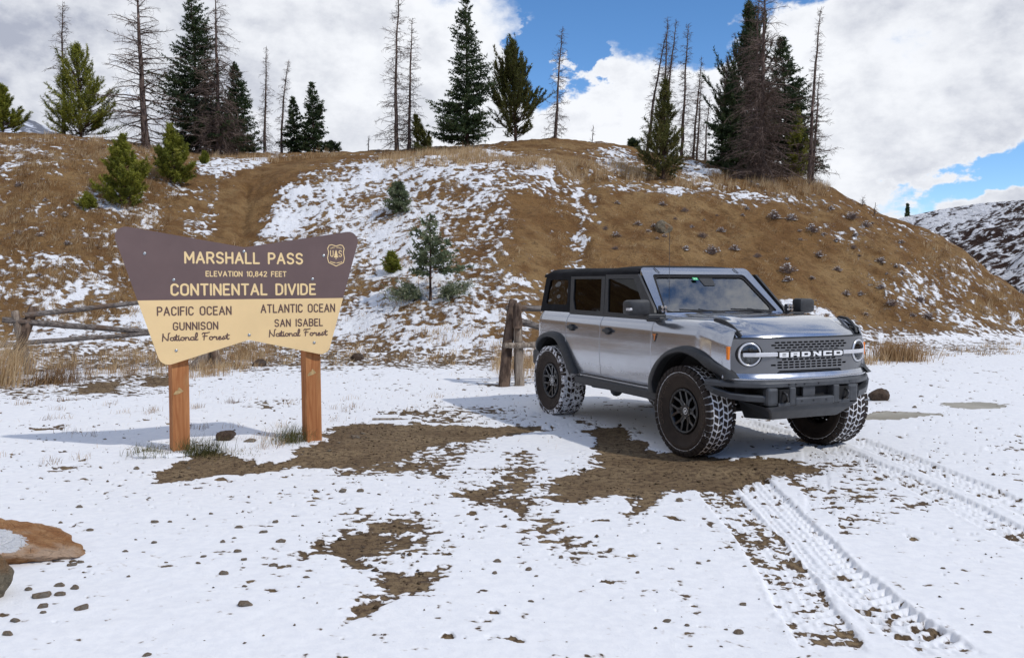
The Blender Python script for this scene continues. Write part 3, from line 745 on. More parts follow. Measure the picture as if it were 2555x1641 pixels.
def polar_sheet(name, th, prof_r, zfun, material, attrs=None):
    R, T = np.meshgrid(prof_r, th, indexing='ij')
    x = R * np.sin(T); y = R * np.cos(T)
    z = zfun(R, T, x, y)
    nr, nt = R.shape
    i = np.arange(nr * nt).reshape(nr, nt)
    F = np.stack([i[:-1, :-1], i[:-1, 1:], i[1:, 1:], i[1:, :-1]], -1).reshape(-1, 4)[:, ::-1]
    me = np_mesh(name, np.stack([x.ravel(), y.ravel(), z.ravel()], 1), F, True)
    o = link_mesh(name, me, None, [material]); tag(o, kind='structure')
    return o


def far_mat():
    m = bpy.data.materials.new('snowy_scrub'); m.use_nodes = True
    N = NT(m.node_tree); b = m.node_tree.nodes['Principled BSDF']
    g = N.n('ShaderNodeNewGeometry').outputs['Position']
    n1 = N.noise(g, 0.16, 5, 0.6); n2 = N.noise(g, 1.15, 5, 0.68); n3 = N.noise(N.mapping(g, (1, 1, 0.5)), 2.8, 4, 0.6)
    f = N.m('ADD', N.m('MULTIPLY', n1, 0.9), N.m('ADD', N.m('MULTIPLY', n2, 1.4), N.m('MULTIPLY', n3, 0.9)))
    zz = N.n('ShaderNodeSeparateXYZ'); N.link(g, zz.inputs[0])
    f = N.m('ADD', f, N.m('MULTIPLY', N.ss(zz.outputs[2], -1.5, 5.0), 0.20))
    s = N.ss(f, 1.66, 1.84)
    N.put(b.inputs['Base Color'], N.mix(s, (0.045, 0.026, 0.020), (0.78, 0.79, 0.82)))
    b.inputs['Roughness'].default_value = 0.9
    b.inputs['Specular IOR Level'].default_value = 0.1
    N.link(N.bump(f, 0.8, 0.5), b.inputs['Normal'])
    return m


M_far = far_mat()
_fx = np.array([1900, 2060, 2110, 2200, 2300, 2398, 2600, 3000])
_fy = np.array([600, 532, 510, 490, 475, 468, 455, 440])
_fe, _ft = _el(_fy, _fx)


def far_z(R, T, x, y):
    e = np.interp(T, _ft, _fe)
    rc = 74 - 8 * smoothstep(0.45, 0.65, T) + fbm(x / 30, y / 30, 2, 201) * 3
    zc = CAM_H + e * rc
    z = zc - np.maximum(0, rc - R) * 0.42 - np.maximum(0, R - rc) * 0.05
    z = np.maximum(z, -2.5 + 0 * z)
    z = z + (fbm(x / 9, y / 9, 4, 202) * 1.1 + fbm(x / 1.6, y / 1.6, 3, 203) * 0.35) * smoothstep(-2.5, 0.5, z) * smoothstep(2, 8, np.abs(R - rc) + 1.5)
    return z


polar_sheet('hill', np.linspace(0.36, 1.25, 330), np.concatenate([np.linspace(46, 76, 110), np.linspace(80, 240, 20)]), far_z, M_far)


def mtn_mat():
    m = bpy.data.materials.new('mountain_rock'); m.use_nodes = True
    N = NT(m.node_tree); b = m.node_tree.nodes['Principled BSDF']
    g = N.n('ShaderNodeNewGeometry').outputs['Position']
    n1 = N.noise(N.mapping(g, (1, 1, 0.4), (0, 0.5, 0.3)), 0.035, 6, 0.7)
    s = N.ss(n1, 0.48, 0.60)
    N.put(b.inputs['Base Color'], N.mix(s, (0.13, 0.14, 0.17), (0.62, 0.65, 0.72)))
    b.inputs['Roughness'].default_value = 0.95
    return m


_me, _mt = _el(np.array([300, 250, 262, 272, 283, 298, 312, 322, 330, 345, 380, 420]), np.array([-900, -300, -60, 40, 75, 108, 145, 200, 240, 290, 420, 700]))


def mtn_z(R, T, x, y):
    e = np.interp(T, _mt, _me)
    zc = CAM_H + e * 1300
    z = zc - np.maximum(0, 1300 - R) * 0.30 - np.maximum(0, R - 1300) * 0.1
    k = np.clip(1300 - R, 0, 200) / 200
    return z + fbm(x / 90, y / 90, 5, 211) * 60 * k + fbm(x / 12, y / 12, 3, 212) * 3


o = polar_sheet('mountain', np.linspace(-0.85, -0.30, 260), np.concatenate([np.linspace(700, 1320, 90), np.array([1500, 1900])]), mtn_z, mtn_mat())
# ------------------------------------------------------------------ trees


def tubes(P0, P1, R0, R1, sides=3):
    """many tapered prisms between point pairs, as V,F"""
    P0 = np.asarray(P0, float); P1 = np.asarray(P1, float); R0 = np.asarray(R0, float); R1 = np.asarray(R1, float)
    d = P1 - P0; L = np.linalg.norm(d, axis=1, keepdims=True) + 1e-9; d = d / L
    ref = np.where(np.abs(d[:, 2:3]) > 0.9, np.array([[1., 0, 0]]), np.array([[0, 0, 1.]]))
    a = np.cross(d, ref); a /= np.linalg.norm(a, axis=1, keepdims=True) + 1e-9
    b = np.cross(d, a)
    ang = np.arange(sides) * 2 * np.pi / sides
    ring = a[:, None, :] * np.cos(ang)[None, :, None] + b[:, None, :] * np.sin(ang)[None, :, None]
    V = np.concatenate([P0[:, None, :] + ring * R0[:, None, None], P1[:, None, :] + ring * R1[:, None, None]], 1)
    n = len(P0); base = (np.arange(n) * 2 * sides)[:, None]
    F = []
    for k in range(sides):
        k2 = (k + 1) % sides
        F.append(np.concatenate([base + k, base + k2, base + sides + k2, base + sides + k], 1))
    return V.reshape(-1, 3), np.stack(F, 1).reshape(-1, 4)


def bark_mat(name, c1, c2):
    m = bpy.data.materials.new(name); m.use_nodes = True
    N = NT(m.node_tree); b = m.node_tree.nodes['Principled BSDF']
    g = N.n('ShaderNodeTexCoord').outputs['Object']
    n1 = N.noise(N.mapping(g, (1, 1, 0.25)), 14, 5, 0.65); n2 = N.noise(g, 3.0, 3, 0.5)
    c = N.mix(N.ss(n1, 0.35, 0.65), c1, c2)
    c = N.mix(N.ss(n2, 0.55, 0.75), c, tuple(v * 1.5 for v in c2))
    N.put(b.inputs['Base Color'], c)
    b.inputs['Roughness'].default_value = 0.95; b.inputs['Specular IOR Level'].default_value = 0.1
    N.link(N.bump(n1, 0.8, 0.03), b.inputs['Normal'])
    return m


def leaf_mat(name, c1, c2, c3):
    m = bpy.data.materials.new(name); m.use_nodes = True
    N = NT(m.node_tree); b = m.node_tree.nodes['Principled BSDF']
    a = N.n('ShaderNodeAttribute'); a.attribute_name = 'tone'
    t = a.outputs['Fac']
    c = N.mix(N.ss(t, 0.0, 0.55), c1, c2)
    c = N.mix(N.ss(t, 0.6, 1.0), c, c3)
    N.put(b.inputs['Base Color'], c)
    b.inputs['Roughness'].default_value = 0.6; b.inputs['Specular IOR Level'].default_value = 0.25
    tr = N.n('ShaderNodeBsdfTranslucent'); N.put(tr.inputs[0], c)
    mxs = N.n('ShaderNodeMixShader'); mxs.inputs[0].default_value = 0.25
    out = [n for n in m.node_tree.nodes if n.type == 'OUTPUT_MATERIAL'][0]
    N.link(b.outputs[0], mxs.inputs[1]); N.link(tr.outputs[0], mxs.inputs[2]); N.link(mxs.outputs[0], out.inputs[0])
    return m


M_bark = bark_mat('bark_brown', (0.045, 0.030, 0.024), (0.13, 0.085, 0.065))
M_dead = bark_mat('dead_wood', (0.065, 0.046, 0.040), (0.19, 0.140, 0.118))
M_deadtwig = bark_mat('dead_twigs', (0.080, 0.058, 0.048), (0.22, 0.165, 0.140))
M_spruce = leaf_mat('spruce_needles', (0.026, 0.045, 0.022), (0.060, 0.092, 0.036), (0.12, 0.125, 0.05))
M_spruce_b = leaf_mat('blue_spruce_needles', (0.075, 0.100, 0.050), (0.165, 0.200, 0.105), (0.34, 0.35, 0.24))
M_pine = leaf_mat('pine_needles', (0.100, 0.118, 0.018), (0.27, 0.28, 0.038), (0.42, 0.39, 0.09))
M_limber = leaf_mat('limber_needles', (0.048, 0.055, 0.015), (0.125, 0.128, 0.030), (0.17, 0.13, 0.05))


def trunk_mesh(h, r, lean, rg, sides=9, bend=0.02):
    n = 14
    t = np.linspace(0, 1, n)
    wx = np.cumsum(rg.normal(0, 1, n)) * bend * h / n; wy = np.cumsum(rg.normal(0, 1, n)) * bend * h / n
    wx -= wx[0]; wy -= wy[0]
    cx = lean * t ** 1.6 + wx; cy = wy
    rad = r * (1 - t) ** 0.8 * (1 + 0.5 * np.exp(-t * 14)) + 0.006
    z = t * (h + 0.25) - 0.25
    ang = np.arange(sides) * 2 * np.pi / sides
    V = np.stack([cx[:, None] + rad[:, None] * np.cos(ang) * (1 + 0.08 * rg.normal(size=(n, sides))), cy[:, None] + rad[:, None] * np.sin(ang), np.repeat(z[:, None], sides, 1)], -1).reshape(-1, 3)
    i = np.arange(n * sides).reshape(n, sides)
    F = np.stack([i[:-1], np.roll(i[:-1], -1, 1), np.roll(i[1:], -1, 1), i[1:]], -1).reshape(-1, 4)

    def at(zq):
        q = np.clip((np.asarray(zq) + 0.25) / (h + 0.25), 0, 1)
        return np.interp(q, t, cx), np.interp(q, t, cy), np.interp(q, t, rad)
    return V, F, at


def branch_curves(n, z, az, L, e0, curl, trunk_at, rg, seg=5):
    """polylines (n, seg+1, 3): leave the trunk at elevation e0 and bend by curl (rad) toward the tip"""
    cx, cy, rr = trunk_at(z)
    s = np.linspace(0, 1, seg + 1)
    el = e0[:, None] + curl[:, None] * s[None, :] + rg.normal(0, 0.10, (n, seg + 1))
    azs = az[:, None] + np.cumsum(rg.normal(0, 0.09, (n, seg + 1)), 1)
    st = (L / seg)[:, None]
    dx = np.cos(el) * np.cos(azs) * st; dy = np.cos(el) * np.sin(azs) * st; dz = np.sin(el) * st
    P = np.zeros((n, seg + 1, 3))
    P[:, 0] = np.stack([cx, cy, z], 1)
    P[:, 1:, 0] = cx[:, None] + np.cumsum(dx[:, 1:], 1)
    P[:, 1:, 1] = cy[:, None] + np.cumsum(dy[:, 1:], 1)
    P[:, 1:, 2] = z[:, None] + np.cumsum(dz[:, 1:], 1)
    return P


def along(P, t):
    """point and direction at t (k,) on each polyline index"""
    seg = P.shape[1] - 1
    f = np.clip(t, 0, 0.9999) * seg; i = f.astype(int); w = (f - i)[..., None]
    idx = np.arange(P.shape[0])
    idx = idx.reshape((-1,) + (1,) * (t.ndim - 1)) if t.ndim > 1 else idx
    A = P[idx, i]; B = P[idx, i + 1]
    return A * (1 - w) + B * w, (B - A)


def needles(Q0, Q1, rg, per_m, ln, wd, spread, tone, droop=0.0):
    """small triangles set along twigs Q0-Q1"""
    L = np.linalg.norm(Q1 - Q0, axis=1)
    cnt = np.maximum(1, rg.poisson(L * per_m))
    k = np.repeat(np.arange(len(L)), cnt)
    t = rg.uniform(0, 1.05, len(k))[:, None]
    d = (Q1 - Q0)[k] / (L[k][:, None] + 1e-9)
    base = Q0[k] + (Q1 - Q0)[k] * t
    v = rg.normal(size=(len(k), 3)); v -= (v * d).sum(1, keepdims=True) * d * 0.7; v /= np.linalg.norm(v, axis=1, keepdims=True) + 1e-9
    dirn = d * (1 - spread) + v * spread; dirn[:, 2] -= droop
    dirn /= np.linalg.norm(dirn, axis=1, keepdims=True)
    side = np.cross(dirn, rg.normal(size=(len(k), 3))); side /= np.linalg.norm(side, axis=1, keepdims=True) + 1e-9
    l = ln * rg.uniform(0.65, 1.3, len(k))[:, None]; w = wd * rg.uniform(0.7, 1.3, len(k))[:, None]
    A = base - side * w * 0.5; B = base + side * w * 0.5; C = base + dirn * l
    V = np.stack([A, B, C], 1).reshape(-1, 3)
    F = np.arange(len(V)).reshape(-1, 3)
    tn = np.repeat(np.clip(tone[k] + rg.normal(0, 0.12, len(k)), 0, 1), 3)
    return V, F, tn


def conifer(name, kind, h, R, lean, seed, leaf, z0=0.04, label=None, loc=(0, 0, 0), group=None, cat='tree', bushy=1.0, det=1.0):
    rg = np.random.default_rng(seed)
    root = empty(name, loc)
    tag(root, label, cat, group)
    tr = {'spruce': 0.0105, 'pine': 0.010, 'limber': 0.011}[kind] * h + 0.012
    V, F, at = trunk_mesh(h, tr, lean, rg)
    link_mesh('trunk', np_mesh('trunk', V, F, True), root, [M_bark])
    if kind == 'spruce':
        n = int((70 + 50 * h) * bushy)
        z = h * (z0 + (0.985 - z0) * rg.beta(1.0, 1.12, n))
        q = z / h
        prof = np.minimum(1.0, (1 - q) ** 0.82 + 0.03) * smoothstep(z0 - 0.06, z0 + 0.07, q)
        L = R * prof * rg.uniform(0.55, 1.18, n) + 0.05
        e0 = np.interp(q, [0, 0.5, 0.9, 1], [-0.18, 0.10, 0.55, 0.9]) + rg.normal(0, 0.12, n)
        curl = np.interp(q, [0, 0.7, 1], [0.35, 0.15, 0.2])
    elif kind == 'pine':
        n = int((65 + 42 * h) * bushy)
        z = h * (z0 + (0.97 - z0) * rg.beta(1.0, 1.05, n))
        q = z / h
        prof = (1 - q) ** 0.75 * smoothstep(z0 - 0.2, z0 + 0.16, q) + 0.06
        L = R * prof * rg.uniform(0.6, 1.2, n) + 0.06
        e0 = np.interp(q, [0, 0.6, 1], [0.05, 0.45, 1.1]) + rg.normal(0, 0.15, n)
        curl = np.full(n, 0.65)
    else:
        n = int((45 + 28 * h) * bushy)
        z = h * (z0 + (0.95 - z0) * rg.beta(1.1, 1.1, n))
        q = z / h
        prof = (1 - q) ** 0.55 * smoothstep(z0 - 0.12, z0 + 0.25, q) + 0.08
        L = R * prof * rg.uniform(0.45, 1.3, n) + 0.12
        e0 = np.interp(q, [0, 0.4, 1], [0.2, 0.55, 1.2]) + rg.normal(0, 0.2, n)
        curl = np.full(n, 0.75)
    az = rg.uniform(0, 2 * np.pi, n)
    # lopsided: some sectors thinner, some clumps fuller
    sec = 0.82 + 0.26 * np.sin(az * 1.0 + rg.uniform(0, 6)) * np.sin(q * 9 + rg.uniform(0, 6)) + 0.12 * np.sin(az * 3 + q * 23)
    L = L * sec
    P = branch_curves(n, z, az, L, e0, curl, at, rg)
    seg = P.shape[1] - 1
    s = np.linspace(0, 1, seg + 1)
    br = (0.004 + 0.009 * L)[:, None] * (1 - 0.85 * s)[None, :]
    BV, BF = tubes(P[:, :-1].reshape(-1, 3), P[:, 1:].reshape(-1, 3), br[:, :-1].ravel(), br[:, 1:].ravel(), 3)
    # twigs on both sides of each branch
    sp = {'spruce': 0.085, 'pine': 0.11, 'limber': 0.12}[kind] / det ** 0.5
    tk = np.maximum(3, (L / sp).astype(int)); k = np.repeat(np.arange(n), tk)
    t = rg.uniform(0.18 if kind == 'spruce' else 0.35, 1.0, len(k))
    A, D = along(P[k], t)
    D = D / (np.linalg.norm(D, axis=1, keepdims=True) + 1e-9)
    up = np.array([[0, 0, 1.0]])
    sd = np.cross(D, up); sd /= np.linalg.norm(sd, axis=1, keepdims=True) + 1e-9
    sgn = rg.choice([-1, 1], len(k))[:, None]
    if kind == 'spruce':
        td = D * 0.75 + sd * sgn * rg.uniform(0.3, 1.0, (len(k), 1)) + up * rg.uniform(-0.42, 0.12, (len(k), 1))
        tl = (0.30 * L[k] * (1.08 - t) + 0.06) * rg.uniform(0.6, 1.3, len(k))
    else:
        td = D * 0.8 + sd * sgn * rg.uniform(0.0, 0.8, (len(k), 1)) + up * rg.uniform(0.0, 0.75, (len(k), 1))
        tl = (0.22 * L[k] * (1.2 - t) + 0.07) * rg.uniform(0.6, 1.4, len(k))
    td /= np.linalg.norm(td, axis=1, keepdims=True)
    T1 = A + td * tl[:, None]
    tone_b = rg.uniform(0.1, 0.75, n)
    tone = tone_b[k]
    Q0 = np.concatenate([A, P[:, 2:-1].reshape(-1, 3)]); Q1 = np.concatenate([T1, P[:, 3:].reshape(-1, 3)])
    tn = np.concatenate([tone, np.repeat(tone_b, seg - 2)])
    if kind == 'spruce':
        NV, NF, nt = needles(Q0, Q1, rg, 30 * det, 0.105, 0.046, 0.55, tn, 0.12)
    elif kind == 'pine':
        NV, NF, nt = needles(Q0, Q1, rg, 62 * det, 0.095, 0.024, 0.66, tn, -0.10)
    else:
        NV, NF, nt = needles(Q0, Q1, rg, 40 * det, 0.125, 0.036, 0.5, tn, -0.12)
    link_mesh('branches', np_mesh('branches', BV, BF), root, [M_bark])
    link_mesh('crown', np_mesh('crown', NV, NF, False, dict(tone=nt)), root, [leaf])
    return root


def snag(name, h, R, lean, seed, label, loc, group=None, z0=0.06, dens=1.0, thick=1.0, low_mass=0.0, oneside=0.0, droopy=0.3):
    rg = np.random.default_rng(seed)
    root = empty(name, loc); tag(root, label, 'dead tree', group)
    V, F, at = trunk_mesh(h, (0.0098 * h + 0.014) * thick, lean, rg, bend=0.035)
    link_mesh('trunk', np_mesh('trunk', V, F, True), root, [M_dead])
    n = int((34 + 20 * h) * dens)
    q = z0 + (0.99 - z0) * rg.beta(1.0, 1.0 + low_mass, n); z = q * h
    L = R * (np.minimum(1, (1.02 - q) ** 0.7) * 0.9 + 0.12) * rg.choice([0.45, 0.8, 1.1], n, p=[0.35, 0.4, 0.25]) * rg.uniform(0.7, 1.15, n)
    az = rg.uniform(0, 2 * np.pi, n)
    if oneside:
        L = L * (1 - oneside * 0.5 + oneside * 0.6 * np.cos(az))
    e0 = np.interp(q, [0, 0.5, 1], [-0.05, 0.12, 0.55]) + rg.normal(0, 0.16, n)
    curl = rg.uniform(-1.0, 0.2, n) * droopy * 2.2
    P = branch_curves(n, z, az, L, e0, curl, at, rg, 6)
    seg = P.shape[1] - 1; s = np.linspace(0, 1, seg + 1)
    br = (0.006 + 0.010 * L)[:, None] * thick ** 0.5 * (1 - 0.72 * s)[None, :]
    A0 = [P[:, :-1].reshape(-1, 3)]; A1 = [P[:, 1:].reshape(-1, 3)]; r0 = [br[:, :-1].ravel()]; r1 = [br[:, 1:].ravel()]
    tk = np.maximum(2, (L / 0.085).astype(int)); k = np.repeat(np.arange(n), tk)
    t = rg.uniform(0.15, 1.0, len(k)); A, D = along(P[k], t)
    D = D / (np.linalg.norm(D, axis=1, keepdims=True) + 1e-9)
    v = rg.normal(size=(len(k), 3)); td = D * 0.7 + v * 0.55; td[:, 2] -= 0.15; td /= np.linalg.norm(td, axis=1, keepdims=True)
    tl = (0.20 * L[k] * (1.1 - t) + 0.07) * rg.uniform(0.4, 1.4, len(k))
    T1 = A + td * tl[:, None]
    td2 = td + rg.normal(0, 0.35, td.shape); T2 = T1 + td2 / np.linalg.norm(td2, axis=1, keepdims=True) * tl[:, None] * 0.6
    A0 += [A, T1]; A1 += [T1, T2]; r0 += [np.full(len(k), 0.0052), np.full(len(k), 0.0042)]; r1 += [np.full(len(k), 0.0042), np.full(len(k), 0.0026)]
    m = rg.random(len(k)) < 0.5
    B0 = (A * 0.5 + T1 * 0.5)[m]; bd = rg.normal(size=B0.shape); bd /= np.linalg.norm(bd, axis=1, keepdims=True)
    A0 += [B0]; A1 += [B0 + bd * tl[m][:, None] * 0.5]; r0 += [np.full(len(B0), 0.004)]; r1 += [np.full(len(B0), 0.0022)]
    BV, BF = tubes(np.concatenate(A0), np.concatenate(A1), np.concatenate(r0), np.concatenate(r1), 3)
    link_mesh('bare_branches', np_mesh('bare_branches', BV, BF), root, [M_deadtwig])
    return root


TREE_LABELS = [
    'yellow-green young pine cut off by the left edge of the photo',
    'thin bare snag rising behind the yellow-green pine at far left',
    'tall yellow-green pine on the left crest in front of a thin snag',
    'thickest dead spruce with wide bare limbs, left of the dark green spruce',
    'large dark green spruce standing between two tall dead trees on the left',
    'dead spruce with drooping twigs reaching the ground, just right of the big dark green spruce',
    'dark spruce half hidden behind the twiggy dead tree on the left crest',
    'straight thin snag, first bare tree right of the left tree clump',
    'slender snag whose top curves to the right above two small spruces',
    'small dense spruce beside the curved-top snag',
    'small spire-shaped spruce with layered boughs, rightmost of the small left pair',
    'taller dead trunk of the pair left of the biggest green spruce',
    'shorter dead trunk of the pair left of the biggest green spruce',
    'small thin pine at the foot of the two dead trunks',
    'biggest full dark green spruce near the middle of the crest',
    'bushy many-tipped pine leaning on the right side of the biggest green spruce',
    'lone snag against blue sky on the crown of the hill',
    'tiny bare dead sapling alone on the crest left of the two dead trunks',
    'leaning snag on the left of the close-set dead trunks behind the olive pine',
    'short leaning snag inside the close-set dead trunks behind the olive pine',
    'forked-looking tall snag standing straight behind the top of the olive pine',
    'tall snag just right of the tip of the olive pine',
    'tall snag leaning right, rightmost of the four high dead trunks',
    'dark dead trunk to the right of the olive pine',
    'thin dead trunk close against the dark one right of the olive pine',
    'short faint snag alone in the gap before the big right clump',
    'olive green pine with a narrow spire top on the hill shoulder above the car',
    'tall green pine on the left side of the big right clump',
    'massive dead tree with dense reddish twigs in front of the right clump',
    'second dead trunk close behind the massive dead tree of the right clump',
    'green spruce on the right side of the big right clump',
    'thin snag at the left margin of the big right clump',
    'leaning snag rising left of the tall green pine in the right clump',
    'dark spruce low at the left of the right clump',
    'yellowish green pine low at the right of the right clump',
    'tall bare trunk standing clear at the right end of the ridge',
    'bare trunk with long limbs to its right, last tree of the ridge',
    'bushy pine on the bare slope with pale stems, snow under it',
    'compact pine on the slope to the right of the bushy one',
    'small dark spruce on the snowy middle slope',
    'spruce sapling with bare pinkish trunk and skirt boughs on the lower snowy slope',
    'tiny yellow-green pine left of the sapling on the lower slope',
    'tiny far spruce on the snowy bank at the right',
    'low dark conifer bush in front of the right clump',
    'pine seedling beside the bushy slope pine',
    'tiny pine seedling right of the compact slope pine',
    'low spreading conifer bush right of the spire-shaped spruce',
    'low conifer bush on the crest left of the olive pine',
    'tiny dead stick on the crown of the hill',
    'tiny dead twig on the right skyline, left one',
    'tiny dead twig on the right skyline, right one',
]

for i, (kd, x, y, h, R, lean) in enumerate(TREES):
    z = zsurf(x, y) - 0.03
    if i == 42:
        z = float(far_z(np.array([math.hypot(x, y) + 12]), np.array([math.atan2(x, y)]), np.array([x]), np.array([y]))[0])
        k_ = (math.hypot(x, y) + 12) / math.hypot(x, y); x *= k_; y *= k_; h = 1.3; R = 0.17
    lab = TREE_LABELS[i]; loc = (x, y, z); sd = 1000 + i * 7
    if kd == 'spruce':
        rt = conifer('spruce_tree', 'spruce', h, R * (1.6 if i in (30, 33) else 1.30), lean, sd, M_spruce_b if i in (39,) else M_spruce, label=lab, loc=loc, bushy={4: 1.35, 6: 1.6, 14: 1.35, 30: 1.7, 33: 1.6}.get(i, 1.2), z0=0.02, det=0.95 if h > 4 else 1.3)
    elif kd == 'sapling':
        rt = conifer('spruce_tree', 'spruce', h, R * 1.65, lean, sd, M_spruce_b, label=lab, loc=loc, z0=0.32, bushy=0.62, det=1.0)
        rg = np.random.default_rng(5)
        # living skirt boughs hugging the ground on both sides of the bare stem
        Q0, Q1 = [], []
        for k in range(110):
            a = rg.choice([0.1, 2.9]) + rg.normal(0, 0.45); L = rg.uniform(0.3, 1.05)
            p0 = np.array([math.cos(a) * 0.25, math.sin(a) * 0.3, rg.uniform(0.05, 0.25)]); p1 = p0 + np.array([math.cos(a) * L * 0.8, math.sin(a) * L * 0.6, rg.uniform(-0.08, 0.32)])
            for j in range(9):
                t = rg.uniform(0.1, 1); q = p0 + (p1 - p0) * t
                Q0.append(q); Q1.append(q + (p1 - p0) * 0.15 + rg.normal(0, 0.06, 3))
        NV, NF, nt = needles(np.array(Q0), np.array(Q1), rg, 60, 0.06, 0.02, 0.6, rg.uniform(0.3, 1, len(Q0)))
        link_mesh('skirt_boughs', np_mesh('skirt_boughs', NV, NF, False, dict(tone=nt)), rt, [M_spruce_b])
    elif kd == 'pine':
        small = h < 0.6
        rt = conifer('pine_shrub' if small else 'pine_tree', 'pine', h, R * (1.42 if h > 3 else 1.22), lean, sd, M_limber if i in (13, 26) else (M_spruce if i in (43, 46, 47) else M_pine), label=lab, loc=loc, z0=0.0, bushy=1.5 if i == 26 else 1.35, det=0.9 if h > 2.5 else (1.7 if i not in (37, 38) else 1.8), cat='tree')
    elif kd == 'limber':
        rt = conifer('pine_tree', 'limber', h, R * (1.75 if i == 15 else 1.5), lean, sd, M_limber if i == 15 else M_spruce, label=lab, loc=loc, z0=0.02, bushy=1.7 if i == 15 else 1.9)
    elif kd in ('snag', 'sapl'):
        if kd == 'sapl':
            rt = snag('dead_sapling', h, max(R, 0.12), lean, sd, lab, loc, dens=0.35)
        else:
            rt = snag('dead_tree', h, R * 1.15, lean, sd, lab, loc, dens=1.55, droopy=0.45, oneside=0.8 if i == 36 else 0.0, z0=0.03)
    elif kd == 'bigsnag':
        rt = snag('dead_tree', h, R * 1.1, lean, sd, lab, loc, dens=1.15, thick=1.7, droopy=0.25, z0=0.02)
    elif kd == 'snag2':
        rt = snag('dead_tree', h, R * 1.2, lean, sd, lab, loc, dens=2.2, thick=1.15, droopy=0.62, low_mass=0.8, z0=0.01)
    else:
        rt = snag('dead_tree', h, R * 1.15, lean, sd, lab, loc, dens=2.5, thick=1.35, droopy=0.35, low_mass=0.9, z0=0.01)
# ------------------------------------------------------------------ lettering from round-ended strokes
def arc(cx, cy, rx, ry, a0, a1, n=10):
    return [(cx + rx * math.cos(math.radians(a0 + (a1 - a0) * i / n)), cy + ry * math.sin(math.radians(a0 + (a1 - a0) * i / n))) for i in range(n + 1)]


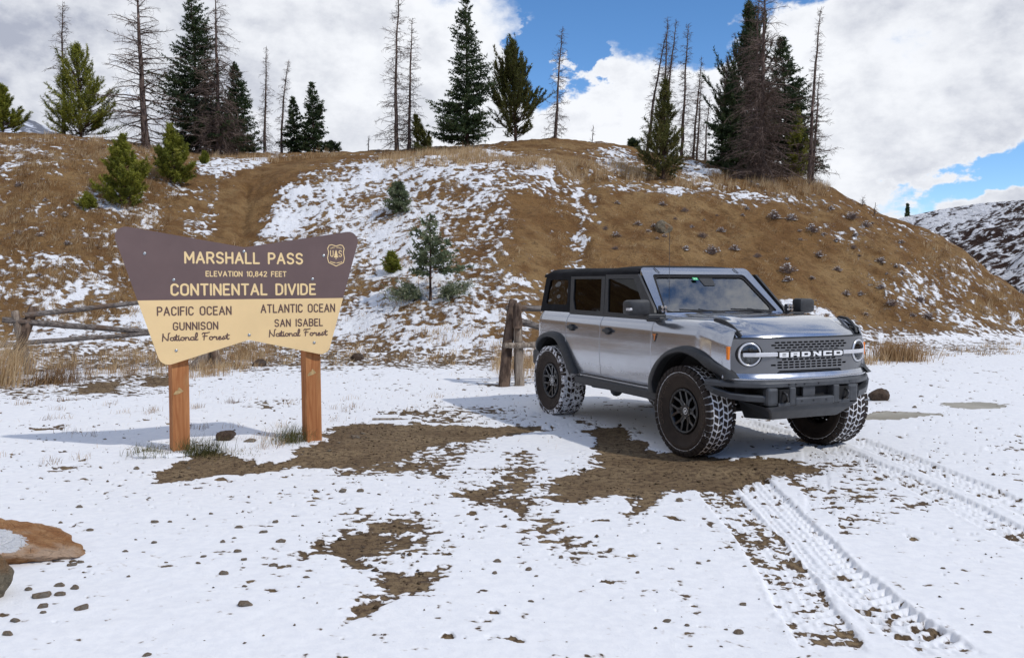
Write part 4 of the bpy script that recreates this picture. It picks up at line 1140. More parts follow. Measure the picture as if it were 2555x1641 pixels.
GL = {  # (advance width, strokes) on a cap height of 1
    'A': (0.62, [[(0, 0), (0.31, 1), (0.62, 0)], [(0.12, 0.33), (0.50, 0.33)]]),
    'B': (0.54, [[(0, 0), (0, 1), (0.30, 1)] + arc(0.30, 0.76, 0.22, 0.24, 90, -90) + [(0, 0.52)], [(0.30, 0.52)] + arc(0.30, 0.26, 0.24, 0.26, 90, -90) + [(0, 0)]]),
    'C': (0.54, [arc(0.28, 0.74, 0.26, 0.26, 15, 180) + arc(0.28, 0.26, 0.26, 0.26, 180, 345)]),
    'D': (0.55, [[(0, 0), (0, 1), (0.22, 1)] + arc(0.22, 0.68, 0.31, 0.32, 90, 0, 6) + arc(0.22, 0.32, 0.31, 0.32, 0, -90, 6) + [(0, 0)]]),
    'E': (0.46, [[(0.45, 1), (0, 1), (0, 0), (0.46, 0)], [(0, 0.52), (0.38, 0.52)]]),
    'F': (0.44, [[(0.44, 1), (0, 1), (0, 0)], [(0, 0.52), (0.36, 0.52)]]),
    'G': (0.56, [arc(0.28, 0.74, 0.27, 0.26, 15, 180) + arc(0.28, 0.26, 0.27, 0.26, 180, 350) + [(0.55, 0.45), (0.32, 0.45)]]),
    'H': (0.54, [[(0, 0), (0, 1)], [(0.54, 0), (0.54, 1)], [(0, 0.52), (0.54, 0.52)]]),
    'I': (0.0, [[(0, 0), (0, 1)]]),
    'L': (0.44, [[(0, 1), (0, 0), (0.44, 0)]]),
    'M': (0.68, [[(0, 0), (0, 1), (0.34, 0.30), (0.68, 1), (0.68, 0)]]),
    'N': (0.55, [[(0, 0), (0, 1), (0.55, 0), (0.55, 1)]]),
    'O': (0.56, [arc(0.28, 0.74, 0.28, 0.26, 0, 180) + arc(0.28, 0.26, 0.28, 0.26, 180, 360) + [(0.56, 0.74)]]),
    'P': (0.52, [[(0, 0), (0, 1), (0.28, 1)] + arc(0.28, 0.73, 0.24, 0.27, 90, -90) + [(0, 0.46)]]),
    'R': (0.54, [[(0, 0), (0, 1), (0.28, 1)] + arc(0.28, 0.74, 0.24, 0.26, 90, -90) + [(0, 0.48)], [(0.28, 0.48), (0.54, 0)]]),
    'S': (0.54, [arc(0.27, 0.755, 0.25, 0.245, 20, 235, 12) + [(0.40, 0.46)] + arc(0.27, 0.245, 0.26, 0.245, 55, -160, 12)]),
    'T': (0.54, [[(0.27, 0), (0.27, 1)], [(0, 1), (0.54, 1)]]),
    'U': (0.54, [[(0, 1)] + arc(0.27, 0.27, 0.27, 0.27, 180, 360) + [(0.54, 1)]]),
    'V': (0.60, [[(0, 1), (0.30, 0), (0.60, 1)]]),
    'W': (0.84, [[(0, 1), (0.2, 0), (0.42, 0.8), (0.64, 0), (0.84, 1)]]),
    'Y': (0.56, [[(0, 1), (0.28, 0.5), (0.56, 1)], [(0.28, 0.5), (0.28, 0)]]),
    '1': (0.16, [[(0, 0.84), (0.16, 1), (0.16, 0)]]),
    '0': (0.50, [arc(0.25, 0.75, 0.25, 0.25, 0, 180) + arc(0.25, 0.25, 0.25, 0.25, 180, 360) + [(0.50, 0.75)]]),
    '2': (0.50, [arc(0.25, 0.76, 0.24, 0.24, 165, -20) + [(0.0, 0.0), (0.50, 0.0)]]),
    '4': (0.54, [[(0.40, 0), (0.40, 1), (0, 0.30), (0.54, 0.30)]]),
    '8': (0.50, [arc(0.25, 0.76, 0.21, 0.24, 0, 360, 16), arc(0.25, 0.26, 0.25, 0.26, 0, 360, 16)]),
    ',': (0.05, [[(0.05, 0.06), (0.0, -0.16)]]),
    ' ': (0.34, []),
    # brush-script letters
    'n_': (0.62, [[(0.0, -0.05), (0.06, 0.95), (0.10, 0.6), (0.44, 0.05), (0.50, 0.05), (0.56, 0.98), (0.68, 1.04)]]),
    'a_': (0.40, [arc(0.20, 0.22, 0.17, 0.20, 40, 330, 12), [(0.36, 0.42), (0.34, 0.10), (0.44, 0.02), (0.52, 0.10)]]),
    't_': (0.24, [[(0.02, 0.15), (0.16, 0.80), (0.12, 0.12), (0.20, 0.0), (0.32, 0.12)], [(-0.04, 0.50), (0.34, 0.58)]]),
    'i_': (0.18, [[(0.06, 0.40), (0.05, 0.08), (0.13, 0.0), (0.24, 0.12)], [(0.09, 0.62), (0.10, 0.65)]]),
    'o_': (0.38, [arc(0.18, 0.22, 0.16, 0.21, 90, 450, 14) + [(0.30, 0.36), (0.44, 0.38)]]),
    'm_': (0.40, [[(0.02, 0.02), (0.06, 0.42), (0.08, 0.28)] + arc(0.20, 0.28, 0.11, 0.13, 170, 20, 6) + [(0.32, 0.06), (0.40, 0.02), (0.48, 0.12)]]),
    'l_': (0.22, [[(0.0, 0.10), (0.20, 0.55), (0.22, 0.95), (0.12, 1.02), (0.05, 0.70), (0.06, 0.15), (0.14, 0.0), (0.26, 0.08)]]),
    'f_': (0.60, [[(0.16, 0.0), (0.20, 0.5), (0.26, 0.95)], [(0.0, 0.80), (0.10, 0.98), (0.40, 0.94), (0.68, 1.04)], [(0.06, 0.50), (0.46, 0.54)]]),
    'r_': (0.34, [[(0.02, 0.30), (0.10, 0.46), (0.12, 0.36), (0.28, 0.38), (0.24, 0.10), (0.30, 0.0), (0.40, 0.10)]]),
    'e_': (0.34, [[(0.06, 0.18), (0.26, 0.26), (0.24, 0.40), (0.12, 0.40), (0.05, 0.20), (0.12, 0.0), (0.26, 0.02), (0.38, 0.14)]]),
    's_': (0.30, [[(0.0, 0.10), (0.16, 0.46), (0.18, 0.34), (0.24, 0.14), (0.14, 0.0), (0.02, 0.06)], [(0.2, 0.06), (0.32, 0.14)]]),
}
SCRIPT = {'N': 'n_', 'a': 'a_', 't': 't_', 'i': 'i_', 'o': 'o_', 'n': 'm_', 'l': 'l_', 'F': 'f_', 'r': 'r_', 'e': 'e_', 's': 's_'}


def ribbon(bm, pts, w, y, xf):
    """flat stroke with round joints and ends; xf maps (x, z, depth) to a vertex"""
    k = 0
    for i in range(len(pts) - 1):
        (ax, az_), (bx_, bz) = pts[i], pts[i + 1]
        dx, dz = bx_ - ax, bz - az_; L = math.hypot(dx, dz)
        if L < 1e-6: continue
        nx, nz = -dz / L * w, dx / L * w
        a0 = math.atan2(nz, nx)
        P = [(ax + w * math.cos(a0 + math.pi * j / 6), az_ + w * math.sin(a0 + math.pi * j / 6)) for j in range(7)]
        P += [(bx_ + w * math.cos(a0 + math.pi + math.pi * j / 6), bz + w * math.sin(a0 + math.pi + math.pi * j / 6)) for j in range(7)]
        yy = y - 0.00004 * (i % 5) - 0.00002 * (i % 2)
        bm.faces.new([bm.verts.new(xf(px, pz, yy)) for px, pz in P])


def text_line(name, s, u0, u1, z0, cap, w, material, parent, xf, track=0.26, script=False):
    """a line of letters from u0 to u1; cap height cap; stroke half-width w"""
    keys = [SCRIPT.get(c, c) if script else c for c in s]
    tot = sum(GL[k][0] for k in keys) * 1.0 + track * (len(keys) - 1)
    sc = (u1 - u0) / tot
    bm = bmesh.new(); x = u0; n = 0
    for k in keys:
        if k == ' ':       # each word is a piece of its own
            me = bpy.data.meshes.new(name); bm.to_mesh(me); bm.free(); link_mesh(name, me, parent, [material]); bm = bmesh.new()
        adv, st = GL[k]
        for stroke in st:
            ribbon(bm, [(x + px * sc, z0 + pz * cap) for px, pz in stroke], w, -0.0010 * 1 - 0.00022 * (n % 6), xf); n += 1
        x += (adv + track) * sc
    me = bpy.data.meshes.new(name); bm.to_mesh(me); bm.free()
    return link_mesh(name, me, parent, [material])


def outline_solid(name, loops, thick, parent, mats, xf=None, cuts=None):
    """flat shape with holes, given thickness, through a 2D curve (local X right, Z up, facing -Y)"""
    cu = bpy.data.curves.new(name, 'CURVE'); cu.dimensions = '2D'; cu.fill_mode = 'BOTH'; cu.extrude = thick / 2
    for lp in loops:
        sp = cu.splines.new('POLY'); sp.points.add(len(lp) - 1); sp.use_cyclic_u = True
        for i, (a, b) in enumerate(lp): sp.points[i].co = (a, b, 0, 1)
    tmp = bpy.data.objects.new('tmp', cu); COL.objects.link(tmp)
    dg = bpy.context.evaluated_depsgraph_get()
    me = bpy.data.meshes.new_from_object(tmp.evaluated_get(dg))
    bpy.data.objects.remove(tmp); bpy.data.curves.remove(cu)
    me.name = name
    me.materials.clear()
    if cuts:          # slice crossways so the shape can bend smoothly
        b_ = bmesh.new(); b_.from_mesh(me)
        for c in cuts:
            bmesh.ops.bisect_plane(b_, geom=b_.verts[:] + b_.edges[:] + b_.faces[:], plane_co=(c, 0, 0), plane_no=(1, 0, 0))
        b_.to_mesh(me); b_.free()
    for v in me.vertices:
        x, y, z = v.co
        v.co = xf(x, y, z) if xf else (x, -z, y)
    o = link_mesh(name, me, parent, mats)
    return o


def rounded(P, R, n=8):
    """round the corners of a polygon; R per corner"""
    out = []
    m = len(P)
    for i in range(m):
        p0 = Vector(P[i - 1]); p = Vector(P[i]); p2 = Vector(P[(i + 1) % m]); r = R[i]
        if r <= 0: out.append(tuple(p)); continue
        a = (p0 - p).normalized(); b = (p2 - p).normalized()
        ang = a.angle(b); d = r / math.tan(ang / 2)
        c = p + (a + b).normalized() * (r / math.sin(ang / 2))
        s = p + a * d; e = p + b * d
        v0 = s - c; v1 = e - c; tot = v0.angle_signed(v1)
        for j in range(n + 1):
            t = -tot * j / n
            out.append((c.x + v0.x * math.cos(t) - v0.y * math.sin(t), c.y + v0.x * math.sin(t) + v0.y * math.cos(t)))
    return out


def bm_obj(name, bm, parent, mats, smooth=False):
    me = bpy.data.meshes.new(name)
    bmesh.ops.recalc_face_normals(bm, faces=bm.faces)
    bm.to_mesh(me); bm.free()
    if smooth: me.polygons.foreach_set('use_smooth', [True] * len(me.polygons))
    return link_mesh(name, me, parent, mats)


def bx(bm, x0, x1, y0, y1, z0, z1, bevel=0.0):
    vs = [bm.verts.new((x, y, z)) for x in (x0, x1) for y in (y0, y1) for z in (z0, z1)]
    fs = [(0, 1, 3, 2), (4, 6, 7, 5), (0, 4, 5, 1), (2, 3, 7, 6), (0, 2, 6, 4), (1, 5, 7, 3)]
    f = [bm.faces.new([vs[i] for i in q]) for q in fs]
    if bevel:
        es = list({e for q in f for e in q.edges})
        bmesh.ops.bevel(bm, geom=es, offset=bevel, segments=2, profile=0.5, affect='EDGES')
    return vs


# ------------------------------------------------------------------ the pass sign
def wood_mat(name, c1, c2, c3, sc=1.0):
    m = bpy.data.materials.new(name); m.use_nodes = True
    N = NT(m.node_tree); b = m.node_tree.nodes['Principled BSDF']
    g = N.n('ShaderNodeTexCoord').outputs['Object']
    n1 = N.noise(N.mapping(g, (22 * sc, 22 * sc, 1.4 * sc)), 1.0, 6, 0.7, distort=0.6)
    n2 = N.noise(N.mapping(g, (5 * sc, 5 * sc, 0.9 * sc)), 1.0, 4, 0.6)
    c = N.mix(N.ss(n1, 0.32, 0.68), c1, c2)
    c = N.mix(N.m('MULTIPLY', N.ss(n2, 0.5, 0.7), 0.7), c, c3)
    N.put(b.inputs['Base Color'], c)
    b.inputs['Roughness'].default_value = 0.85; b.inputs['Specular IOR Level'].default_value = 0.15
    N.link(N.bump(n1, 0.5, 0.004), b.inputs['Normal'])
    return m


M_post = wood_mat('cedar', (0.34, 0.125, 0.048), (0.52, 0.24, 0.10), (0.46, 0.32, 0.15))
M_knot = mat('split_wood', (0.46, 0.32, 0.15), 0.8, build=noisy((0.46, 0.32, 0.15), 0.3, 30))
M_log = wood_mat('weathered_log', (0.10, 0.085, 0.075), (0.24, 0.21, 0.185), (0.16, 0.12, 0.09), 0.8)
M_log_w = wood_mat('bare_log', (0.22, 0.17, 0.13), (0.42, 0.36, 0.29), (0.20, 0.12, 0.08), 0.8)
M_sbrown = mat('sign_brown', (0.150, 0.098, 0.092), 0.55, build=noisy((0.150, 0.098, 0.092), 0.07, 3.0, 0.10, 120, 0.001))
M_scream = mat('sign_cream', (0.90, 0.66, 0.33), 0.55, build=noisy((0.90, 0.655, 0.335), 0.035, 2.5, 0.06, 120, 0.001))
M_lcream = mat('letter_cream', (0.93, 0.69, 0.35), 0.6)
M_lbrown = mat('letter_brown', (0.13, 0.072, 0.060), 0.6)
M_bolt = mat('zinc', (0.45, 0.48, 0.50), 0.4, 0.9)

SGX, SGY = -3.35, 8.72
sign = empty('pass_sign', (SGX, SGY, 0.0), math.radians(24.2))
tag(sign, 'brown and cream routed sign reading MARSHALL PASS on two square timber posts', 'sign')
sz0 = land(np.array([SGX, -2.11]), np.array([SGY, 9.28]))
# the board outline in the sign's own plane (right, up)
TL, TR, BR, BL = (-0.575, 2.262), (1.875, 2.262), (1.50, 0.925), (-0.135, 0.865)
TM, BM_ = (0.665, 2.055), (0.695, 1.115)
dL = (TL[0] + (BL[0] - TL[0]) * (TL[1] - 1.525) / (TL[1] - BL[1]), 1.525)
dR = (TR[0] + (BR[0] - TR[0]) * (TR[1] - 1.535) / (TR[1] - BR[1]), 1.535)
T_ = 0.038


def sxf(x, y, z):          # board front face at local y = -0.03
    return (x, -0.03 - T_ / 2 - z, y)


up_loop = rounded([dL, dR, TR, TM, TL], [0, 0, 0.10, 0, 0.10])
lo_loop = rounded([dR, dL, BL, BM_, BR], [0, 0, 0.10, 0, 0.10])
outline_solid('upper_board', [up_loop], T_, sign, [M_sbrown], sxf)
outline_solid('lower_board', [lo_loop], T_ - 0.001, sign, [M_scream], sxf)
yf = -0.03 - T_


def txf(x, z, d):
    return (x, yf + d, z)


text_line('lettering', 'MARSHALL PASS', 0.10, 1.245, 1.895, 0.102, 0.0098, M_lcream, sign, txf, 0.27)
text_line('lettering', 'ELEVATION 10,842 FEET', 0.292, 1.077, 1.762, 0.048, 0.0048, M_lcream, sign, txf, 0.27)
text_line('lettering', 'CONTINENTAL DIVIDE', -0.035, 1.375, 1.577, 0.103, 0.0100, M_lcream, sign, txf, 0.27)
text_line('lettering', 'PACIFIC OCEAN', -0.165, 0.525, 1.378, 0.078, 0.0066, M_lbrown, sign, txf, 0.27)
text_line('lettering', 'ATLANTIC OCEAN', 0.822, 1.578, 1.392, 0.078, 0.0066, M_lbrown, sign, txf, 0.27)
text_line('lettering', 'GUNNISON', -0.022, 0.395, 1.232, 0.070, 0.0062, M_lbrown, sign, txf, 0.27)
text_line('lettering', 'SAN ISABEL', 0.958, 1.448, 1.246, 0.070, 0.0062, M_lbrown, sign, txf, 0.27)
text_line('lettering', 'National Forest', -0.125, 0.495, 1.126, 0.072, 0.0055, M_lbrown, sign, txf, 0.05, True)
text_line('lettering', 'National Forest', 0.90, 1.49, 1.143, 0.070, 0.0055, M_lbrown, sign, txf, 0.05, True)
# shield with tree and letters
bm = bmesh.new()
SX, SZ = 1.60, 1.985
half = [(0.0, 0.098), (0.045, 0.112), (0.072, 0.104), (0.088, 0.072), (0.078, 0.035), (0.090, -0.03), (0.078, -0.075), (0.03, -0.098), (0, -0.112)]
ring = half + [(-a, b) for a, b in half[-2:0:-1]]
ribbon(bm, [(SX + a, SZ + b) for a, b in ring + ring[:1]], 0.0042, -0.001, txf)
ribbon(bm, [(SX - 0.058 + a * 0.05, SZ - 0.012 + b * 0.062) for a, b in GL['U'][1][0]], 0.0044, -0.0013, txf)
ribbon(bm, [(SX + 0.030 + a * 0.055, SZ - 0.012 + b * 0.062) for a, b in GL['S'][1][0]], 0.0044, -0.0013, txf)
ribbon(bm, [(SX, SZ - 0.04), (SX, SZ - 0.01)], 0.0035, -0.0015, txf)
for k, (w_, zb, zt) in enumerate([(0.026, -0.022, 0.028), (0.020, 0.004, 0.044), (0.013, 0.028, 0.060)]):
    bm.faces.new([bm.verts.new(txf(SX + a, SZ + b, -0.0018 - 0.0002 * k)) for a, b in ((-w_, zb), (w_, zb), (0, zt))])
for word, z0_, cap in (('FOREST SERVICE', 0.066, 0.013), ('DEPARTMENT OF AGRICULTURE'.replace('Q', ''), -0.072, 0.010)):
    kk = [c for c in word if c in GL]
    tot = sum(GL[c][0] for c in kk) + 0.27 * (len(kk) - 1); sc_ = (0.12 if z0_ > 0 else 0.125) / tot; x_ = SX - tot * sc_ / 2
    for j, c in enumerate(kk):
        bend = 0.012 * (1 - ((x_ - SX) / 0.06) ** 2) * (1 if z0_ > 0 else -1)
        for st in GL[c][1]:
            ribbon(bm, [(x_ + a * sc_, SZ + z0_ + bend + b * cap) for a, b in st], 0.0011, -0.0012 - 0.0001 * (j % 4), txf)
        x_ += (GL[c][0] + 0.27) * sc_
bm_obj('shield_emblem', bm, sign, [M_lcream])
bm = bmesh.new()
bmesh.ops.create_uvsphere(bm, u_segments=10, v_segments=6, radius=0.0155)
bolt_me = bpy.data.meshes.new('bolt'); bm.to_mesh(bolt_me); bm.free(); bolt_me.materials.append(M_bolt)
for u_, v_ in ((-0.27, 1.98), (0.66, 2.012), (1.47, 1.98), (-0.01, 1.725), (1.35, 1.735), (0.70, 1.165), (0.0, 1.028), (1.36, 1.068)):
    b_ = bpy.data.objects.new('bolt', bolt_me); COL.objects.link(b_); b_.parent = sign
    b_.location = (u_, yf - 0.0015, v_); b_.scale = (1, 0.45, 1)
# square posts, a little uneven, rotated more toward the road than the board
for u_, top, tw, ww in ((0.035, 2.0, 0.15, 0.165), (1.36, 2.02, 0.12, 0.165)):
    bm = bmesh.new()
    bx(bm, -ww / 2, ww / 2, 0.0, ww, -0.3, top, 0.006)
    bmesh.ops.subdivide_edges(bm, edges=[e for e in bm.edges if abs(e.verts[0].co.z - e.verts[1].co.z) > 1], cuts=14)
    for v in bm.verts:
        v.co.x += 0.004 * math.sin(v.co.z * 3 + u_); v.co.y += 0.003 * math.sin(v.co.z * 5)
    p_ = bm_obj('post', bm, sign, [M_post]); p_.location = (u_, -0.008, 0.0); p_.rotation_euler = (0, 0, tw)
    bm = bmesh.new()          # splintered scar round a knot
    zc_ = 0.62 if u_ < 1 else 0.75
    for k in range(5):
        P = [(-ww * 0.36 + 0.004 * k, zc_ - 0.03 + 0.006 * k), (-ww * 0.10, zc_ - 0.022 + 0.007 * k), (ww * 0.12 - 0.008 * k, zc_ - 0.004 + 0.008 * k)]
        ribbon(bm, P, 0.007, -0.0035 - 0.0004 * k, lambda x, z, d: (x, d, z))
    s_ = bm_obj('splinter_scar', bm, p_, [M_knot])
    s_.location = (0, 0.0, 0)
# ------------------------------------------------------------------ the silver four-door off-roader
CAR = empty('off_road_car', (2.54181, 8.89134, 0.0), -1.1608623)
tag(CAR, 'silver boxy four-door off-road car with black soft top and snow-packed tyres', 'car')


def paint_mat():
    m = mat('silver_paint', (0.44, 0.46, 0.50), 0.22, 0.88, coat=1.0)
    N = NT(m.node_tree); b = m.node_tree.nodes['Principled BSDF']
    g = N.n('ShaderNodeTexCoord').outputs['Object']
    d = N.ss(N.noise(g, 3.0, 5, 0.7), 0.35, 0.75)
    zz = N.n('ShaderNodeSeparateXYZ'); N.link(g, zz.inputs[0])
    low = N.ss(zz.outputs[2], 1.0, 0.55)
    N.put(b.inputs['Roughness'], N.m('ADD', 0.15, N.m('ADD', N.m('MULTIPLY', d, 0.06), N.m('MULTIPLY', low, 0.16))))
    N.put(b.inputs['Base Color'], N.mix(N.m('MULTIPLY', low, N.m('MULTIPLY', d, 0.35)), (0.45, 0.47, 0.515), (0.25, 0.22, 0.19)))
    # faint flow of dried road spray
    fl = N.noise(N.mapping(g, (1.2, 1, 6)), 2.0, 5, 0.6)
    N.link(N.bump(fl, 0.06, 0.003), b.inputs['Normal'])
    return m


M_paint = paint_mat()
M_grille = mat('grille_grey', (0.20, 0.205, 0.215), 0.38, 0.55, coat=0.2)
M_plast = mat('black_plastic', (0.030, 0.032, 0.035), 0.5, build=noisy((0.032, 0.034, 0.037), 0.2, 30, 0.25, 300, 0.0006))
M_bumper = mat('bumper_grey', (0.060, 0.065, 0.072), 0.42, 0.2, build=noisy((0.062, 0.067, 0.075), 0.15, 14, 0.15, 250, 0.0006))
M_black = mat('black_void', (0.006, 0.006, 0.007), 0.8)
M_fabric = mat('soft_top_fabric', (0.008, 0.008, 0.010), 0.9, spec=0.25, build=noisy((0.009, 0.009, 0.011), 0.3, 6, 0.35, 7, 0.02))
M_rim = mat('gloss_black', (0.006, 0.006, 0.007), 0.35, coat=0.5)
M_chrome = mat('chrome', (0.75, 0.76, 0.78), 0.12, 1.0)
M_bar = mat('lamp_bar', (0.70, 0.71, 0.74), 0.25, 0.4)
M_white = mat('white_badge', (0.86, 0.87, 0.88), 0.35)
M_amber = mat('amber_lens', (0.85, 0.22, 0.01), 0.25)
M_red = mat('red_lens', (0.35, 0.01, 0.01), 0.2)
M_orange = mat('orange_badge', (0.65, 0.22, 0.05), 0.4)
M_green = mat('green_sticker', (0.05, 0.55, 0.20), 0.5)
M_seat = mat('seat_dark', (0.035, 0.037, 0.042), 0.7)


def glass_mat(name, tint, refl=1.0, rough=0.0, ior=1.6):
    m = bpy.data.materials.new(name); m.use_nodes = True
    t = m.node_tree; t.nodes.clear(); N = NT(t)
    tr = N.n('ShaderNodeBsdfTransparent'); tr.inputs[0].default_value = tuple(tint) + (1,)
    gl = N.n('ShaderNodeBsdfGlossy'); gl.inputs['Roughness'].default_value = rough; gl.inputs[0].default_value = (refl, refl, refl, 1)
    fr = N.n('ShaderNodeFresnel'); fr.inputs[0].default_value = ior
    mxs = N.n('ShaderNodeMixShader'); o = N.n('ShaderNodeOutputMaterial')
    N.link(fr.outputs[0], mxs.inputs[0]); N.link(tr.outputs[0], mxs.inputs[1]); N.link(gl.outputs[0], mxs.inputs[2]); N.link(mxs.outputs[0], o.inputs[0])
    return m


M_ws = glass_mat('windscreen_glass', (0.50, 0.58, 0.60), ior=3.1)
M_tint = glass_mat('tinted_glass', (0.03, 0.03, 0.034), refl=0.45)
M_vinyl = glass_mat('vinyl_window', (0.10, 0.09, 0.085), 0.9, 0.03)
M_lens = glass_mat('lamp_glass', (0.85, 0.87, 0.88))


def tyre_mat(name, col, snow_lo, snow_hi, sc):
    m = bpy.data.materials.new(name); m.use_nodes = True
    N = NT(m.node_tree); b = m.node_tree.nodes['Principled BSDF']
    g = N.n('ShaderNodeTexCoord').outputs['Object']
    n1 = N.noise(g, sc, 5, 0.65); n2 = N.noise(g, 60, 3, 0.6); n3 = N.noise(g, 4, 4, 0.6)
    c = N.mix(N.ss(n3, 0.35, 0.65), col, tuple(v * 0.6 for v in col))
    s = N.ss(N.m('ADD', n1, N.m('MULTIPLY', N.m('SUBTRACT', n2, 0.5), 0.12)), snow_lo, snow_hi)
    N.put(b.inputs['Base Color'], N.mix(s, c, (0.80, 0.81, 0.84)))
    b.inputs['Roughness'].default_value = 0.8; b.inputs['Specular IOR Level'].default_value = 0.3
    N.link(N.bump(N.m('ADD', n2, s), 0.5, 0.004), b.inputs['Normal'])
    return m


M_side = tyre_mat('tyre_sidewall', (0.048, 0.036, 0.029), 0.95, 0.99, 10)
M_groove = tyre_mat('packed_snow', (0.10, 0.06, 0.04), 0.34, 0.40, 9)
M_block = tyre_mat('tread_rubber', (0.035, 0.027, 0.023), 0.66, 0.70, 12)
M_block_r = tyre_mat('tread_rubber_snowy', (0.045, 0.030, 0.022), 0.47, 0.54, 18)
M_tlet = mat('tyre_lettering', (0.085, 0.060, 0.045), 0.75)


def bevel(o, w=0.006, seg=2, ang=35):
    b = o.modifiers.new('bevel', 'BEVEL'); b.width = w; b.segments = seg; b.limit_method = 'ANGLE'; b.angle_limit = math.radians(ang); b.harden_normals = False
    return o


def lathe_y(prof, n=48):
    """revolve (radius, y) round the y axis -> V,F"""
    prof = np.array(prof); a = np.arange(n) * 2 * np.pi / n
    V = np.stack([prof[:, 0][:, None] * np.cos(a), np.repeat(prof[:, 1][:, None], n, 1), prof[:, 0][:, None] * np.sin(a)], -1).reshape(-1, 3)
    i = np.arange(len(prof) * n).reshape(len(prof), n)
    F = np.stack([i[:-1], np.roll(i[:-1], -1, 1), np.roll(i[1:], -1, 1), i[1:]], -1).reshape(-1, 4)
    return V, F


def sweep(bm, path, sec, closed_sec=True, caps=True, up=(0, 0, 1)):
    """sweep a section (list of (a, b): a across, b up) along a path of 3D points"""
    path = [Vector(p) for p in path]; rings = []
    upv = Vector(up)
    for i, p in enumerate(path):
        d = (path[min(i + 1, len(path) - 1)] - path[max(i - 1, 0)]).normalized()
        s = d.cross(upv).normalized(); u = s.cross(d).normalized()
        sc = sec[i] if isinstance(sec[0][0], (tuple, list)) else sec
        rings.append([bm.verts.new(p + s * a + u * b) for a, b in sc])
    n = len(rings[0])
    for i in range(len(rings) - 1):
        for k in range(n if closed_sec else n - 1):
            bm.faces.new([rings[i][k], rings[i][(k + 1) % n], rings[i + 1][(k + 1) % n], rings[i + 1][k]])
    if caps and closed_sec:
        bm.faces.new(rings[0]); bm.faces.new(rings[-1][::-1])


def circ(r, n=8):
    return [(r * math.cos(2 * math.pi * k / n), r * math.sin(2 * math.pi * k / n)) for k in range(n)]


def catmull(P, n):
    P = np.array(P, float); t = np.linspace(0, len(P) - 1, n); out = []
    for q in t:
        i = min(int(q), len(P) - 2); f = q - i
        p0, p1, p2, p3 = P[max(i - 1, 0)], P[i], P[i + 1], P[min(i + 2, len(P) - 1)]
        out.append(0.5 * (2 * p1 + (p2 - p0) * f + (2 * p0 - 5 * p1 + 4 * p2 - p3) * f * f + (3 * p1 - p0 - 3 * p2 + p3) * f ** 3))
    return np.array(out)


# --- outer skin
SIDE = catmull([(.895, .585), (.915, .66), (.930, .80), (.936, .98), (.934, 1.12), (.928, 1.20), (.908, 1.262), (.885, 1.300), (.862, 1.330)], 60)
FTOP = catmull([(.928, 1.20), (.910, 1.262), (.884, 1.302), (.845, 1.330), (.800, 1.341), (.748, 1.345)], 26)
FSEC = np.concatenate([SIDE[SIDE[:, 1] < 1.195], FTOP])


def drop(x):
    return 0.155 * np.clip((x - 0.12) / 0.53, 0, 1) ** 2.3


def inset(x):
    return 0.045 * smoothstep(0.15, 0.52, x) + 0.085 * np.clip((x - 0.36) / 0.19, 0, 1) ** 2.2


def rear_in(x):
    q = np.clip((-3.28 - x) / 0.20, 0, 1)
    return 0.17 * (1 - np.sqrt(np.clip(1 - q * q, 0, 1)))


FLARE_F_OUT = [(-0.62, 0.575), (-0.61, 0.70), (-0.585, 0.77), (-0.481, 0.893), (-0.286, 1.015), (-0.072, 1.078), (0.108, 1.088), (0.283, 1.052), (0.452, 0.955), (0.640, 0.822)]
FLARE_F_IN = [(-0.47, 0.575), (-0.50, 0.66), (-0.475, 0.74), (-0.40, 0.85), (-0.272, 0.952), (-0.070, 1.014), (0.090, 1.018), (0.249, 0.975), (0.380, 0.888), (0.50, 0.795)]
FLARE_R_OUT = [(-3.56, 0.70), (-3.47, 0.83), (-3.29, 0.99), (-3.07, 1.066), (-2.84, 1.082), (-2.66, 1.040), (-2.49, 0.905), (-2.35, 0.735), (-2.25, 0.60)]
FLARE_R_IN = [(-3.46, 0.66), (-3.38, 0.79), (-3.23, 0.925), (-3.05, 0.998), (-2.86, 1.010), (-2.70, 0.962), (-2.56, 0.820), (-2.44, 0.690), (-2.36, 0.60)]


def _cut(xq, zq):
    inside = np.zeros(xq.shape, bool)
    for a, b in ((FLARE_F_OUT, FLARE_F_IN), (FLARE_R_OUT, FLARE_R_IN)):
        P = [((p[0] + q[0]) / 2, (p[1] + q[1]) / 2) for p, q in zip(a, b)]
        P = [(P[0][0], 0.2)] + P + [(P[-1][0], 0.2)]
        inside |= sd_poly(xq, zq, P) < 0
    return inside


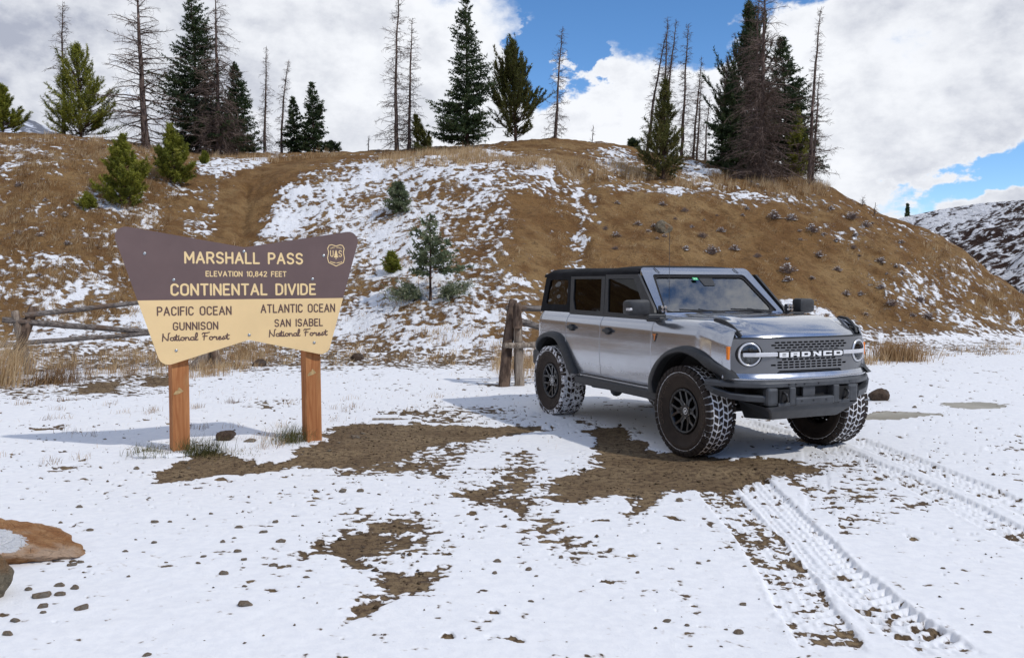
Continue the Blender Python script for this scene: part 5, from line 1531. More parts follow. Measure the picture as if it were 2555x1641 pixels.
def skin(name, x0, x1, sec, side, parent=CAR, front=False, z0=None, dx=0.012):
    """side panel from x0 to x1 with rolled edges; sec gives (y,z) up the side"""
    nx = max(6, int((x1 - x0) / dx)); xs = np.linspace(x0, x1, nx)
    S = sec if z0 is None else sec[sec[:, 1] >= z0]
    X = np.repeat(xs[:, None], len(S), 1); Y = np.repeat(S[:, 0][None], nx, 0).copy(); Z = np.repeat(S[:, 1][None], nx, 0).copy()
    w = smoothstep(0.84, 1.26, Z)
    Z -= drop(X) * w
    Y -= inset(X) * smoothstep(0.735, 0.925, Y) + rear_in(X)
    F = []
    i = np.arange(X.size).reshape(X.shape)
    cxm = (X[:-1, :-1] + X[1:, 1:]) / 2; czm = (Z[:-1, :-1] + Z[1:, 1:]) / 2; cym = (Y[:-1, :-1] + Y[1:, 1:]) / 2
    keep = ~(_cut(cxm.ravel(), czm.ravel()).reshape(cxm.shape) & (cym > 0.80))
    if front: keep &= ~((cxm > 0.47) & (czm < 0.855))
    Q = np.stack([i[:-1, :-1], i[1:, :-1], i[1:, 1:], i[:-1, 1:]], -1)[keep]
    if side > 0: Q = Q[:, ::-1]
    V = np.stack([X.ravel(), Y.ravel() * side, Z.ravel()], 1)
    me = np_mesh(name, V, Q, True)
    o = link_mesh(name, me, parent, [M_paint])
    sm = o.modifiers.new('thickness', 'SOLIDIFY'); sm.thickness = 0.02; sm.offset = -1
    bevel(o, 0.0035, 2, 50)
    return o


g_ = 0.0035
def side_shell(sd):
    skin('rear_quarter_panel', -3.47, -2.555 - g_, SIDE, sd)
    rd = skin('rear_door', -2.555 + g_, -1.70 - g_, SIDE, sd, z0=0.60)
    fd = skin('front_door', -1.70 + g_, -0.61 - g_, SIDE, sd, z0=0.60)
    skin('front_fender', -0.61 + g_, 0.545, FSEC, sd, front=True)
    for dr, hx in ((rd, -2.385), (fd, -1.50)):
        bm = bmesh.new()
        bx(bm, hx - 0.085, hx + 0.085, 0.925, 0.972, 1.138, 1.175, 0.010)
        bx(bm, hx - 0.035, hx + 0.035, 0.93, 0.965, 1.115, 1.195, 0.010)
        for v in bm.verts: v.co.y *= sd
        bm_obj('handle', bm, dr, [M_plast], False)
    # lower body crease strip and sill
    bm = bmesh.new(); bx(bm, -2.24, -0.47, 0.86, 0.90, 0.575, 0.60, 0.004)
    for v in bm.verts: v.co.y *= sd
    bm_obj('sill', bm, CAR, [M_paint])
    bm = bmesh.new()
    bx(bm, -2.27, -0.45, 0.885, 0.965, 0.492, 0.578, 0.012)
    for v in bm.verts: v.co.y *= sd
    bm_obj('rock_rail', bm, CAR, [M_plast])
    # flares
    for nm, out, inn in (('wheel_arch_flare', FLARE_F_OUT, FLARE_F_IN), ('wheel_arch_flare', FLARE_R_OUT, FLARE_R_IN)):
        O = catmull(out, 44); I = catmull(inn, 44)
        rings = []
        for (ox, oz), (ix, iz) in zip(O, I):
            yb = 0.925 - float(inset(np.array(ox))) - float(rear_in(np.array(ox))) * 0.6
            q = lambda f: (ox + (ix - ox) * f, oz + (iz - oz) * f)
            r = [(*q(0), yb - 0.02), (*q(0), yb + 0.012), (*q(0.12), yb + 0.045), (*q(0.35), yb + 0.066), (*q(0.85), yb + 0.078), (*q(1.0), yb + 0.070), (*q(1.0), yb + 0.045), (*q(0.95), yb - 0.06)]
            rings.append([(a, c * sd, b) for a, b, c in r])
        V = np.array(rings).reshape(-1, 3); i = np.arange(len(V)).reshape(44, 8)
        F = np.stack([i[:-1, :-1], i[:-1, 1:], i[1:, 1:], i[1:, :-1]], -1).reshape(-1, 4)
        if sd < 0: F = F[:, ::-1]
        o = link_mesh(nm, np_mesh(nm, V, F, True), CAR, [M_plast])
        es = o.modifiers.new('edge', 'EDGE_SPLIT'); es.split_angle = math.radians(45)
        # wheel-house liner
        I2 = [(a, b) for a, b in I]
        V = np.array([(a, y * sd, b) for a, b in I2 for y in (0.90, 0.42)]); i = np.arange(len(V)).reshape(-1, 2)
        F = np.stack([i[:-1, 0], i[:-1, 1], i[1:, 1], i[1:, 0]], -1)
        link_mesh('wheel_liner', np_mesh('wheel_liner', V, F, True), CAR, [M_black])


side_shell(-1); side_shell(1)

# --- hood
xs = np.linspace(-0.60, 0.70, 64); ys = np.linspace(-0.738, 0.738, 81)
X, Y = np.meshgrid(xs, ys, indexing='ij')
aY = np.abs(Y)
Z = 1.349 + 0.016 * (1 - (Y / 0.74) ** 2) - drop(X * 0.93)
Z = Z + 0.016 * smoothstep(0.60 - 0.10 * (0.6 - X) * 0.3, 0.52 - 0.10 * (0.6 - X) * 0.3, aY) * smoothstep(0.66, 0.40, X)
Z = Z - 0.012 * np.exp(-((aY - 0.40) / 0.045) ** 2) * smoothstep(0.3, -0.2, X) - 0.05 * np.clip((X - 0.645) / 0.055, 0, 1) ** 2
X = X - 0.118 * np.abs(Y / 0.738) ** 3.4 * smoothstep(0.2, 0.655, X)
i = np.arange(X.size).reshape(X.shape)
F = np.stack([i[:-1, :-1], i[1:, :-1], i[1:, 1:], i[:-1, 1:]], -1).reshape(-1, 4)
hood = link_mesh('hood', np_mesh('hood', np.stack([X.ravel(), Y.ravel(), Z.ravel()], 1), F, True), CAR, [M_paint])
sm = hood.modifiers.new('thickness', 'SOLIDIFY'); sm.thickness = 0.02; sm.offset = -1
bevel(hood, 0.004, 2, 50)
bm = bmesh.new(); bx(bm, -0.80, -0.585, -0.82, 0.82, 1.28, 1.352, 0.01); bm_obj('cowl', bm, CAR, [M_plast])
for sd in (-1, 1):       # trail sights on the fender tops
    bm = bmesh.new()
    P = [(0.27, 0.765 * sd, 1.345), (0.30, 0.765 * sd, 1.354), (0.40, 0.758 * sd, 1.345), (0.49, 0.738 * sd, 1.305), (0.56, 0.718 * sd, 1.252), (0.596, 0.700 * sd, 1.205)]
    sweep(bm, P, [(-0.012, -0.020), (0.012, -0.020), (0.010, 0.006), (-0.010, 0.006)])
    bm_obj('trail_sight', bm, CAR, [M_plast])

# --- nose
def gx(y):              # plan curve of the grille face
    return 0.730 - 0.165 * (abs(y) / 0.8) ** 3.6


def gxf(x, y, z):       # outline_solid mapping: x -> left/right, y -> height, z -> depth
    return (gx(x) + z, x, y)


def rrect(cx, cy, w, h, r, n=4):
    return rounded([(cx - w / 2, cy - h / 2), (cx + w / 2, cy - h / 2), (cx + w / 2, cy + h / 2), (cx - w / 2, cy + h / 2)], [r] * 4, n)


HLY, HLZ, HLR = 0.652, 1.036, 0.116
outer = rounded([(-0.800, 0.865), (-0.42, 0.842), (0.42, 0.842), (0.800, 0.865), (0.800, 1.178), (-0.800, 1.178)], [0.035, 0.0, 0.0, 0.035, 0.03, 0.03], 5)
holes = []
for zc_, half, off in ((1.142, 0.42, 0), (1.118, 0.455, 1), (1.094, 0.42, 0), (1.072, 0.34, 1), (0.984, 0.34, 0), (0.959, 0.42, 1), (0.934, 0.455, 0), (0.909, 0.42, 1)):
    y = -half + 0.03 + (0.0 if off else 0.0)
    k = 0
    y0 = -half + 0.028 + (0.033 if off and half < 0.44 else 0)
    while y0 + k * 0.0655 < half - 0.02:
        holes.append(rrect(y0 + k * 0.0655, zc_, 0.054, 0.0155 if zc_ != 1.072 else 0.010, 0.0070, 3)); k += 1
slot_low = rounded([(-0.40, 0.856), (0.40, 0.856), (0.36, 0.882), (-0.36, 0.882)], [0.004] * 4, 3)
lamp_holes = [[(sgn * HLY + HLR * math.cos(a), HLZ + HLR * math.sin(a)) for a in np.linspace(0, 2 * np.pi, 40, endpoint=False)] for sgn in (-1, 1)]
grille = outline_solid('grille', [outer] + holes + [slot_low] + lamp_holes, 0.008, CAR, [M_grille], gxf, [k * 0.045 - 0.81 for k in range(37)])
bm = bmesh.new()
for k in range(16):
    y0, y1 = -0.56 + k * 0.07, -0.49 + k * 0.07
    f = [bm.verts.new((gx(y) - 0.035, y, z)) for y, z in ((y0, 0.84), (y1, 0.84), (y1, 1.17), (y0, 1.17))]
    bm.faces.new(f)
bm_obj('radiator_recess', bm, CAR, [M_black])
# black surround behind the grille, reaching round the corner to the marker lamps
sur = rounded([(-0.828, 0.862), (0.828, 0.862), (0.828, 1.190), (-0.828, 1.190)], [0.03, 0.03, 0.035, 0.035], 5)
inn_ = rounded([(-0.790, 0.875), (0.790, 0.875), (0.790, 1.170), (-0.790, 1.170)], [0.03] * 4, 5)
o = outline_solid('grille_surround', [sur, inn_], 0.10, CAR, [M_plast], lambda x, y, z: (gx(x) - 0.062 + z, x, y), [k * 0.045 - 0.81 for k in range(37)]); bevel(o, 0.006, 2, 50)
for sd in (-1, 1):
    bm = bmesh.new(); bx(bm, 0.500, 0.540, 0.805, 0.836, 0.985, 1.108, 0.006)
    for v in bm.verts: v.co.y *= sd
    bm_obj('marker_lamp', bm, CAR, [M_amber])
# lettering block
bm = bmesh.new(); bx(bm, 0.7005, 0.7375, -0.392, 0.392, 0.998, 1.060, 0.003); bm_obj('name_bar', bm, CAR, [M_black])
BL_ = {
    'B': [[(0, 0), (1, 0), (1, 1), (0, 1)], [(.30, .57), (.74, .57), (.74, .74), (.30, .74)], [(.30, .26), (.74, .26), (.74, .43), (.30, .43)]],
    'R': [[(0, 0), (.28, 0), (.28, .32), (.70, .32), (.70, 0), (1, 0), (1, 1), (0, 1)], [(.30, .56), (.74, .56), (.74, .74), (.30, .74)]],
    'O': [[(0, 0), (.85, 0), (1, .2), (1, .8), (.85, 1), (0, 1)], [(.28, .28), (.72, .28), (.72, .72), (.28, .72)]],
    'N': [[(0, 0), (.28, 0), (.28, .55), (.70, 0), (1, 0), (1, 1), (.72, 1), (.72, .45), (.30, 1), (0, 1)]],
    'C': [[(0, 0), (1, 0), (1, .36), (.74, .36), (.74, .28), (.28, .28), (.28, .72), (.74, .72), (.74, .64), (1, .64), (1, 1), (0, 1)]],
}
for k, ch in enumerate('BRONCO'):
    a = -0.380 + k * 0.1305
    outline_solid('letter', [[(a + p * 0.105, 1.006 + q * 0.046) for p, q in lp] for lp in BL_[ch]], 0.006, CAR, [M_white], lambda x, y, z: (0.7410 + z, x, y))
outline_solid('horse_emblem', [[(0.0 - 0.018, 1.006), (0.012, 1.002), (0.020, 1.03), (0.006, 1.056), (-0.010, 1.060), (-0.004, 1.035)]], 0.012, CAR, [M_plast], lambda x, y, z: (0.745 + z, x, y))
for sd in (-1, 1):
    hl = empty('headlight', (gx(HLY) - 0.004, HLY * sd, HLZ), rot=(0, 0, math.radians(17) * sd)); hl.parent = CAR

    def lx(prof, n=40):
        V, F = lathe_y(prof, n); return np.stack([V[:, 1], V[:, 0], V[:, 2]], 1), F[:, ::-1]
    V, F = lx([(0.002, -0.045), (0.05, -0.04), (0.085, -0.015), (0.092, 0.0)]); link_mesh('reflector', np_mesh('reflector', V, F, True), hl, [M_bar])
    V, F = lx([(0.120, -0.03), (0.1165, 0.010), (0.112, 0.014)]); link_mesh('housing', np_mesh('housing', V, F, True), hl, [M_plast])
    V, F = lx([(0.112, 0.012), (0.106, 0.022), (0.094, 0.022), (0.088, 0.006)]); link_mesh('light_ring', np_mesh('light_ring', V, F, True), hl, [M_bar])
    bm = bmesh.new()
    bx(bm, -0.045, 0.006, -0.075, 0.075, -0.028, 0.028, 0.006)
    bmesh.ops.create_cube(bm, size=0.03, matrix=Matrix.Translation((-0.01, 0.02, 0.05)))
    bmesh.ops.create_cube(bm, size=0.03, matrix=Matrix.Translation((-0.01, -0.02, -0.055)))
    bm_obj('lamp_module', bm, hl, [M_plast])
    bmesh_l = bmesh.new(); bmesh.ops.create_cube(bmesh_l, size=0.036, matrix=Matrix.Translation((0.0, 0.012, 0.050))); bmesh.ops.create_cube(bmesh_l, size=0.036, matrix=Matrix.Translation((0.0, -0.012, -0.052)))
    bm_obj('projector', bmesh_l, hl, [M_lens])
    V, F = lx([(0.0, 0.034), (0.05, 0.031), (0.09, 0.024), (0.106, 0.016)]); link_mesh('lens', np_mesh('lens', V, F, True), hl, [M_lens])
    bm = bmesh.new()
    P = [(gx(0.40) + 0.012, 0.395 * sd, 1.034), (gx(0.5) + 0.022, 0.50 * sd, 1.034), (gx(0.62) + 0.034, 0.62 * sd, 1.034), (gx(0.72) + 0.030, 0.725 * sd, 1.034)]
    sweep(bm, P, [(-0.012, -0.019), (0.012, -0.019), (0.012, 0.019), (-0.012, 0.019)])
    o = bm_obj('light_bar', bm, CAR, [M_bar]); bevel(o, 0.005)
# body-colour lip under the grille
bm = bmesh.new()
P = [(0.525, -0.855, 0.826), (0.555, -0.828, 0.823), (0.61, -0.76, 0.816), (0.685, -0.60, 0.812), (0.735, -0.30, 0.810), (0.745, 0, 0.810), (0.735, 0.30, 0.810), (0.685, 0.60, 0.812), (0.61, 0.76, 0.816), (0.555, 0.828, 0.823), (0.525, 0.855, 0.826)]
P = [tuple(p) for p in catmull(P, 41)]
sweep(bm, P, [(-0.06, 0.046), (-0.06, -0.035), (-0.005, -0.036), (0.022, -0.020), (0.030, -0.004), (0.026, 0.010), (-0.004, 0.046)])
o = bm_obj('front_lip', bm, CAR, [M_paint], True); es = o.modifiers.new('e', 'EDGE_SPLIT'); es.split_angle = math.radians(50)

# --- modular bumper
BP = [(0.40, -0.950, 0.770), (0.50, -0.895, 0.768), (0.595, -0.795, 0.764), (0.675, -0.66, 0.760), (0.738, -0.47, 0.758), (0.755, 0, 0.757), (0.738, 0.47, 0.758), (0.675, 0.66, 0.760), (0.595, 0.795, 0.764), (0.50, 0.895, 0.768), (0.40, 0.950, 0.770)]
BPs = [tuple(p) for p in catmull(BP, 41)]
bm = bmesh.new()
sweep(bm, BPs, [(-0.14, 0.034), (-0.14, -0.03), (0.02, -0.032), (0.034, -0.024), (0.036, 0.012), (0.014, 0.034)])
o = bm_obj('bumper_bar', bm, CAR, [M_bumper]); bevel(o, 0.004)
for sd in (-1, 1):
    bm = bmesh.new()     # lower wing loop
    P = [(0.41, 0.945 * sd, 0.745), (0.47, 0.915 * sd, 0.70), (0.565, 0.81 * sd, 0.655), (0.65, 0.69 * sd, 0.635), (0.73, 0.53 * sd, 0.625)]
    sweep(bm, P, [(-0.06, 0.034), (-0.05, -0.028), (0.02, -0.030), (0.034, 0.020), (0.02, 0.034)])
    o = bm_obj('bumper_wing', bm, CAR, [M_bumper]); bevel(o, 0.005)
    bm = bmesh.new()     # tow hook and its pocket
    bx(bm, 0.70, 0.792, 0.30, 0.415, 0.585, 0.712, 0.0)
    for v in bm.verts: v.co.y *= sd
    bm_obj('hook_pocket', bm, CAR, [M_black])
    bm = bmesh.new()
    P = [(0.775, 0.375 * sd, 0.690), (0.825, 0.372 * sd, 0.676), (0.838, 0.365 * sd, 0.645), (0.825, 0.352 * sd, 0.612), (0.78, 0.345 * sd, 0.598)]
    sweep(bm, [tuple(p) for p in catmull(P, 14)], circ(0.0125), up=(0, 1, 0.01))
    bm_obj('tow_hook', bm, CAR, [M_rim], True)
    bm = bmesh.new()
    bx(bm, 0.62, 0.790, 0.415, 0.545, 0.560, 0.735, 0.03)
    bx(bm, 0.66, 0.800, 0.225, 0.300, 0.560, 0.735, 0.015)
    bx(bm, 0.66, 0.798, 0.29, 0.43, 0.555, 0.590, 0.008)
    for v in bm.verts: v.co.y *= sd
    bm_obj('bumper_upright', bm, CAR, [M_bumper])
bm = bmesh.new(); bx(bm, 0.64, 0.805, -0.235, 0.235, 0.555, 0.635, 0.018); bm_obj('bumper_beam', bm, CAR, [M_bumper])
bm = bmesh.new(); bx(bm, 0.45, 0.72, -0.55, 0.55, 0.57, 0.74); bm_obj('bumper_core', bm, CAR, [M_black])
bm = bmesh.new(); bx(bm, 0.74, 0.765, -0.115, 0.03, 0.63, 0.735, 0.004); bm_obj('mount_plate', bm, CAR, [M_bumper])
bm = bmesh.new()
for y in (-0.78, -0.30, -0.22, -0.12, 0.05, 0.44, 0.60, 0.74): 
    bmesh.ops.create_cone(bm, cap_ends=True, segments=10, radius1=0.009, radius2=0.007, depth=0.008, matrix=Matrix.Translation((0.793 - 0.45 * max(0, (abs(y) - 0.38)) ** 1.15, y, 0.757)) @ Matrix.Rotation(math.pi / 2, 4, 'Y'))
for y in (-0.16, -0.02, 0.13):
    bmesh.ops.create_cone(bm, cap_ends=True, segments=10, radius1=0.009, radius2=0.007, depth=0.008, matrix=Matrix.Translation((0.808, y, 0.600)) @ Matrix.Rotation(math.pi / 2, 4, 'Y'))
for y in (-0.46, -0.36, -0.28, 0.28, 0.36, 0.46):
    bmesh.ops.create_cone(bm, cap_ends=True, segments=10, radius1=0.010, radius2=0.008, depth=0.012, matrix=Matrix.Translation((0.72, y, 0.797)))
bm_obj('bumper_bolts', bm, CAR, [M_plast])
# bash plate, tapering back under the nose
bm = bmesh.new()
sec_t = [(0.775, -0.55, 0.555), (0.775, 0.55, 0.555), (0.755, 0.49, 0.51), (0.66, 0.40, 0.415), (0.30, 0.42, 0.385), (0.30, -0.42, 0.385), (0.66, -0.40, 0.415), (0.755, -0.49, 0.51)]
v = [bm.verts.new(p) for p in sec_t]
bm.faces.new([v[0], v[1], v[2], v[7]]); bm.faces.new([v[7], v[2], v[3], v[6]]); bm.faces.new([v[6], v[3], v[4], v[5]])
w_ = [bm.verts.new((0.30, y, 0.56)) for y in (-0.5, 0.5)]
bm.faces.new([v[0], v[7], v[6], v[5], w_[0]]); bm.faces.new([v[1], w_[1], v[4], v[3], v[2]])
o = bm_obj('bash_plate', bm, CAR, [M_bumper]); bevel(o, 0.012, 2, 15)

# --- windscreen frame, glass and what is mounted there
A_ = Vector((-0.598, 0, 1.352)); B_ = Vector((-1.165, 0, 1.858)); SL = (B_ - A_).length; SD = (B_ - A_).normalized(); SN = Vector((SD.z, 0, -SD.x))


def wxf(x, y, z):        # x across, y up the slope, z outward
    p = A_ + SD * y + SN * z
    return (p.x - 0.035 * (x / 0.8) ** 2, x, p.z)


fr = rounded([(-0.815, -0.01), (0.815, -0.01), (0.722, SL), (-0.722, SL)], [0.01, 0.01, 0.07, 0.07], 7)
ho = rounded([(-0.742, 0.035), (0.742, 0.035), (0.615, SL - 0.112), (-0.615, SL - 0.112)], [0.03, 0.03, 0.05, 0.05], 6)
o = outline_solid('windscreen_frame', [fr, ho], 0.055, CAR, [M_paint], lambda x, y, z: wxf(x, y, z - 0.018)); bevel(o, 0.014, 3, 40)
inn = rounded([(-0.700, 0.075), (0.700, 0.075), (0.585, SL - 0.145), (-0.585, SL - 0.145)], [0.06] * 4, 6)
ho2 = [(a * 1.006, b) for a, b in ho]
o = outline_solid('windscreen_border', [ho2, inn], 0.004, CAR, [M_black], lambda x, y, z: wxf(x, y, z - 0.012))
o = outline_solid('windscreen', [ho2], 0.004, CAR, [M_ws], lambda x, y, z: wxf(x, y, z - 0.0185))
st = outline_solid('inspection_sticker', [[(-0.115, SL - 0.185), (-0.050, SL - 0.185), (-0.050, SL - 0.145), (-0.115, SL - 0.145)]], 0.001, CAR, [M_green], lambda x, y, z: wxf(x, y, z - 0.010))
outline_solid('sticker_print', [[(a, b), (a + 0.018, b), (a + 0.018, b + 0.010), (a, b + 0.010)] for a, b in ((-0.105, SL - 0.170), (-0.080, SL - 0.170))], 0.001, st, [M_white], lambda x, y, z: wxf(x, y, z - 0.0088))
outline_solid('sensor_housing', [rounded([(0.0, SL - 0.26), (0.15, SL - 0.26), (0.17, SL - 0.11), (-0.02, SL - 0.11)], [0.02] * 4, 4)], 0.02, CAR, [M_plast], lambda x, y, z: wxf(x, y, z - 0.035))
# header bow clips
for y in (-0.52, 0.55):
    outline_solid('header_trim', [[(y, SL - 0.085), (y + 0.012, SL - 0.085), (y - 0.02, SL - 0.005), (y - 0.032, SL - 0.005)]], 0.003, CAR, [M_plast], lambda x, y, z: wxf(x, y, z + 0.0105))
for y0, y1 in ((-0.55, 0.0), (0.10, 0.66)):
    bm = bmesh.new()
    P = [wxf(y0, 0.075, 0.012), wxf((y0 + y1) / 2, 0.055, 0.016), wxf(y1, 0.035, 0.012)]
    sweep(bm, P, [(-0.006, -0.008), (0.006, -0.008), (0.004, 0.010), (-0.004, 0.010)])
    sweep(bm, [wxf(y0 + 0.22, 0.072, 0.022), wxf(y0 + 0.30, 0.05, 0.022), wxf(y1, -0.005, 0.012)], [(-0.007, -0.004), (0.007, -0.004), (0.007, 0.006), (-0.007, 0.006)])
    bm_obj('wiper', bm, CAR, [M_plast])
# antenna
bm = bmesh.new(); sweep(bm, [(-0.50, -0.79, 1.34), (-0.50, -0.79, 1.40), (-0.50, -0.79, 1.50)], circ(0.007, 6)); sweep(bm, [(-0.50, -0.79, 1.50), (-0.505, -0.79, 2.215)], circ(0.0028, 5)); bm_obj('antenna', bm, CAR, [M_plast])
for sd in (-1, 1):
    # ditch-light pod
    pod = bmesh.new(); bx(pod, -0.60, -0.545, 0.785, 0.865, 1.385, 1.462, 0.012); bx(pod, -0.60, -0.56, 0.80, 0.85, 1.34, 1.39)
    for v in pod.verts: v.co.y *= sd
    po = bm_obj('light_pod', pod, CAR, [M_plast])
    bm = bmesh.new()
    for a, b in ((0.805, 1.405), (0.845, 1.405), (0.805, 1.442), (0.845, 1.442)):
        bmesh.ops.create_cone(bm, cap_ends=True, segments=12, radius1=0.0175, radius2=0.014, depth=0.012, matrix=Matrix.Translation((-0.540, a * sd, b)) @ Matrix.Rotation(math.pi / 2, 4, 'Y'))
    bm_obj('led_cluster', bm, po, [M_chrome])
    # door mirror on its arm
    bm = bmesh.new()
    bx(bm, -0.70, -0.545, 0.975, 1.215, 1.355, 1.525, 0.035)
    for v in bm.verts:
        k = (v.co.y - 0.975) / 0.24
        v.co.x -= 0.035 * k; v.co.z += (1.44 - v.co.z) * 0.10 * k
        v.co.y *= sd
    mo = bm_obj('door_mirror', bm, CAR, [M_plast], True)
    es = mo.modifiers.new('e', 'EDGE_SPLIT'); es.split_angle = math.radians(40)
    bm = bmesh.new(); bx(bm, -0.66, -0.53, 0.80, 1.02, 1.325, 1.375, 0.012)
    bx(bm, -0.80, -0.50, 0.84, 0.905, 1.305, 1.345, 0.012)
    for v in bm.verts: v.co.y *= sd
    bm_obj('mirror_arm', bm, CAR, [M_plast])
    bm = bmesh.new(); bx(bm, -0.645, -0.568, 1.185, 1.219, 1.412, 1.438, 0.005)
    for v in bm.verts: v.co.y *= sd
    bm_obj('turn_signal', bm, mo, [M_bar])
    # fender badge
    zb_ = 1.139
    outline_solid('fender_badge', [[(-0.575, zb_ + 0.040), (-0.500, zb_ + 0.040), (-0.502, zb_ + 0.020), (-0.530, zb_ - 0.045), (-0.545, zb_ - 0.045), (-0.573, zb_ + 0.020)]], 0.006, CAR, [M_plast], lambda x, y, z: (x, (0.936 + z) * sd, y))
    outline_solid('badge_inlay', [[(-0.569, zb_ + 0.034), (-0.506, zb_ + 0.034), (-0.508, zb_ + 0.022), (-0.526, zb_ + 0.016), (-0.526, zb_ - 0.012), (-0.534, zb_ - 0.035), (-0.541, zb_ - 0.035), (-0.549, zb_ - 0.012), (-0.549, zb_ + 0.016), (-0.567, zb_ + 0.022)]], 0.002, CAR, [M_orange], lambda x, y, z: (x, (0.9405 + z) * sd, y))

    # --- side glass in the sloping greenhouse plane
    def sxg(x, y, z):     # x along the car, y height, z outward
        t = (y - 1.33) / 0.45
        return (x, (0.862 - 0.070 * t + z) * sd, y)
    fr1 = [(-1.705, 1.322), (-0.62, 1.318), (-0.68, 1.43), (-1.085, 1.79), (-1.79, 1.79)]
    h1 = [(-1.625, 1.362), (-0.80, 1.350), (-0.88, 1.44), (-1.165, 1.742), (-1.715, 1.742)]
    fr2 = [(-2.56, 1.325), (-1.712, 1.322), (-1.797, 1.775), (-2.66, 1.775)]
    h2 = [(-2.44, 1.366), (-1.80, 1.362), (-1.875, 1.742), (-2.565, 1.742), (-2.52, 1.50)]
    for fr_, h_ in ((fr1, h1), (fr2, h2)):
        f_ = outline_solid('window_frame', [fr_, h_], 0.028, CAR, [M_plast], sxg); bevel(f_, 0.004, 2, 40)
        outline_solid('window_pane', [[(a, b) for a, b in h_]], 0.004, f_, [M_tint], lambda x, y, z: sxg(x, y, z - 0.002))
    # belt moulding
    bm = bmesh.new(); sweep(bm, [(-2.56, 0.868 * sd, 1.328), (-0.62, 0.868 * sd, 1.320)], [(-0.014, -0.010), (0.014, -0.010), (0.014, 0.010), (-0.014, 0.010)]); bm_obj('belt_moulding', bm, CAR, [M_plast])
    # fabric quarter with clear vinyl
    q1 = rounded([(-3.44, 1.325), (-2.575, 1.325), (-2.675, 1.79), (-3.40, 1.79)], [0.02, 0.01, 0.01, 0.05], 4)
    w1 = rounded([(-3.31, 1.42), (-2.70, 1.42), (-2.75, 1.735), (-3.27, 1.735)], [0.04] * 4, 5)
    q_ = outline_solid('quarter_fabric', [q1, w1], 0.02, CAR, [M_fabric], lambda x, y, z: (x, (0.862 - 0.070 * (y - 1.33) / 0.45 + z - 0.012) * sd, y))
    w1b = rounded([(-3.32, 1.41), (-2.69, 1.41), (-2.74, 1.745), (-3.28, 1.745)], [0.04] * 4, 5)
    vs_ = []
    U_, V_ = np.meshgrid(np.linspace(-3.32, -2.68, 26), np.linspace(1.41, 1.745, 16), indexing='ij')
    off = 0.003 * np.sin(V_ * 38 + 1.5 * np.sin(U_ * 7)) * np.cos(U_ * 5) + 0.0015 * np.sin(U_ * 23 + V_ * 10)
    Yv = (0.862 - 0.070 * (V_ - 1.33) / 0.45 - 0.016 + off) * sd
    Vv = np.stack([U_.ravel(), Yv.ravel(), V_.ravel()], 1); iv = np.arange(U_.size).reshape(U_.shape)
    Fv = np.stack([iv[:-1, :-1], iv[1:, :-1], iv[1:, 1:], iv[:-1, 1:]], -1).reshape(-1, 4)
    link_mesh('vinyl_window', np_mesh('vinyl_window', Vv, Fv, True), q_, [M_vinyl])
    # tail lamp
    bm = bmesh.new(); bx(bm, -3.50, -3.40, 0.765, 0.842, 0.985, 1.24, 0.008)
    for v in bm.verts: v.co.y *= sd
    bm_obj('tail_light', bm, CAR, [M_red])

# --- soft top roof
secs = []
xs = np.concatenate([np.linspace(-1.185, -1.30, 6), np.linspace(-1.4, -3.30, 30), np.linspace(-3.34, -3.44, 7)])
for x in xs:
    e = float(smoothstep(-3.28, -3.45, np.array(x))); fr_ = float(smoothstep(-1.40, -1.19, np.array(x)))
    h_ = 1.874 - 0.012 * fr_ + 0.006 * math.sin(x * 7) - 0.05 * e
    sag = 0.008 * math.sin(x * 3.4 + 1)
    P = [(0.796 - 0.055 * fr_, 1.762 + 0.006 * math.sin(x * 9)), (0.797 - 0.058 * fr_, 1.79), (0.784 - 0.06 * fr_, 1.825 - 0.02 * e), (0.742 - 0.05 * fr_, h_ - 0.024), (0.670, h_ - 0.008), (0.45, h_ + 0.004 + sag), (0.2, h_ + 0.008 + sag), (0, h_ + 0.010)]
    P = catmull(P, 20)
    P = np.concatenate([np.stack([-P[:, 0], P[:, 1]], 1), P[::-1][1:]])
    secs.append(np.stack([np.full(len(P), x), P[:, 0], P[:, 1]], 1))
V = np.array(secs); i = np.arange(V.shape[0] * V.shape[1]).reshape(V.shape[:2])
F = np.stack([i[:-1, :-1], i[:-1, 1:], i[1:, 1:], i[1:, :-1]], -1).reshape(-1, 4)
top = link_mesh('soft_top', np_mesh('soft_top', V.reshape(-1, 3), F, True), CAR, [M_fabric])
sm = top.modifiers.new('t', 'SOLIDIFY'); sm.thickness = 0.012
bm = bmesh.new()       # rear curtain and tailgate
v = [bm.verts.new(p) for p in ((-3.44, -0.70, 1.80), (-3.44, 0.70, 1.80), (-3.46, 0.78, 1.33), (-3.46, -0.78, 1.33))]; bm.faces.new(v)
bm_obj('rear_curtain', bm, CAR, [M_fabric])
bm = bmesh.new(); bx(bm, -3.485, -3.42, -0.775, 0.775, 0.62, 1.335, 0.02); bm_obj('tailgate', bm, CAR, [M_paint])
bm = bmesh.new(); bx(bm, -3.66, -3.44, -0.88, 0.88, 0.60, 0.80, 0.03); bm_obj('rear_bumper', bm, CAR, [M_plast])
V, F = lathe_y([(0.12, -0.12), (0.25, -0.14), (0.41, -0.14), (0.44, -0.10), (0.44, 0.10), (0.41, 0.14), (0.25, 0.14)], 40)
sp_ = link_mesh('spare_wheel', np_mesh('spare_wheel', np.stack([V[:, 1], V[:, 0], V[:, 2]], 1), F, True), CAR, [M_side]); sp_.location = (-3.64, 0.05, 1.10)

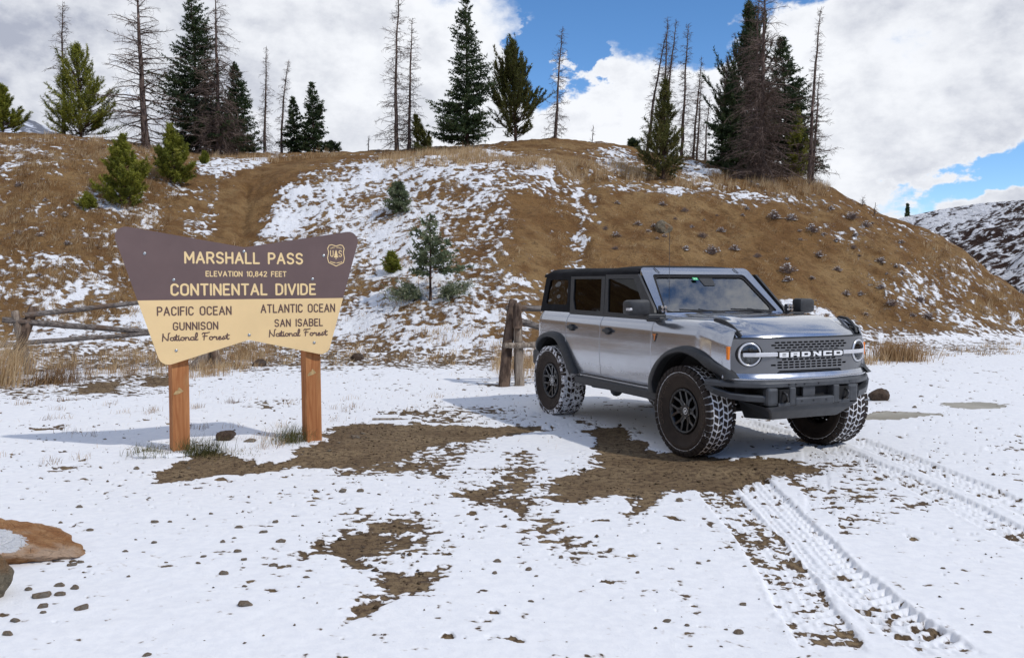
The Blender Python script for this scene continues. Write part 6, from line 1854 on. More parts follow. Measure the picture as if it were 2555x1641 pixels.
# --- cabin
bm = bmesh.new(); bx(bm, -3.40, -0.62, -0.80, 0.80, 0.60, 0.66); bx(bm, -0.66, 0.5, -0.72, 0.72, 0.60, 1.25); bm_obj('floor_tub', bm, CAR, [M_black])
bm = bmesh.new(); bx(bm, -1.05, -0.66, -0.76, 0.76, 1.10, 1.33, 0.04); bm_obj('dashboard', bm, CAR, [M_seat])
for sx_, sy_ in ((-1.75, -0.40), (-1.75, 0.40), (-2.65, -0.40), (-2.65, 0.40)):
    bm = bmesh.new(); bx(bm, sx_ - 0.05, sx_ + 0.45, sy_ - 0.24, sy_ + 0.24, 0.82, 0.98, 0.04); bx(bm, sx_ - 0.17, sx_ - 0.03, sy_ - 0.23, sy_ + 0.23, 0.95, 1.50, 0.05); bx(bm, sx_ - 0.17, sx_ - 0.07, sy_ - 0.12, sy_ + 0.12, 1.52, 1.68, 0.035)
    bm_obj('seat', bm, CAR, [M_seat])
V, F = lathe_y([(0.17, -0.014), (0.184, 0), (0.17, 0.014), (0.156, 0), (0.17, -0.014)], 32)
bm = bmesh.new()
sw = link_mesh('steering_wheel', np_mesh('steering_wheel', np.stack([V[:, 1], V[:, 0], V[:, 2]], 1), F, True), CAR, [M_seat]); sw.location = (-1.16, 0.40, 1.27); sw.rotation_euler = (0, math.radians(-22), 0)
bm = bmesh.new()
for sd in (-1, 1):
    sweep(bm, [(-1.20, 0.62 * sd, 1.78), (-3.2, 0.62 * sd, 1.78)], circ(0.025)); sweep(bm, [(-1.95, 0.66 * sd, 1.0), (-1.98, 0.62 * sd, 1.78)], circ(0.025)); sweep(bm, [(-3.1, 0.66 * sd, 1.0), (-3.15, 0.62 * sd, 1.78)], circ(0.025))
sweep(bm, [(-1.98, -0.62, 1.78), (-1.98, 0.62, 1.78)], circ(0.025), up=(1, 0, 0))
bm_obj('roll_cage', bm, CAR, [M_seat])

# --- chassis and axles
bm = bmesh.new()
for sd in (-1, 1): bx(bm, -3.4, 0.6, 0.38 * sd - 0.04, 0.38 * sd + 0.04, 0.50, 0.62)
bx(bm, -1.9, -0.5, -0.30, 0.30, 0.42, 0.56, 0.02); bx(bm, -2.5, -2.1, -0.2, 0.5, 0.44, 0.58, 0.03)
bm_obj('chassis', bm, CAR, [M_black])
bm = bmesh.new(); sweep(bm, [(-2.949, -0.70, 0.44), (-2.949, 0.70, 0.44)], circ(0.045), up=(0, 0, 1)); bmesh.ops.create_uvsphere(bm, u_segments=14, v_segments=8, radius=0.14, matrix=Matrix.Translation((-2.949, 0.05, 0.43)))
sweep(bm, [(0, -0.70, 0.44), (0, 0.70, 0.44)], circ(0.035)); bmesh.ops.create_uvsphere(bm, u_segments=14, v_segments=8, radius=0.11, matrix=Matrix.Translation((0, 0.1, 0.44)))
bm_obj('axles', bm, CAR, [M_black], True)
bm = bmesh.new()
for sd in (-1, 1):
    sweep(bm, [(-2.2, 0.62 * sd, 0.50), (-2.85, 0.66 * sd, 0.42)], circ(0.03)); sweep(bm, [(-0.55, 0.45 * sd, 0.52), (0, 0.66 * sd, 0.40)], circ(0.03)); sweep(bm, [(0.03, 0.60 * sd, 0.42), (-0.02, 0.54 * sd, 0.95)], circ(0.045))
    sweep(bm, [(-2.28, 0.70 * sd, 0.44), (-1.2, 0.66 * sd, 0.47)], circ(0.022)); bmesh.ops.create_uvsphere(bm, u_segments=10, v_segments=6, radius=0.075, matrix=Matrix.Translation((-1.78, 0.66 * sd, 0.44)))
bm_obj('suspension', bm, CAR, [M_bumper], True)


# --- wheels
def wheel(x, y, sd, steer, snowy, seed):
    rg = np.random.default_rng(seed)
    w = empty('wheel', (x, y * sd, 0.447)); w.parent = CAR
    w.rotation_euler = (0, rg.uniform(0, 6), steer)
    prof = [(.218, .100), (.228, .118), (.250, .130), (.262, .128), (.300, .150), (.330, .155), (.333, .158), (.375, .160), (.378, .157), (.402, .152), (.424, .136), (.430, .118)]
    prof = prof + [(0.4415, 0.105), (0.4425, 0.06), (0.443, 0.0), (0.4425, -0.06), (0.4415, -0.105)] + [(r, -a) for r, a in prof[::-1]]
    V, F = lathe_y(prof, 90)
    nrow = len(prof) - 1
    mi = np.repeat(np.array([1 if 8 <= k <= nrow - 9 else 0 for k in range(nrow)]), 90)
    Vs, Fs, Ms = [V], [F], [mi]; base = len(V)
    # tread blocks: staggered centre lugs and long shoulder lugs
    N_ = 40
    def block(a, yc, wa, wy, r0, r1, skew, m):
        nonlocal base
        pts = []
        for r, sh in ((r0, 1.0), (r1, 0.86)):
            for (p, q) in ((-1, -1), (1, -1), (1, 1), (-1, 1)):
                yy = yc + q * wy / 2 * sh; aa = a + (p * wa / 2 * sh + skew * q) / r1
                pts.append((r * math.cos(aa), yy, r * math.sin(aa)))
        Vs.append(np.array(pts)); b = base
        Fs.append(np.array([[b + 4, b + 5, b + 6, b + 7], [b, b + 1, b + 5, b + 4], [b + 1, b + 2, b + 6, b + 5], [b + 2, b + 3, b + 7, b + 6], [b + 3, b, b + 4, b + 7]])); Ms.append(np.full(5, m)); base += 8
    for k in range(N_):
        a = 2 * math.pi * k / N_; j = rg.normal(0, 0.004)
        block(a + j, -0.0275, 0.058, 0.046, 0.425, 0.4475, 0.010, 2)
        block(a + j + math.pi / N_, 0.0275, 0.058, 0.046, 0.425, 0.447, -0.010, 2)
        block(a + 0.02, -0.082, 0.057, 0.050, 0.425, 0.446, -0.012, 2)
        block(a + math.pi / N_ + 0.02, 0.082, 0.057, 0.050, 0.425, 0.446, 0.012, 2)
        for s2 in (-1, 1):
            aa = a + (math.pi / N_ if s2 > 0 else 0) - 0.02
            block(aa, 0.134 * s2, 0.056, 0.042, 0.418, 0.443, 0.004, 2)
            # lug running down the shoulder
            pts = []
            for (r, yy) in ((0.443, 0.150), (0.405, 0.167), (0.385, 0.162), (0.425, 0.140)):
                for p in (-1, 1):
                    pts.append((r * math.cos(aa + p * 0.027 / r), yy * s2, r * math.sin(aa + p * 0.027 / r)))
            Vs.append(np.array(pts)); b = base
            Fs.append(np.array([[b, b + 1, b + 3, b + 2], [b + 2, b + 3, b + 5, b + 4], [b, b + 2, b + 4, b + 6], [b + 1, b + 7, b + 5, b + 3]])); Ms.append(np.full(4, 2)); base += 8
    V = np.concatenate(Vs); F = np.concatenate(Fs)
    me = np_mesh('tyre', V, F, False, None, np.concatenate(Ms))
    sm_ = np.zeros(len(F), bool); sm_[:90 * nrow] = True; me.polygons.foreach_set('use_smooth', sm_)
    ty = link_mesh('tyre', me, w, [M_side, M_groove, M_block_r if snowy else M_block])
    # words round the sidewall
    if sd < 0:
        bm = bmesh.new()
        for word, a0, a1, r0, cap, hw in (('GOODYEAR', 205, 120, 0.312, 0.046, 0.0032), ('GOODYEAR', 25, -60, 0.312, 0.046, 0.0032), ('WRANGLER TERRITORY', 285, 232, 0.345, 0.017, 0.0013), ('WRANGLER TERRITORY', 105, 52, 0.345, 0.017, 0.0013)):
            kk = [c for c in word]; tot = sum(GL[c][0] for c in kk) + 0.28 * (len(kk) - 1)
            u = 0.0; nn = 0
            for c in kk:
                for st_ in GL[c][1]:
                    def pm(px, pz, d, u=u):
                        a = math.radians(a0 + (a1 - a0) * px); r = r0 + pz
                        yy = -(0.1555 if r > 0.333 else 0.150 + (r - 0.300) * 0.2) - 0.003 + d
                        return (r * math.cos(a), yy, r * math.sin(a))
                    L_ = math.radians(abs(a1 - a0)) * (r0 + cap / 2)
                    pts = [((u + p) / tot, q * cap) for p, q in st_]
                    # ribbons in a stretched space: width corrected for both axes
                    for t_ in range(len(pts) - 1):
                        (ax, az_), (bx_, bz) = pts[t_], pts[t_ + 1]
                        dx, dz = (bx_ - ax) * L_, bz - az_; LL_ = math.hypot(dx, dz)
                        if LL_ < 1e-6: continue
                        nx, nz = -dz / LL_ * hw, dx / LL_ * hw; ex, ez = dx / LL_ * hw * 0.7, dz / LL_ * hw * 0.7
                        P = [(ax * L_ - ex + nx, az_ - ez + nz), (ax * L_ - ex - nx, az_ - ez - nz), (bx_ * L_ + ex - nx, bz + ez - nz), (bx_ * L_ + ex + nx, bz + ez + nz)]
                        bm.faces.new([bm.verts.new(pm(px / L_, pz, -0.0003 * (nn % 5))) for px, pz in P]); nn += 1
                u += GL[c][0] + 0.28
        bm_obj('tyre_lettering', bm, ty, [M_tlet]) if False else bm_obj('sidewall_lettering', bm, w, [M_tlet])
    # rim
    s = -1 if sd < 0 else 1
    V, F = lathe_y([(0.222, 0.118), (0.222, 0.130), (0.205, 0.134), (0.196, 0.128), (0.190, 0.085), (0.186, -0.10)], 60)
    V[:, 1] *= s
    link_mesh('rim', np_mesh('rim', V, F, True), w, [M_rim])
    bm = bmesh.new()
    V, F = lathe_y([(0.0, 0.030), (0.188, 0.030)], 40); V[:, 1] *= s
    link_mesh('brake_disc', np_mesh('brake_disc', V, F, True), w, [M_black])
    for k in range(6):
        a = 2 * math.pi * k / 6
        for da in (-0.20, 0.20):
            p0 = (0.045 * math.cos(a + da * 1.6), 0.082 * s, 0.045 * math.sin(a + da * 1.6)); pm_ = (0.12 * math.cos(a + da * 0.72), 0.098 * s, 0.12 * math.sin(a + da * 0.72)); p1 = (0.198 * math.cos(a + da * 1.45), 0.116 * s, 0.198 * math.sin(a + da * 1.45))
            sweep(bm, [p0, pm_, p1], [(-0.017, -0.014), (0.017, -0.014), (0.012, 0.012), (-0.012, 0.012)], up=(0, s, 0))
        p0 = (0.10 * math.cos(a), 0.096 * s, 0.10 * math.sin(a)); p1 = (0.135 * math.cos(a), 0.100 * s, 0.135 * math.sin(a))
        sweep(bm, [p0, p1], [(-0.02, -0.01), (0.02, -0.01), (0.016, 0.008), (-0.016, 0.008)], up=(0, s, 0))
    bm_obj('spokes', bm, w, [M_rim])
    bm = bmesh.new()
    for k in range(24):
        a = 2 * math.pi * k / 24
        bmesh.ops.create_cone(bm, cap_ends=True, segments=6, radius1=0.006, radius2=0.005, depth=0.008, matrix=Matrix.Translation((0.213 * math.cos(a), 0.134 * s, 0.213 * math.sin(a))) @ Matrix.Rotation(math.pi / 2, 4, 'X'))
    bm_obj('rim_bolts', bm, w, [M_plast])
    bm = bmesh.new(); bmesh.ops.create_cone(bm, cap_ends=True, segments=28, radius1=0.062, radius2=0.062, depth=0.05, matrix=Matrix.Translation((0, 0.078 * s, 0)) @ Matrix.Rotation(math.pi / 2, 4, 'X')); bm_obj('hub', bm, w, [M_rim])
    bm = bmesh.new()
    for k in range(6):
        a = 2 * math.pi * (k + 0.5) / 6
        bmesh.ops.create_cone(bm, cap_ends=True, segments=8, radius1=0.008, radius2=0.006, depth=0.014, matrix=Matrix.Translation((0.068 * math.cos(a), 0.100 * s, 0.068 * math.sin(a))) @ Matrix.Rotation(math.pi / 2, 4, 'X'))
    bm_obj('lug_nuts', bm, w, [M_chrome])
    V, F = lathe_y([(0.026, 0.1045), (0.030, 0.106), (0.033, 0.1045)], 28); V[:, 1] *= s
    cp_ = empty('hub_cap', (0, 0, 0)); cp_.parent = w
    link_mesh('cap_ring', np_mesh('cap_ring', V, F, True), cp_, [M_white])
    outline_solid('cap_horse', [[(-0.013, -0.016), (-0.004, -0.006), (0.004, -0.017), (0.008, -0.004), (0.014, 0.002), (0.012, 0.012), (0.002, 0.018), (-0.002, 0.008), (-0.012, 0.004)]], 0.002, cp_, [M_white], lambda x, y_, z: (x, 0.105 * s - z, y_))


wheel(0.0, 0.825, -1, math.radians(3), False, 1)
wheel(0.0, 0.825, 1, math.radians(3), False, 2)
wheel(-2.949, 0.825, -1, 0, True, 3)
wheel(-2.949, 0.825, 1, 0, True, 4)

NOSE_BACK = 0.035       # nose parts sit this much further back than first laid out
for o in CAR.children:
    if o.name.split('.')[0] in ('grille', 'radiator_recess', 'grille_surround', 'name_bar', 'letter', 'horse_emblem', 'headlight', 'light_bar', 'front_lip', 'bumper_bar', 'bumper_wing', 'hook_pocket', 'tow_hook', 'bumper_upright', 'bumper_beam', 'bumper_core', 'mount_plate', 'bumper_bolts', 'bash_plate', 'hood', 'trail_sight'):
        o.location.x -= NOSE_BACK

for o in bpy.data.objects:       # small repeated fixings too fine to pick apart
    if o.name.split('.')[0] in ('rim_bolts', 'lug_nuts', 'bumper_bolts', 'sidewall_lettering'): o['kind'] = 'stuff'
# ------------------------------------------------------------------ rail fences
def log_mesh(name, p0, p1, r, seed, mats, parent, knots=True):
    rg = np.random.default_rng(seed)
    p0 = np.array(p0); p1 = np.array(p1); L = np.linalg.norm(p1 - p0); d = (p1 - p0) / L
    n = max(8, int(L / 0.16)); sds = 12
    ref = np.array([0, 0, 1.0]) if abs(d[2]) < 0.8 else np.array([1.0, 0, 0])
    a = np.cross(d, ref); a /= np.linalg.norm(a); b = np.cross(d, a)
    t = np.linspace(0, 1, n); ang = np.arange(sds) * 2 * np.pi / sds
    wob = np.cumsum(rg.normal(0, 1, (n, 2)), 0) * 0.004; wob -= wob[0]
    rad = r * (1 - 0.18 * t)[:, None] * (1 + 0.05 * rg.normal(size=(n, sds)) + 0.07 * np.sin(ang * 2 + 2)[None] + 0.05 * np.sin(ang * 3 + t[:, None] * 5))
    rad[0] *= 0.86; rad[-1] *= 0.86
    C = p0 + (p1 - p0) * t[:, None] + a * wob[:, :1] + b * wob[:, 1:]
    V = C[:, None] + rad[..., None] * (a * np.cos(ang)[None, :, None] + b * np.sin(ang)[None, :, None])
    V = V.reshape(-1, 3); i = np.arange(n * sds).reshape(n, sds)
    F = np.stack([i[:-1], np.roll(i[:-1], -1, 1), np.roll(i[1:], -1, 1), i[1:]], -1).reshape(-1, 4)
    ends = []
    V = np.concatenate([V, [C[0] - d * 0.004, C[-1] + d * 0.01]])
    for ring, c in ((i[0], n * sds), (i[-1], n * sds + 1)):
        for k in range(0, sds, 2):
            ends.append([ring[k], ring[(k + 1) % sds], ring[(k + 2) % sds], c])
    F = np.concatenate([F, np.array(ends)])
    # local coordinates so the wood grain runs with the log
    return link_mesh(name, np_mesh(name, V, F, True), parent, mats)


M_bark_log = bark_mat('fence_bark', (0.055, 0.038, 0.030), (0.17, 0.12, 0.09))


def log_axis_mat(name, c1, c2, c3, ax):
    m = bpy.data.materials.new(name); m.use_nodes = True
    N = NT(m.node_tree); b = m.node_tree.nodes['Principled BSDF']
    g = N.n('ShaderNodeTexCoord').outputs['Object']
    s1 = (2.0, 30, 30) if ax == 'x' else (26, 26, 1.8)
    n1 = N.noise(N.mapping(g, s1), 1.0, 6, 0.7, distort=0.4); n2 = N.noise(g, 2.5, 4, 0.6)
    c = N.mix(N.ss(n1, 0.36, 0.64), c1, c2); c = N.mix(N.m('MULTIPLY', N.ss(n2, 0.48, 0.66), 0.8), c, c3)
    N.put(b.inputs['Base Color'], c); b.inputs['Roughness'].default_value = 0.9; b.inputs['Specular IOR Level'].default_value = 0.1
    N.link(N.bump(n1, 0.9, 0.012), b.inputs['Normal'])
    return m


M_railg = log_axis_mat('grey_rail', (0.075, 0.065, 0.060), (0.25, 0.22, 0.20), (0.15, 0.10, 0.07), 'x')
M_postg = log_axis_mat('grey_post', (0.12, 0.095, 0.075), (0.38, 0.32, 0.26), (0.16, 0.095, 0.06), 'z')
for nm, data, lab in (('rail_fence', FENCE_L, 'grey log rail fence running behind the left side of the sign'), ('rail_fence', FENCE_M, 'weathered log fence end with stacked posts beside the car')):
    base = data[0][1]
    fe = empty(nm, (base[0], base[1], zsurf(base[0], base[1]))); tag(fe, lab, 'fence', 'log rail fences')
    off = np.array(fe.location)
    for k, (part, a, b, r) in enumerate(data):
        a = np.array(a) - off; b = np.array(b) - off
        if part == 'post' and k != 2: a[2] = -0.25
        mm = M_railg if part == 'rail' else (M_bark_log if k in (0, 2) else M_postg)
        if part == 'rail' and data is FENCE_M: mm = M_railg if k < 5 else M_postg
        log_mesh(part, a, b, r, 50 + k, [mm], fe)

# ------------------------------------------------------------------ rocks


def rock_mesh(name, seed, sub=3, rough=0.22, flat=0.8, planes=9):
    rg = np.random.default_rng(seed)
    bm = bmesh.new(); bmesh.ops.create_icosphere(bm, subdivisions=sub, radius=1.0)
    N_ = rg.normal(size=(planes, 3)); N_ /= np.linalg.norm(N_, axis=1, keepdims=True); D_ = rg.uniform(0.55, 0.9, planes)
    for v in bm.verts:
        p = np.array(v.co)
        for n_, d_ in zip(N_, D_):
            s = p @ n_
            if s > d_: p = p - n_ * (s - d_) * 0.92
        k = 1 + rough * (0.25 * float(perlin(np.array([p[0] * 3 + seed]), np.array([p[1] * 3 + p[2] * 2.2]), seed % 17)[0]) + (0.22 * float(perlin(np.array([p[0] * 8 + seed]), np.array([p[1] * 8 - p[2] * 9]), 5)[0]) if sub > 3 else 0))
        v.co = Vector(p * k * np.array([1, 1, flat]))
    me = bpy.data.meshes.new(name); bm.to_mesh(me); bm.free()
    return me


def rock_mat(name, c1, c2, c3, snow=0.0, sc=1.0):
    m = bpy.data.materials.new(name); m.use_nodes = True
    N = NT(m.node_tree); b = m.node_tree.nodes['Principled BSDF']
    tcn = N.n('ShaderNodeTexCoord'); g = tcn.outputs['Object']
    n1 = N.noise(g, 2.2 * sc, 6, 0.65, distort=0.5); n2 = N.noise(g, 9 * sc, 6, 0.7); n3 = N.noise(g, 1.0 * sc, 3, 0.5)
    c = N.mix(N.ss(n1, 0.35, 0.65), c1, c2); c = N.mix(N.ss(n3, 0.52, 0.66), c, c3)
    c = N.mix(N.m('MULTIPLY', N.ss(n2, 0.55, 0.7), 0.5), c, tuple(v * 0.4 for v in c1))
    if snow:       # a pocket of snow lying in the hollow on top
        dd = N.vmath('LENGTH', N.vmath('MULTIPLY', N.vmath('SUBTRACT', g, (0.10, -0.42, 0.52)), (1.0, 1.0, 1.2)))
        k = N.ss(N.m('ADD', dd, N.m('MULTIPLY', N.m('SUBTRACT', n2, 0.5), 0.35)), 0.47, 0.43)
        c = N.mix(k, c, (0.86, 0.87, 0.89))
    N.put(b.inputs['Base Color'], c)
    b.inputs['Roughness'].default_value = 0.85; b.inputs['Specular IOR Level'].default_value = 0.25
    vo = N.n('ShaderNodeTexVoronoi', feature='DISTANCE_TO_EDGE'); N.link(g, vo.inputs['Vector']); vo.inputs['Scale'].default_value = 2.3 * sc
    crack = N.ss(vo.outputs['Distance'], 0.0, 0.05)
    N.link(N.bump(N.m('ADD', N.m('ADD', n2, n1), N.m('MULTIPLY', crack, 0.25)), 0.8, 0.07), b.inputs['Normal'])
    return m


M_rock_o = rock_mat('orange_stone', (0.36, 0.175, 0.065), (0.52, 0.30, 0.13), (0.60, 0.44, 0.30), sc=1.6)
M_rock_o = rock_mat('orange_stone_snowed', (0.36, 0.165, 0.065), (0.54, 0.30, 0.14), (0.60, 0.42, 0.29), sc=1.8, snow=1.0)
M_rock_g = rock_mat('grey_stone', (0.16, 0.135, 0.095), (0.28, 0.235, 0.165), (0.24, 0.14, 0.07))
M_rock_b = rock_mat('brown_stone', (0.085, 0.055, 0.038), (0.17, 0.115, 0.08), (0.12, 0.10, 0.085), sc=1.3)
M_rock_s = rock_mat('small_stone', (0.26, 0.195, 0.135), (0.42, 0.33, 0.24), (0.33, 0.29, 0.24), sc=0.6)
M_snowcap = mat('snow_cap', (0.85, 0.86, 0.88), 0.7, build=noisy((0.84, 0.85, 0.87), 0.04, 9, 0.3, 60, 0.004))


def place_rock(name, seed, loc, sc, rz, material, label, cat='rock', group=None, sub=4, flat=0.8, sink=0.25, planes=9):
    me = rock_mesh(name, seed, sub, 0.25, flat, planes)
    o = link_mesh(name, me, None, [material])
    o.location = (loc[0], loc[1], zsurf(*loc) + sc[2] * (0.7 - sink)); o.scale = sc; o.rotation_euler = (0, 0, rz)
    tag(o, label, cat, group)
    return o


bo = place_rock('boulder', 11, (-3.19, 5.40), (0.56, 0.38, 0.205), -0.2, M_rock_o, 'large orange-brown boulder with snow on top at the lower left corner', 'boulder', sub=5, flat=0.9, sink=0.62, planes=15)
place_rock('boulder', 23, (-2.86, 4.62), (0.19, 0.18, 0.20), 0.3, M_rock_g, 'rounded grey boulder cut by the left edge in front of the orange one', 'boulder', sub=4, flat=1.0, sink=0.02, planes=7)
place_rock('rock', 31, (5.22, 12.45), (0.18, 0.13, 0.15), 0.4, M_rock_b, 'brown rock standing on the snow to the right of the car')
place_rock('rock', 37, (-3.06, 9.35), (0.125, 0.10, 0.085), 0.9, M_rock_b, 'dark angular rock between the two sign posts')
place_rock('rock', 39, (-2.78, 9.22), (0.07, 0.05, 0.03), 0.2, M_rock_s, 'flat tan stone leaning against the dark rock between the posts')
place_rock('rock', 43, (-5.1, 17.6), (0.16, 0.14, 0.13), 0.2, M_rock_b, 'brown rock at the foot of the slope below the tiny yellow pine')
place_rock('rock', 47, (-3.3, 18.6), (0.15, 0.13, 0.14), 0.2, M_rock_b, 'brown rock at the foot of the slope left of the log fence end')
place_rock('rock', 53, (4.65, 27.0), (0.28, 0.2, 0.30), 0.2, M_rock_g, 'pale upright rock on the bare slope above the car roof')
LOT_MARKS = [('left sign post', -3.3, 8.7), ('right sign post', -2.1, 9.3), ('orange boulder', -2.6, 5.4), ('front wheel of the car', 1.8, 8.6), ('rear wheel of the car', 0.5, 11.3), ('brown rock right of the car', 5.15, 12.35), ('muddy patch in the foreground', -0.75, 5.4), ('dirty wheel track', 2.2, 5.6), ('far front wheel', 3.4, 9.2)]
HILL_MARKS = [('olive pine on the shoulder', 5.31, 31.16), ('massive dead tree', 9.29, 32.97), ('last bare tree of the ridge', 11.42, 33.7), ('bushy slope pine', -12.08, 27.52), ('bare-trunked sapling', -2.05, 22.09), ('snow-filled gully', 2.0, 26.5), ('far snowy bank', 14.5, 29.0), ('log fence by the car', 0.0, 17.5)]
USED_LABELS = set()


def relative_label(what, x, y, marks):
    nm, mx_, my_ = min(marks, key=lambda q: (q[1] - x) ** 2 + (q[2] - y) ** 2)
    d = math.hypot(x - mx_, y - my_); a = (x - mx_) / (d + 1e-6); b = (y - my_) / (d + 1e-6)
    side = '' if abs(a) < 0.38 else ('left' if a < 0 else 'right')
    dep = '' if abs(b) < 0.38 else ('behind' if b > 0 else 'in front')
    near = 'just ' if d < (0.7 if marks is LOT_MARKS else 2.2) else ('well ' if d > (1.9 if marks is LOT_MARKS else 5.0) else '')
    rel = {('', 'behind'): 'behind', ('', 'in front'): 'in front of', ('left', ''): 'left of', ('right', ''): 'right of', ('left', 'behind'): 'behind and left of', ('right', 'behind'): 'behind and right of', ('left', 'in front'): 'in front and left of', ('right', 'in front'): 'in front and right of', ('', ''): 'right beside'}[(side, dep)]
    return '%s %s%s the %s' % (what, near if rel != 'right beside' else '', rel, nm)


stone_lib = [rock_mesh('stone', 100 + k, 2, 0.9, 0.8 if k % 2 else 0.6, 6) for k in range(8)]
for me in stone_lib: me.materials.append(M_rock_s if me else None)
rg = np.random.default_rng(3)
for k, (x, y, w) in enumerate(STONES):
    o = bpy.data.objects.new('stone', stone_lib[k % 8]); COL.objects.link(o)
    s = w * 0.50
    o.location = (x, y, zsurf(x, y) + s * 0.10); o.scale = (s * rg.uniform(0.9, 1.1), s * rg.uniform(0.5, 0.8), s * rg.uniform(0.55, 0.95)); o.rotation_euler = (rg.normal(0, 0.15), rg.normal(0, 0.15), rg.uniform(-0.5, 0.5))
    tag(o, relative_label(('tiny' if w < 0.035 else 'small' if w < 0.05 else 'fist-sized' if w < 0.07 else 'large flat') + (' tan stone', ' pointed stone', ' blocky stone')[k % 3], x, y, LOT_MARKS), 'stone', 'small stones scattered on the snow' if w < 0.05 else 'larger stones on the snow of the lot')

# loose gravel on the bare earth, a few thousand chips in one mesh
def scatter_in(P, n, rg):
    P_ = np.array(P); m0, m1 = P_.min(0), P_.max(0); out = np.zeros((0, 2)); tries = 0
    while len(out) < n and tries < 30:
        q = rg.uniform(m0, m1, (n * 2, 2)); ins = sd_poly(q[:, 0], q[:, 1], P) < 0
        out = np.concatenate([out, q[ins]]); tries += 1
    return out[:n]


def poly_area(P):
    P = np.array(P); x, y = P[:, 0], P[:, 1]
    return 0.5 * abs(np.dot(x, np.roll(y, -1)) - np.dot(y, np.roll(x, -1)))


pts = []
for kind, b, soft, P in PATCHES:
    if kind == 'lot' and b < -0.5:
        pts.append(scatter_in(P, int(min(1500, poly_area(P) * (260 if b < -1.1 else 90)) + 5), rg))
pts = np.concatenate(pts + [np.stack([rg.uniform(-6, 6, 1100), rg.uniform(4, 14, 1100)], 1)])
zz, cc, _, _ = surface(pts[:, 0], pts[:, 1])
n = len(pts); sz = np.clip(rg.lognormal(-5.1, 0.55, n), 0.002, 0.026)
base = np.array([[1, 0, 0], [-1, 0, 0], [0, 1, 0], [0, -1, 0], [0, 0, 1], [0, 0, -0.6]], float)
fc = np.array([[0, 2, 4], [2, 1, 4], [1, 3, 4], [3, 0, 4], [2, 0, 5], [1, 2, 5], [3, 1, 5], [0, 3, 5]])
a = rg.uniform(0, 6.28, n); V = base[None] * (1 + rg.normal(0, 0.22, (n, 6, 1))) * (sz[:, None, None] * np.array([1, 0.75, 0.6])[None, None])
ca, sa = np.cos(a)[:, None], np.sin(a)[:, None]
V = np.stack([V[..., 0] * ca - V[..., 1] * sa + pts[:, :1], V[..., 0] * sa + V[..., 1] * ca + pts[:, 1:], V[..., 2] + zz[:, None] + sz[:, None] * 0.25], -1)
F = (fc[None] + (np.arange(n) * 6)[:, None, None]).reshape(-1, 3)
gr = link_mesh('gravel', np_mesh('gravel', V.reshape(-1, 3), F), None, [rock_mat('gravel', (0.10, 0.066, 0.04), (0.24, 0.17, 0.10), (0.16, 0.13, 0.10), sc=3)]); tag(gr, 'loose brown gravel chips strewn over the bare wet earth', 'gravel', kind='stuff')

# ------------------------------------------------------------------ dry grass
def blade_batch(P, Z, H, rg, wd, lean, tone, up=None, wind=(0.25, 0.0), simple=False):
    """curved two-triangle blades; returns V, F, tone"""
    n = len(P); a = rg.uniform(0, 2 * np.pi, n); ln = np.abs(rg.normal(0, lean, n))
    dx = np.cos(a) * ln + wind[0] * lean; dy = np.sin(a) * ln + wind[1] * lean
    h = H * rg.uniform(0.5, 1.15, n); w = wd * rg.uniform(0.7, 1.3, n)
    b = rg.uniform(0, 2 * np.pi, n); wx, wy = np.cos(b) * w / 2, np.sin(b) * w / 2
    B = np.stack([P[:, 0], P[:, 1], Z - 0.01], 1)
    M = B + np.stack([dx * h * 0.35, dy * h * 0.35, h * 0.62], 1)
    T = B + np.stack([dx * h, dy * h, h * np.sqrt(np.clip(1 - ln ** 2 * 0.5, 0.3, 1))], 1)
    s = np.stack([wx, wy, 0 * wx], 1)
    if simple:
        V = np.stack([B - s, B + s, T], 1).reshape(-1, 3)
        return V, np.arange(n * 3).reshape(-1, 3), np.repeat(np.clip(tone + rg.normal(0, 0.16, n), 0, 1), 3)
    V = np.stack([B - s, B + s, M + s * 0.7, M - s * 0.7, T], 1).reshape(-1, 3)
    i = (np.arange(n) * 5)[:, None]
    F = np.concatenate([i + np.array([[0, 1, 2]]), i + np.array([[0, 2, 3]]), i + np.array([[3, 2, 4]])], 0)
    tn = np.repeat(np.clip(tone + rg.normal(0, 0.16, n), 0, 1), 5)
    return V, F, tn


def merge(parts):
    Vs, Fs, Ts = [], [], []; b = 0
    for V, F, T in parts:
        Vs.append(V); Fs.append(F + b); Ts.append(T); b += len(V)
    return np.concatenate(Vs), np.concatenate(Fs), np.concatenate(Ts)


M_grass = leaf_mat('dry_grass', (0.16, 0.085, 0.038), (0.46, 0.300, 0.150), (0.72, 0.57, 0.36))
M_grass_g = leaf_mat('green_grass', (0.045, 0.050, 0.015), (0.13, 0.13, 0.045), (0.36, 0.27, 0.13))


def tuft_points(P, dens, rg, spread):
    """clumped positions: tuft centres with blades gathered round them"""
    nt = int(poly_area(P) * dens); C = scatter_in(P, nt, rg)
    return C


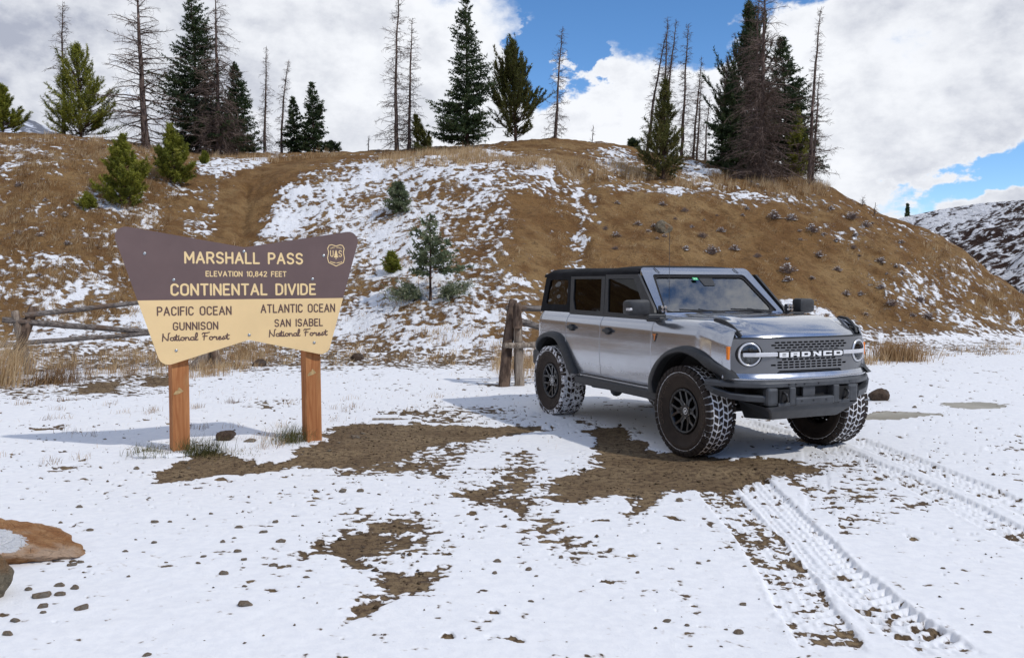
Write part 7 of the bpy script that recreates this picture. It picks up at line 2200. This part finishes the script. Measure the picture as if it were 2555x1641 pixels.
parts = []
rg = np.random.default_rng(77)
WD = {'tall_left': 0.006, 'fence_foot': 0.006, 'behind_sign': 0.006, 'postmid': 0.006}
for name, hh, dens, P in GRASS:
    if name == 'tall_left': continue
    C = tuft_points(P, dens * (1.1 if name.startswith('brow') else 0.55), rg, 0.1)
    if not len(C): continue
    keep = fbm(C[:, 0] / 1.1, C[:, 1] / 1.1, 3, 300) > rg.uniform(-0.35, 0.25, len(C)) * (1.0 if name not in ('slopeM', 'faceR') else 1.8)
    C = C[keep]
    nb = rg.integers(7, 17, len(C)); k = np.repeat(np.arange(len(C)), nb)
    Q = C[k] + rg.normal(0, 0.05 if dens > 50 else 0.06, (len(k), 2))
    Z = surface(Q[:, 0], Q[:, 1])[0]
    tone = np.repeat(rg.uniform(0.2, 0.95, len(C)) if not name.startswith('brow') else rg.uniform(0.5, 1.0, len(C)), nb); hs_ = np.repeat(rg.uniform(0.55, 1.25, len(C)), nb) * hh
    V, F, T = blade_batch(Q, Z, hs_, rg, WD.get(name, 0.0140), 0.55 if name in ('slopeL', 'slopeM', 'faceR') else 0.38, tone, wind=(0.7, -0.5) if name in ('slopeL', 'faceR') else (0.3, 0), simple=name not in WD)
    parts.append((V, F, T))
C = np.array(TUFTS); nb = rg.integers(14, 34, len(C)); k = np.repeat(np.arange(len(C)), nb); Q = C[k] + rg.normal(0, 0.06, (len(k), 2))
parts.append(blade_batch(Q, surface(Q[:, 0], Q[:, 1])[0], 0.10, rg, 0.004, 0.7, np.repeat(rg.uniform(0, 0.7, len(C)), nb)))
# frosted sparse stems poking from the snow behind the sign
Q = np.stack([rg.uniform(-7.5, 0.5, 1500), rg.uniform(8.8, 16, 1500)], 1); Q = Q[fbm(Q[:, 0] / 0.7, Q[:, 1] / 0.7, 3, 310) > 0.12]
parts.append(blade_batch(Q, surface(Q[:, 0], Q[:, 1])[0], 0.075, rg, 0.0035, 0.8, np.full(len(Q), 0.75)))
V, F, T = merge(parts)
g = link_mesh('grass', np_mesh('grass', V, F, False, dict(tone=T)), None, [M_grass]); tag(g, 'dry tan bunchgrass scattered over the hillside and lot edge', 'grass', kind='stuff')


def clump(name, x, y, r, n, h, label, material, wd=0.005, lean=0.5, cat='grass clump', tone=0.6, wind=(0.3, 0)):
    rgc = np.random.default_rng(int(abs(x * 100 + y * 10)))
    Q = np.stack([rgc.normal(0, r, n), rgc.normal(0, r * 0.8, n)], 1)
    z0 = zsurf(x, y)
    Z = surface(Q[:, 0] + x, Q[:, 1] + y)[0] - z0
    V, F, T = blade_batch(Q, Z, h, rgc, wd, lean, np.full(n, tone), wind=wind)
    o = link_mesh(name, np_mesh(name, V, F, False, dict(tone=T)), None, [material]); o.location = (x, y, z0); tag(o, label, cat)
    return o


clump('grass_clump', -8.55, 14.3, 0.26, 900, 0.85, 'tall pale dry grass clump at the left edge by the fence', M_grass, 0.007, 0.42, wind=(0.9, 0), tone=0.8)
clump('grass_clump', -7.7, 14.7, 0.22, 650, 0.38, 'low reddish brown brush beside the tall grass clump', M_grass, 0.005, 0.8, tone=0.15)
clump('grass_clump', 8.35, 19.0, 0.30, 700, 0.50, 'golden orange grass clump on the snow right of the car', M_grass, 0.012, 0.45, tone=0.42)
clump('grass_clump', 7.3, 18.2, 0.22, 260, 0.26, 'smaller straw tuft left of the golden clump', M_grass, 0.010, 0.6, tone=0.7)
clump('grass_clump', -3.08, 8.60, 0.11, 420, 0.20, 'green and straw tuft right of the left post foot', M_grass_g, 0.004, 0.8, tone=0.35)
clump('grass_clump', -3.55, 8.45, 0.10, 260, 0.15, 'frosty straw tuft left of the left post foot', M_grass_g, 0.004, 0.8, tone=0.6)
clump('grass_clump', -2.85, 8.52, 0.16, 200, 0.07, 'flattened straw mat beside the left post', M_grass_g, 0.004, 1.0, tone=0.8)
clump('grass_clump', -2.33, 9.20, 0.09, 340, 0.22, 'straw tuft with green base at the right post foot', M_grass_g, 0.004, 0.7, tone=0.45)
clump('grass_clump', -2.45, 9.35, 0.20, 200, 0.12, 'thin straw stems spreading left of the right post', M_grass, 0.003, 0.9, tone=0.7)
# packed snow crust lying against the left post
o = place_rock('snow_lump', 71, (-3.52, 8.42), (0.16, 0.10, 0.045), 0.1, M_snowcap, 'crusty snow heap against the foot of the left post', 'snow heap', sub=3, sink=0.4)
o = place_rock('snow_lump', 73, (-3.27, 8.42), (0.10, 0.07, 0.035), 0.1, M_snowcap, 'small crusty snow lump right of the left post foot', 'snow heap', sub=3, sink=0.4)

# ------------------------------------------------------------------ low sage shrubs, dusted with snow
def shrub_parts(seed):
    rgs = np.random.default_rng(seed); A0, A1, R0 = [], [], []
    for k in range(60):
        a = rgs.uniform(0, 6.28); e = rgs.uniform(0.15, 1.45); L = rgs.uniform(0.6, 1.0)
        p = np.zeros(3) + rgs.normal(0, 0.08, 3) * [1, 1, 0]; d = np.array([math.cos(a) * math.cos(e), math.sin(a) * math.cos(e), math.sin(e)])
        q = p + d * L * 0.5; A0.append(p); A1.append(q); R0.append(0.026)
        for j in range(3):
            d2 = d + rgs.normal(0, 0.45, 3); d2[2] = abs(d2[2]); q2 = q + d2 / np.linalg.norm(d2) * L * 0.5; A0.append(q); A1.append(q2); R0.append(0.017)
    R0 = np.array(R0)
    V, F = tubes(A0, A1, R0, R0 * 0.5, 3)
    me = np_mesh('stems', V, F); me.materials.append(M_sage)
    tips = np.array(A1)[1::4]; pk = tips[tips[:, 2] > 0.15][:22]
    Vs, Fs, b = [], [], 0
    for p in pk:
        s = rgs.uniform(0.04, 0.12)
        Vs.append(base * s * np.array([1.3, 1.3, 0.5]) * (1 + rgs.normal(0, 0.2, (6, 1))) + p); Fs.append(fc + b); b += 6
    Vs.append(base * np.array([0.55, 0.45, 0.10]) * (1 + rgs.normal(0, 0.2, (6, 1))) + [-0.45, -0.1, 0.12]); Fs.append(fc + b)
    ms = np_mesh('snow_dusting', np.concatenate(Vs), np.concatenate(Fs)); ms.materials.append(M_snowcap)
    return me, ms


M_sage = mat('sage_stems', (0.22, 0.165, 0.14), 0.9, build=noisy((0.22, 0.165, 0.145), 0.5, 12))
sh_lib = [shrub_parts(400 + k) for k in range(5)]
for k, (x, y) in enumerate(SHRUBS):
    z = zsurf(x, y)
    s = float(np.clip(rg.lognormal(-1.95, 0.42), 0.07, 0.32))
    r_ = empty('sage_shrub', (x, y, z - 0.02), rg.uniform(0, 6.28)); r_.scale = (s, s, s * 1.05)
    where = 'on the bare right slope above the car' if x > 2 else ('on the brown left slope behind the sign' if x < -4 else 'on the middle slope')
    tag(r_, relative_label('tiny sage tuft' if s < 0.11 else 'small sage shrub' if s < 0.15 else 'bushy sage shrub' if s < 0.20 else 'large sage shrub', x, y, HILL_MARKS), 'shrub', 'snow-dusted sage shrubs ' + where)
    me, ms = sh_lib[k % 5]
    o1 = bpy.data.objects.new('stems', me); COL.objects.link(o1); o1.parent = r_
    if rg.random() < 0.8:
        o2 = bpy.data.objects.new('snow_dusting', ms); COL.objects.link(o2); o2.parent = r_
# a bleached stick on the snow right of the sign
p0, p1 = STICK
st_ = empty('stick', (p0[0], p0[1], zsurf(*p0) + 0.012)); tag(st_, 'pale bleached stick lying on snow right of the sign', 'stick')
log_mesh('branch_wood', (0, 0, 0), (p1[0] - p0[0], p1[1] - p0[1], 0.0), 0.017, 9, [M_postg], st_)
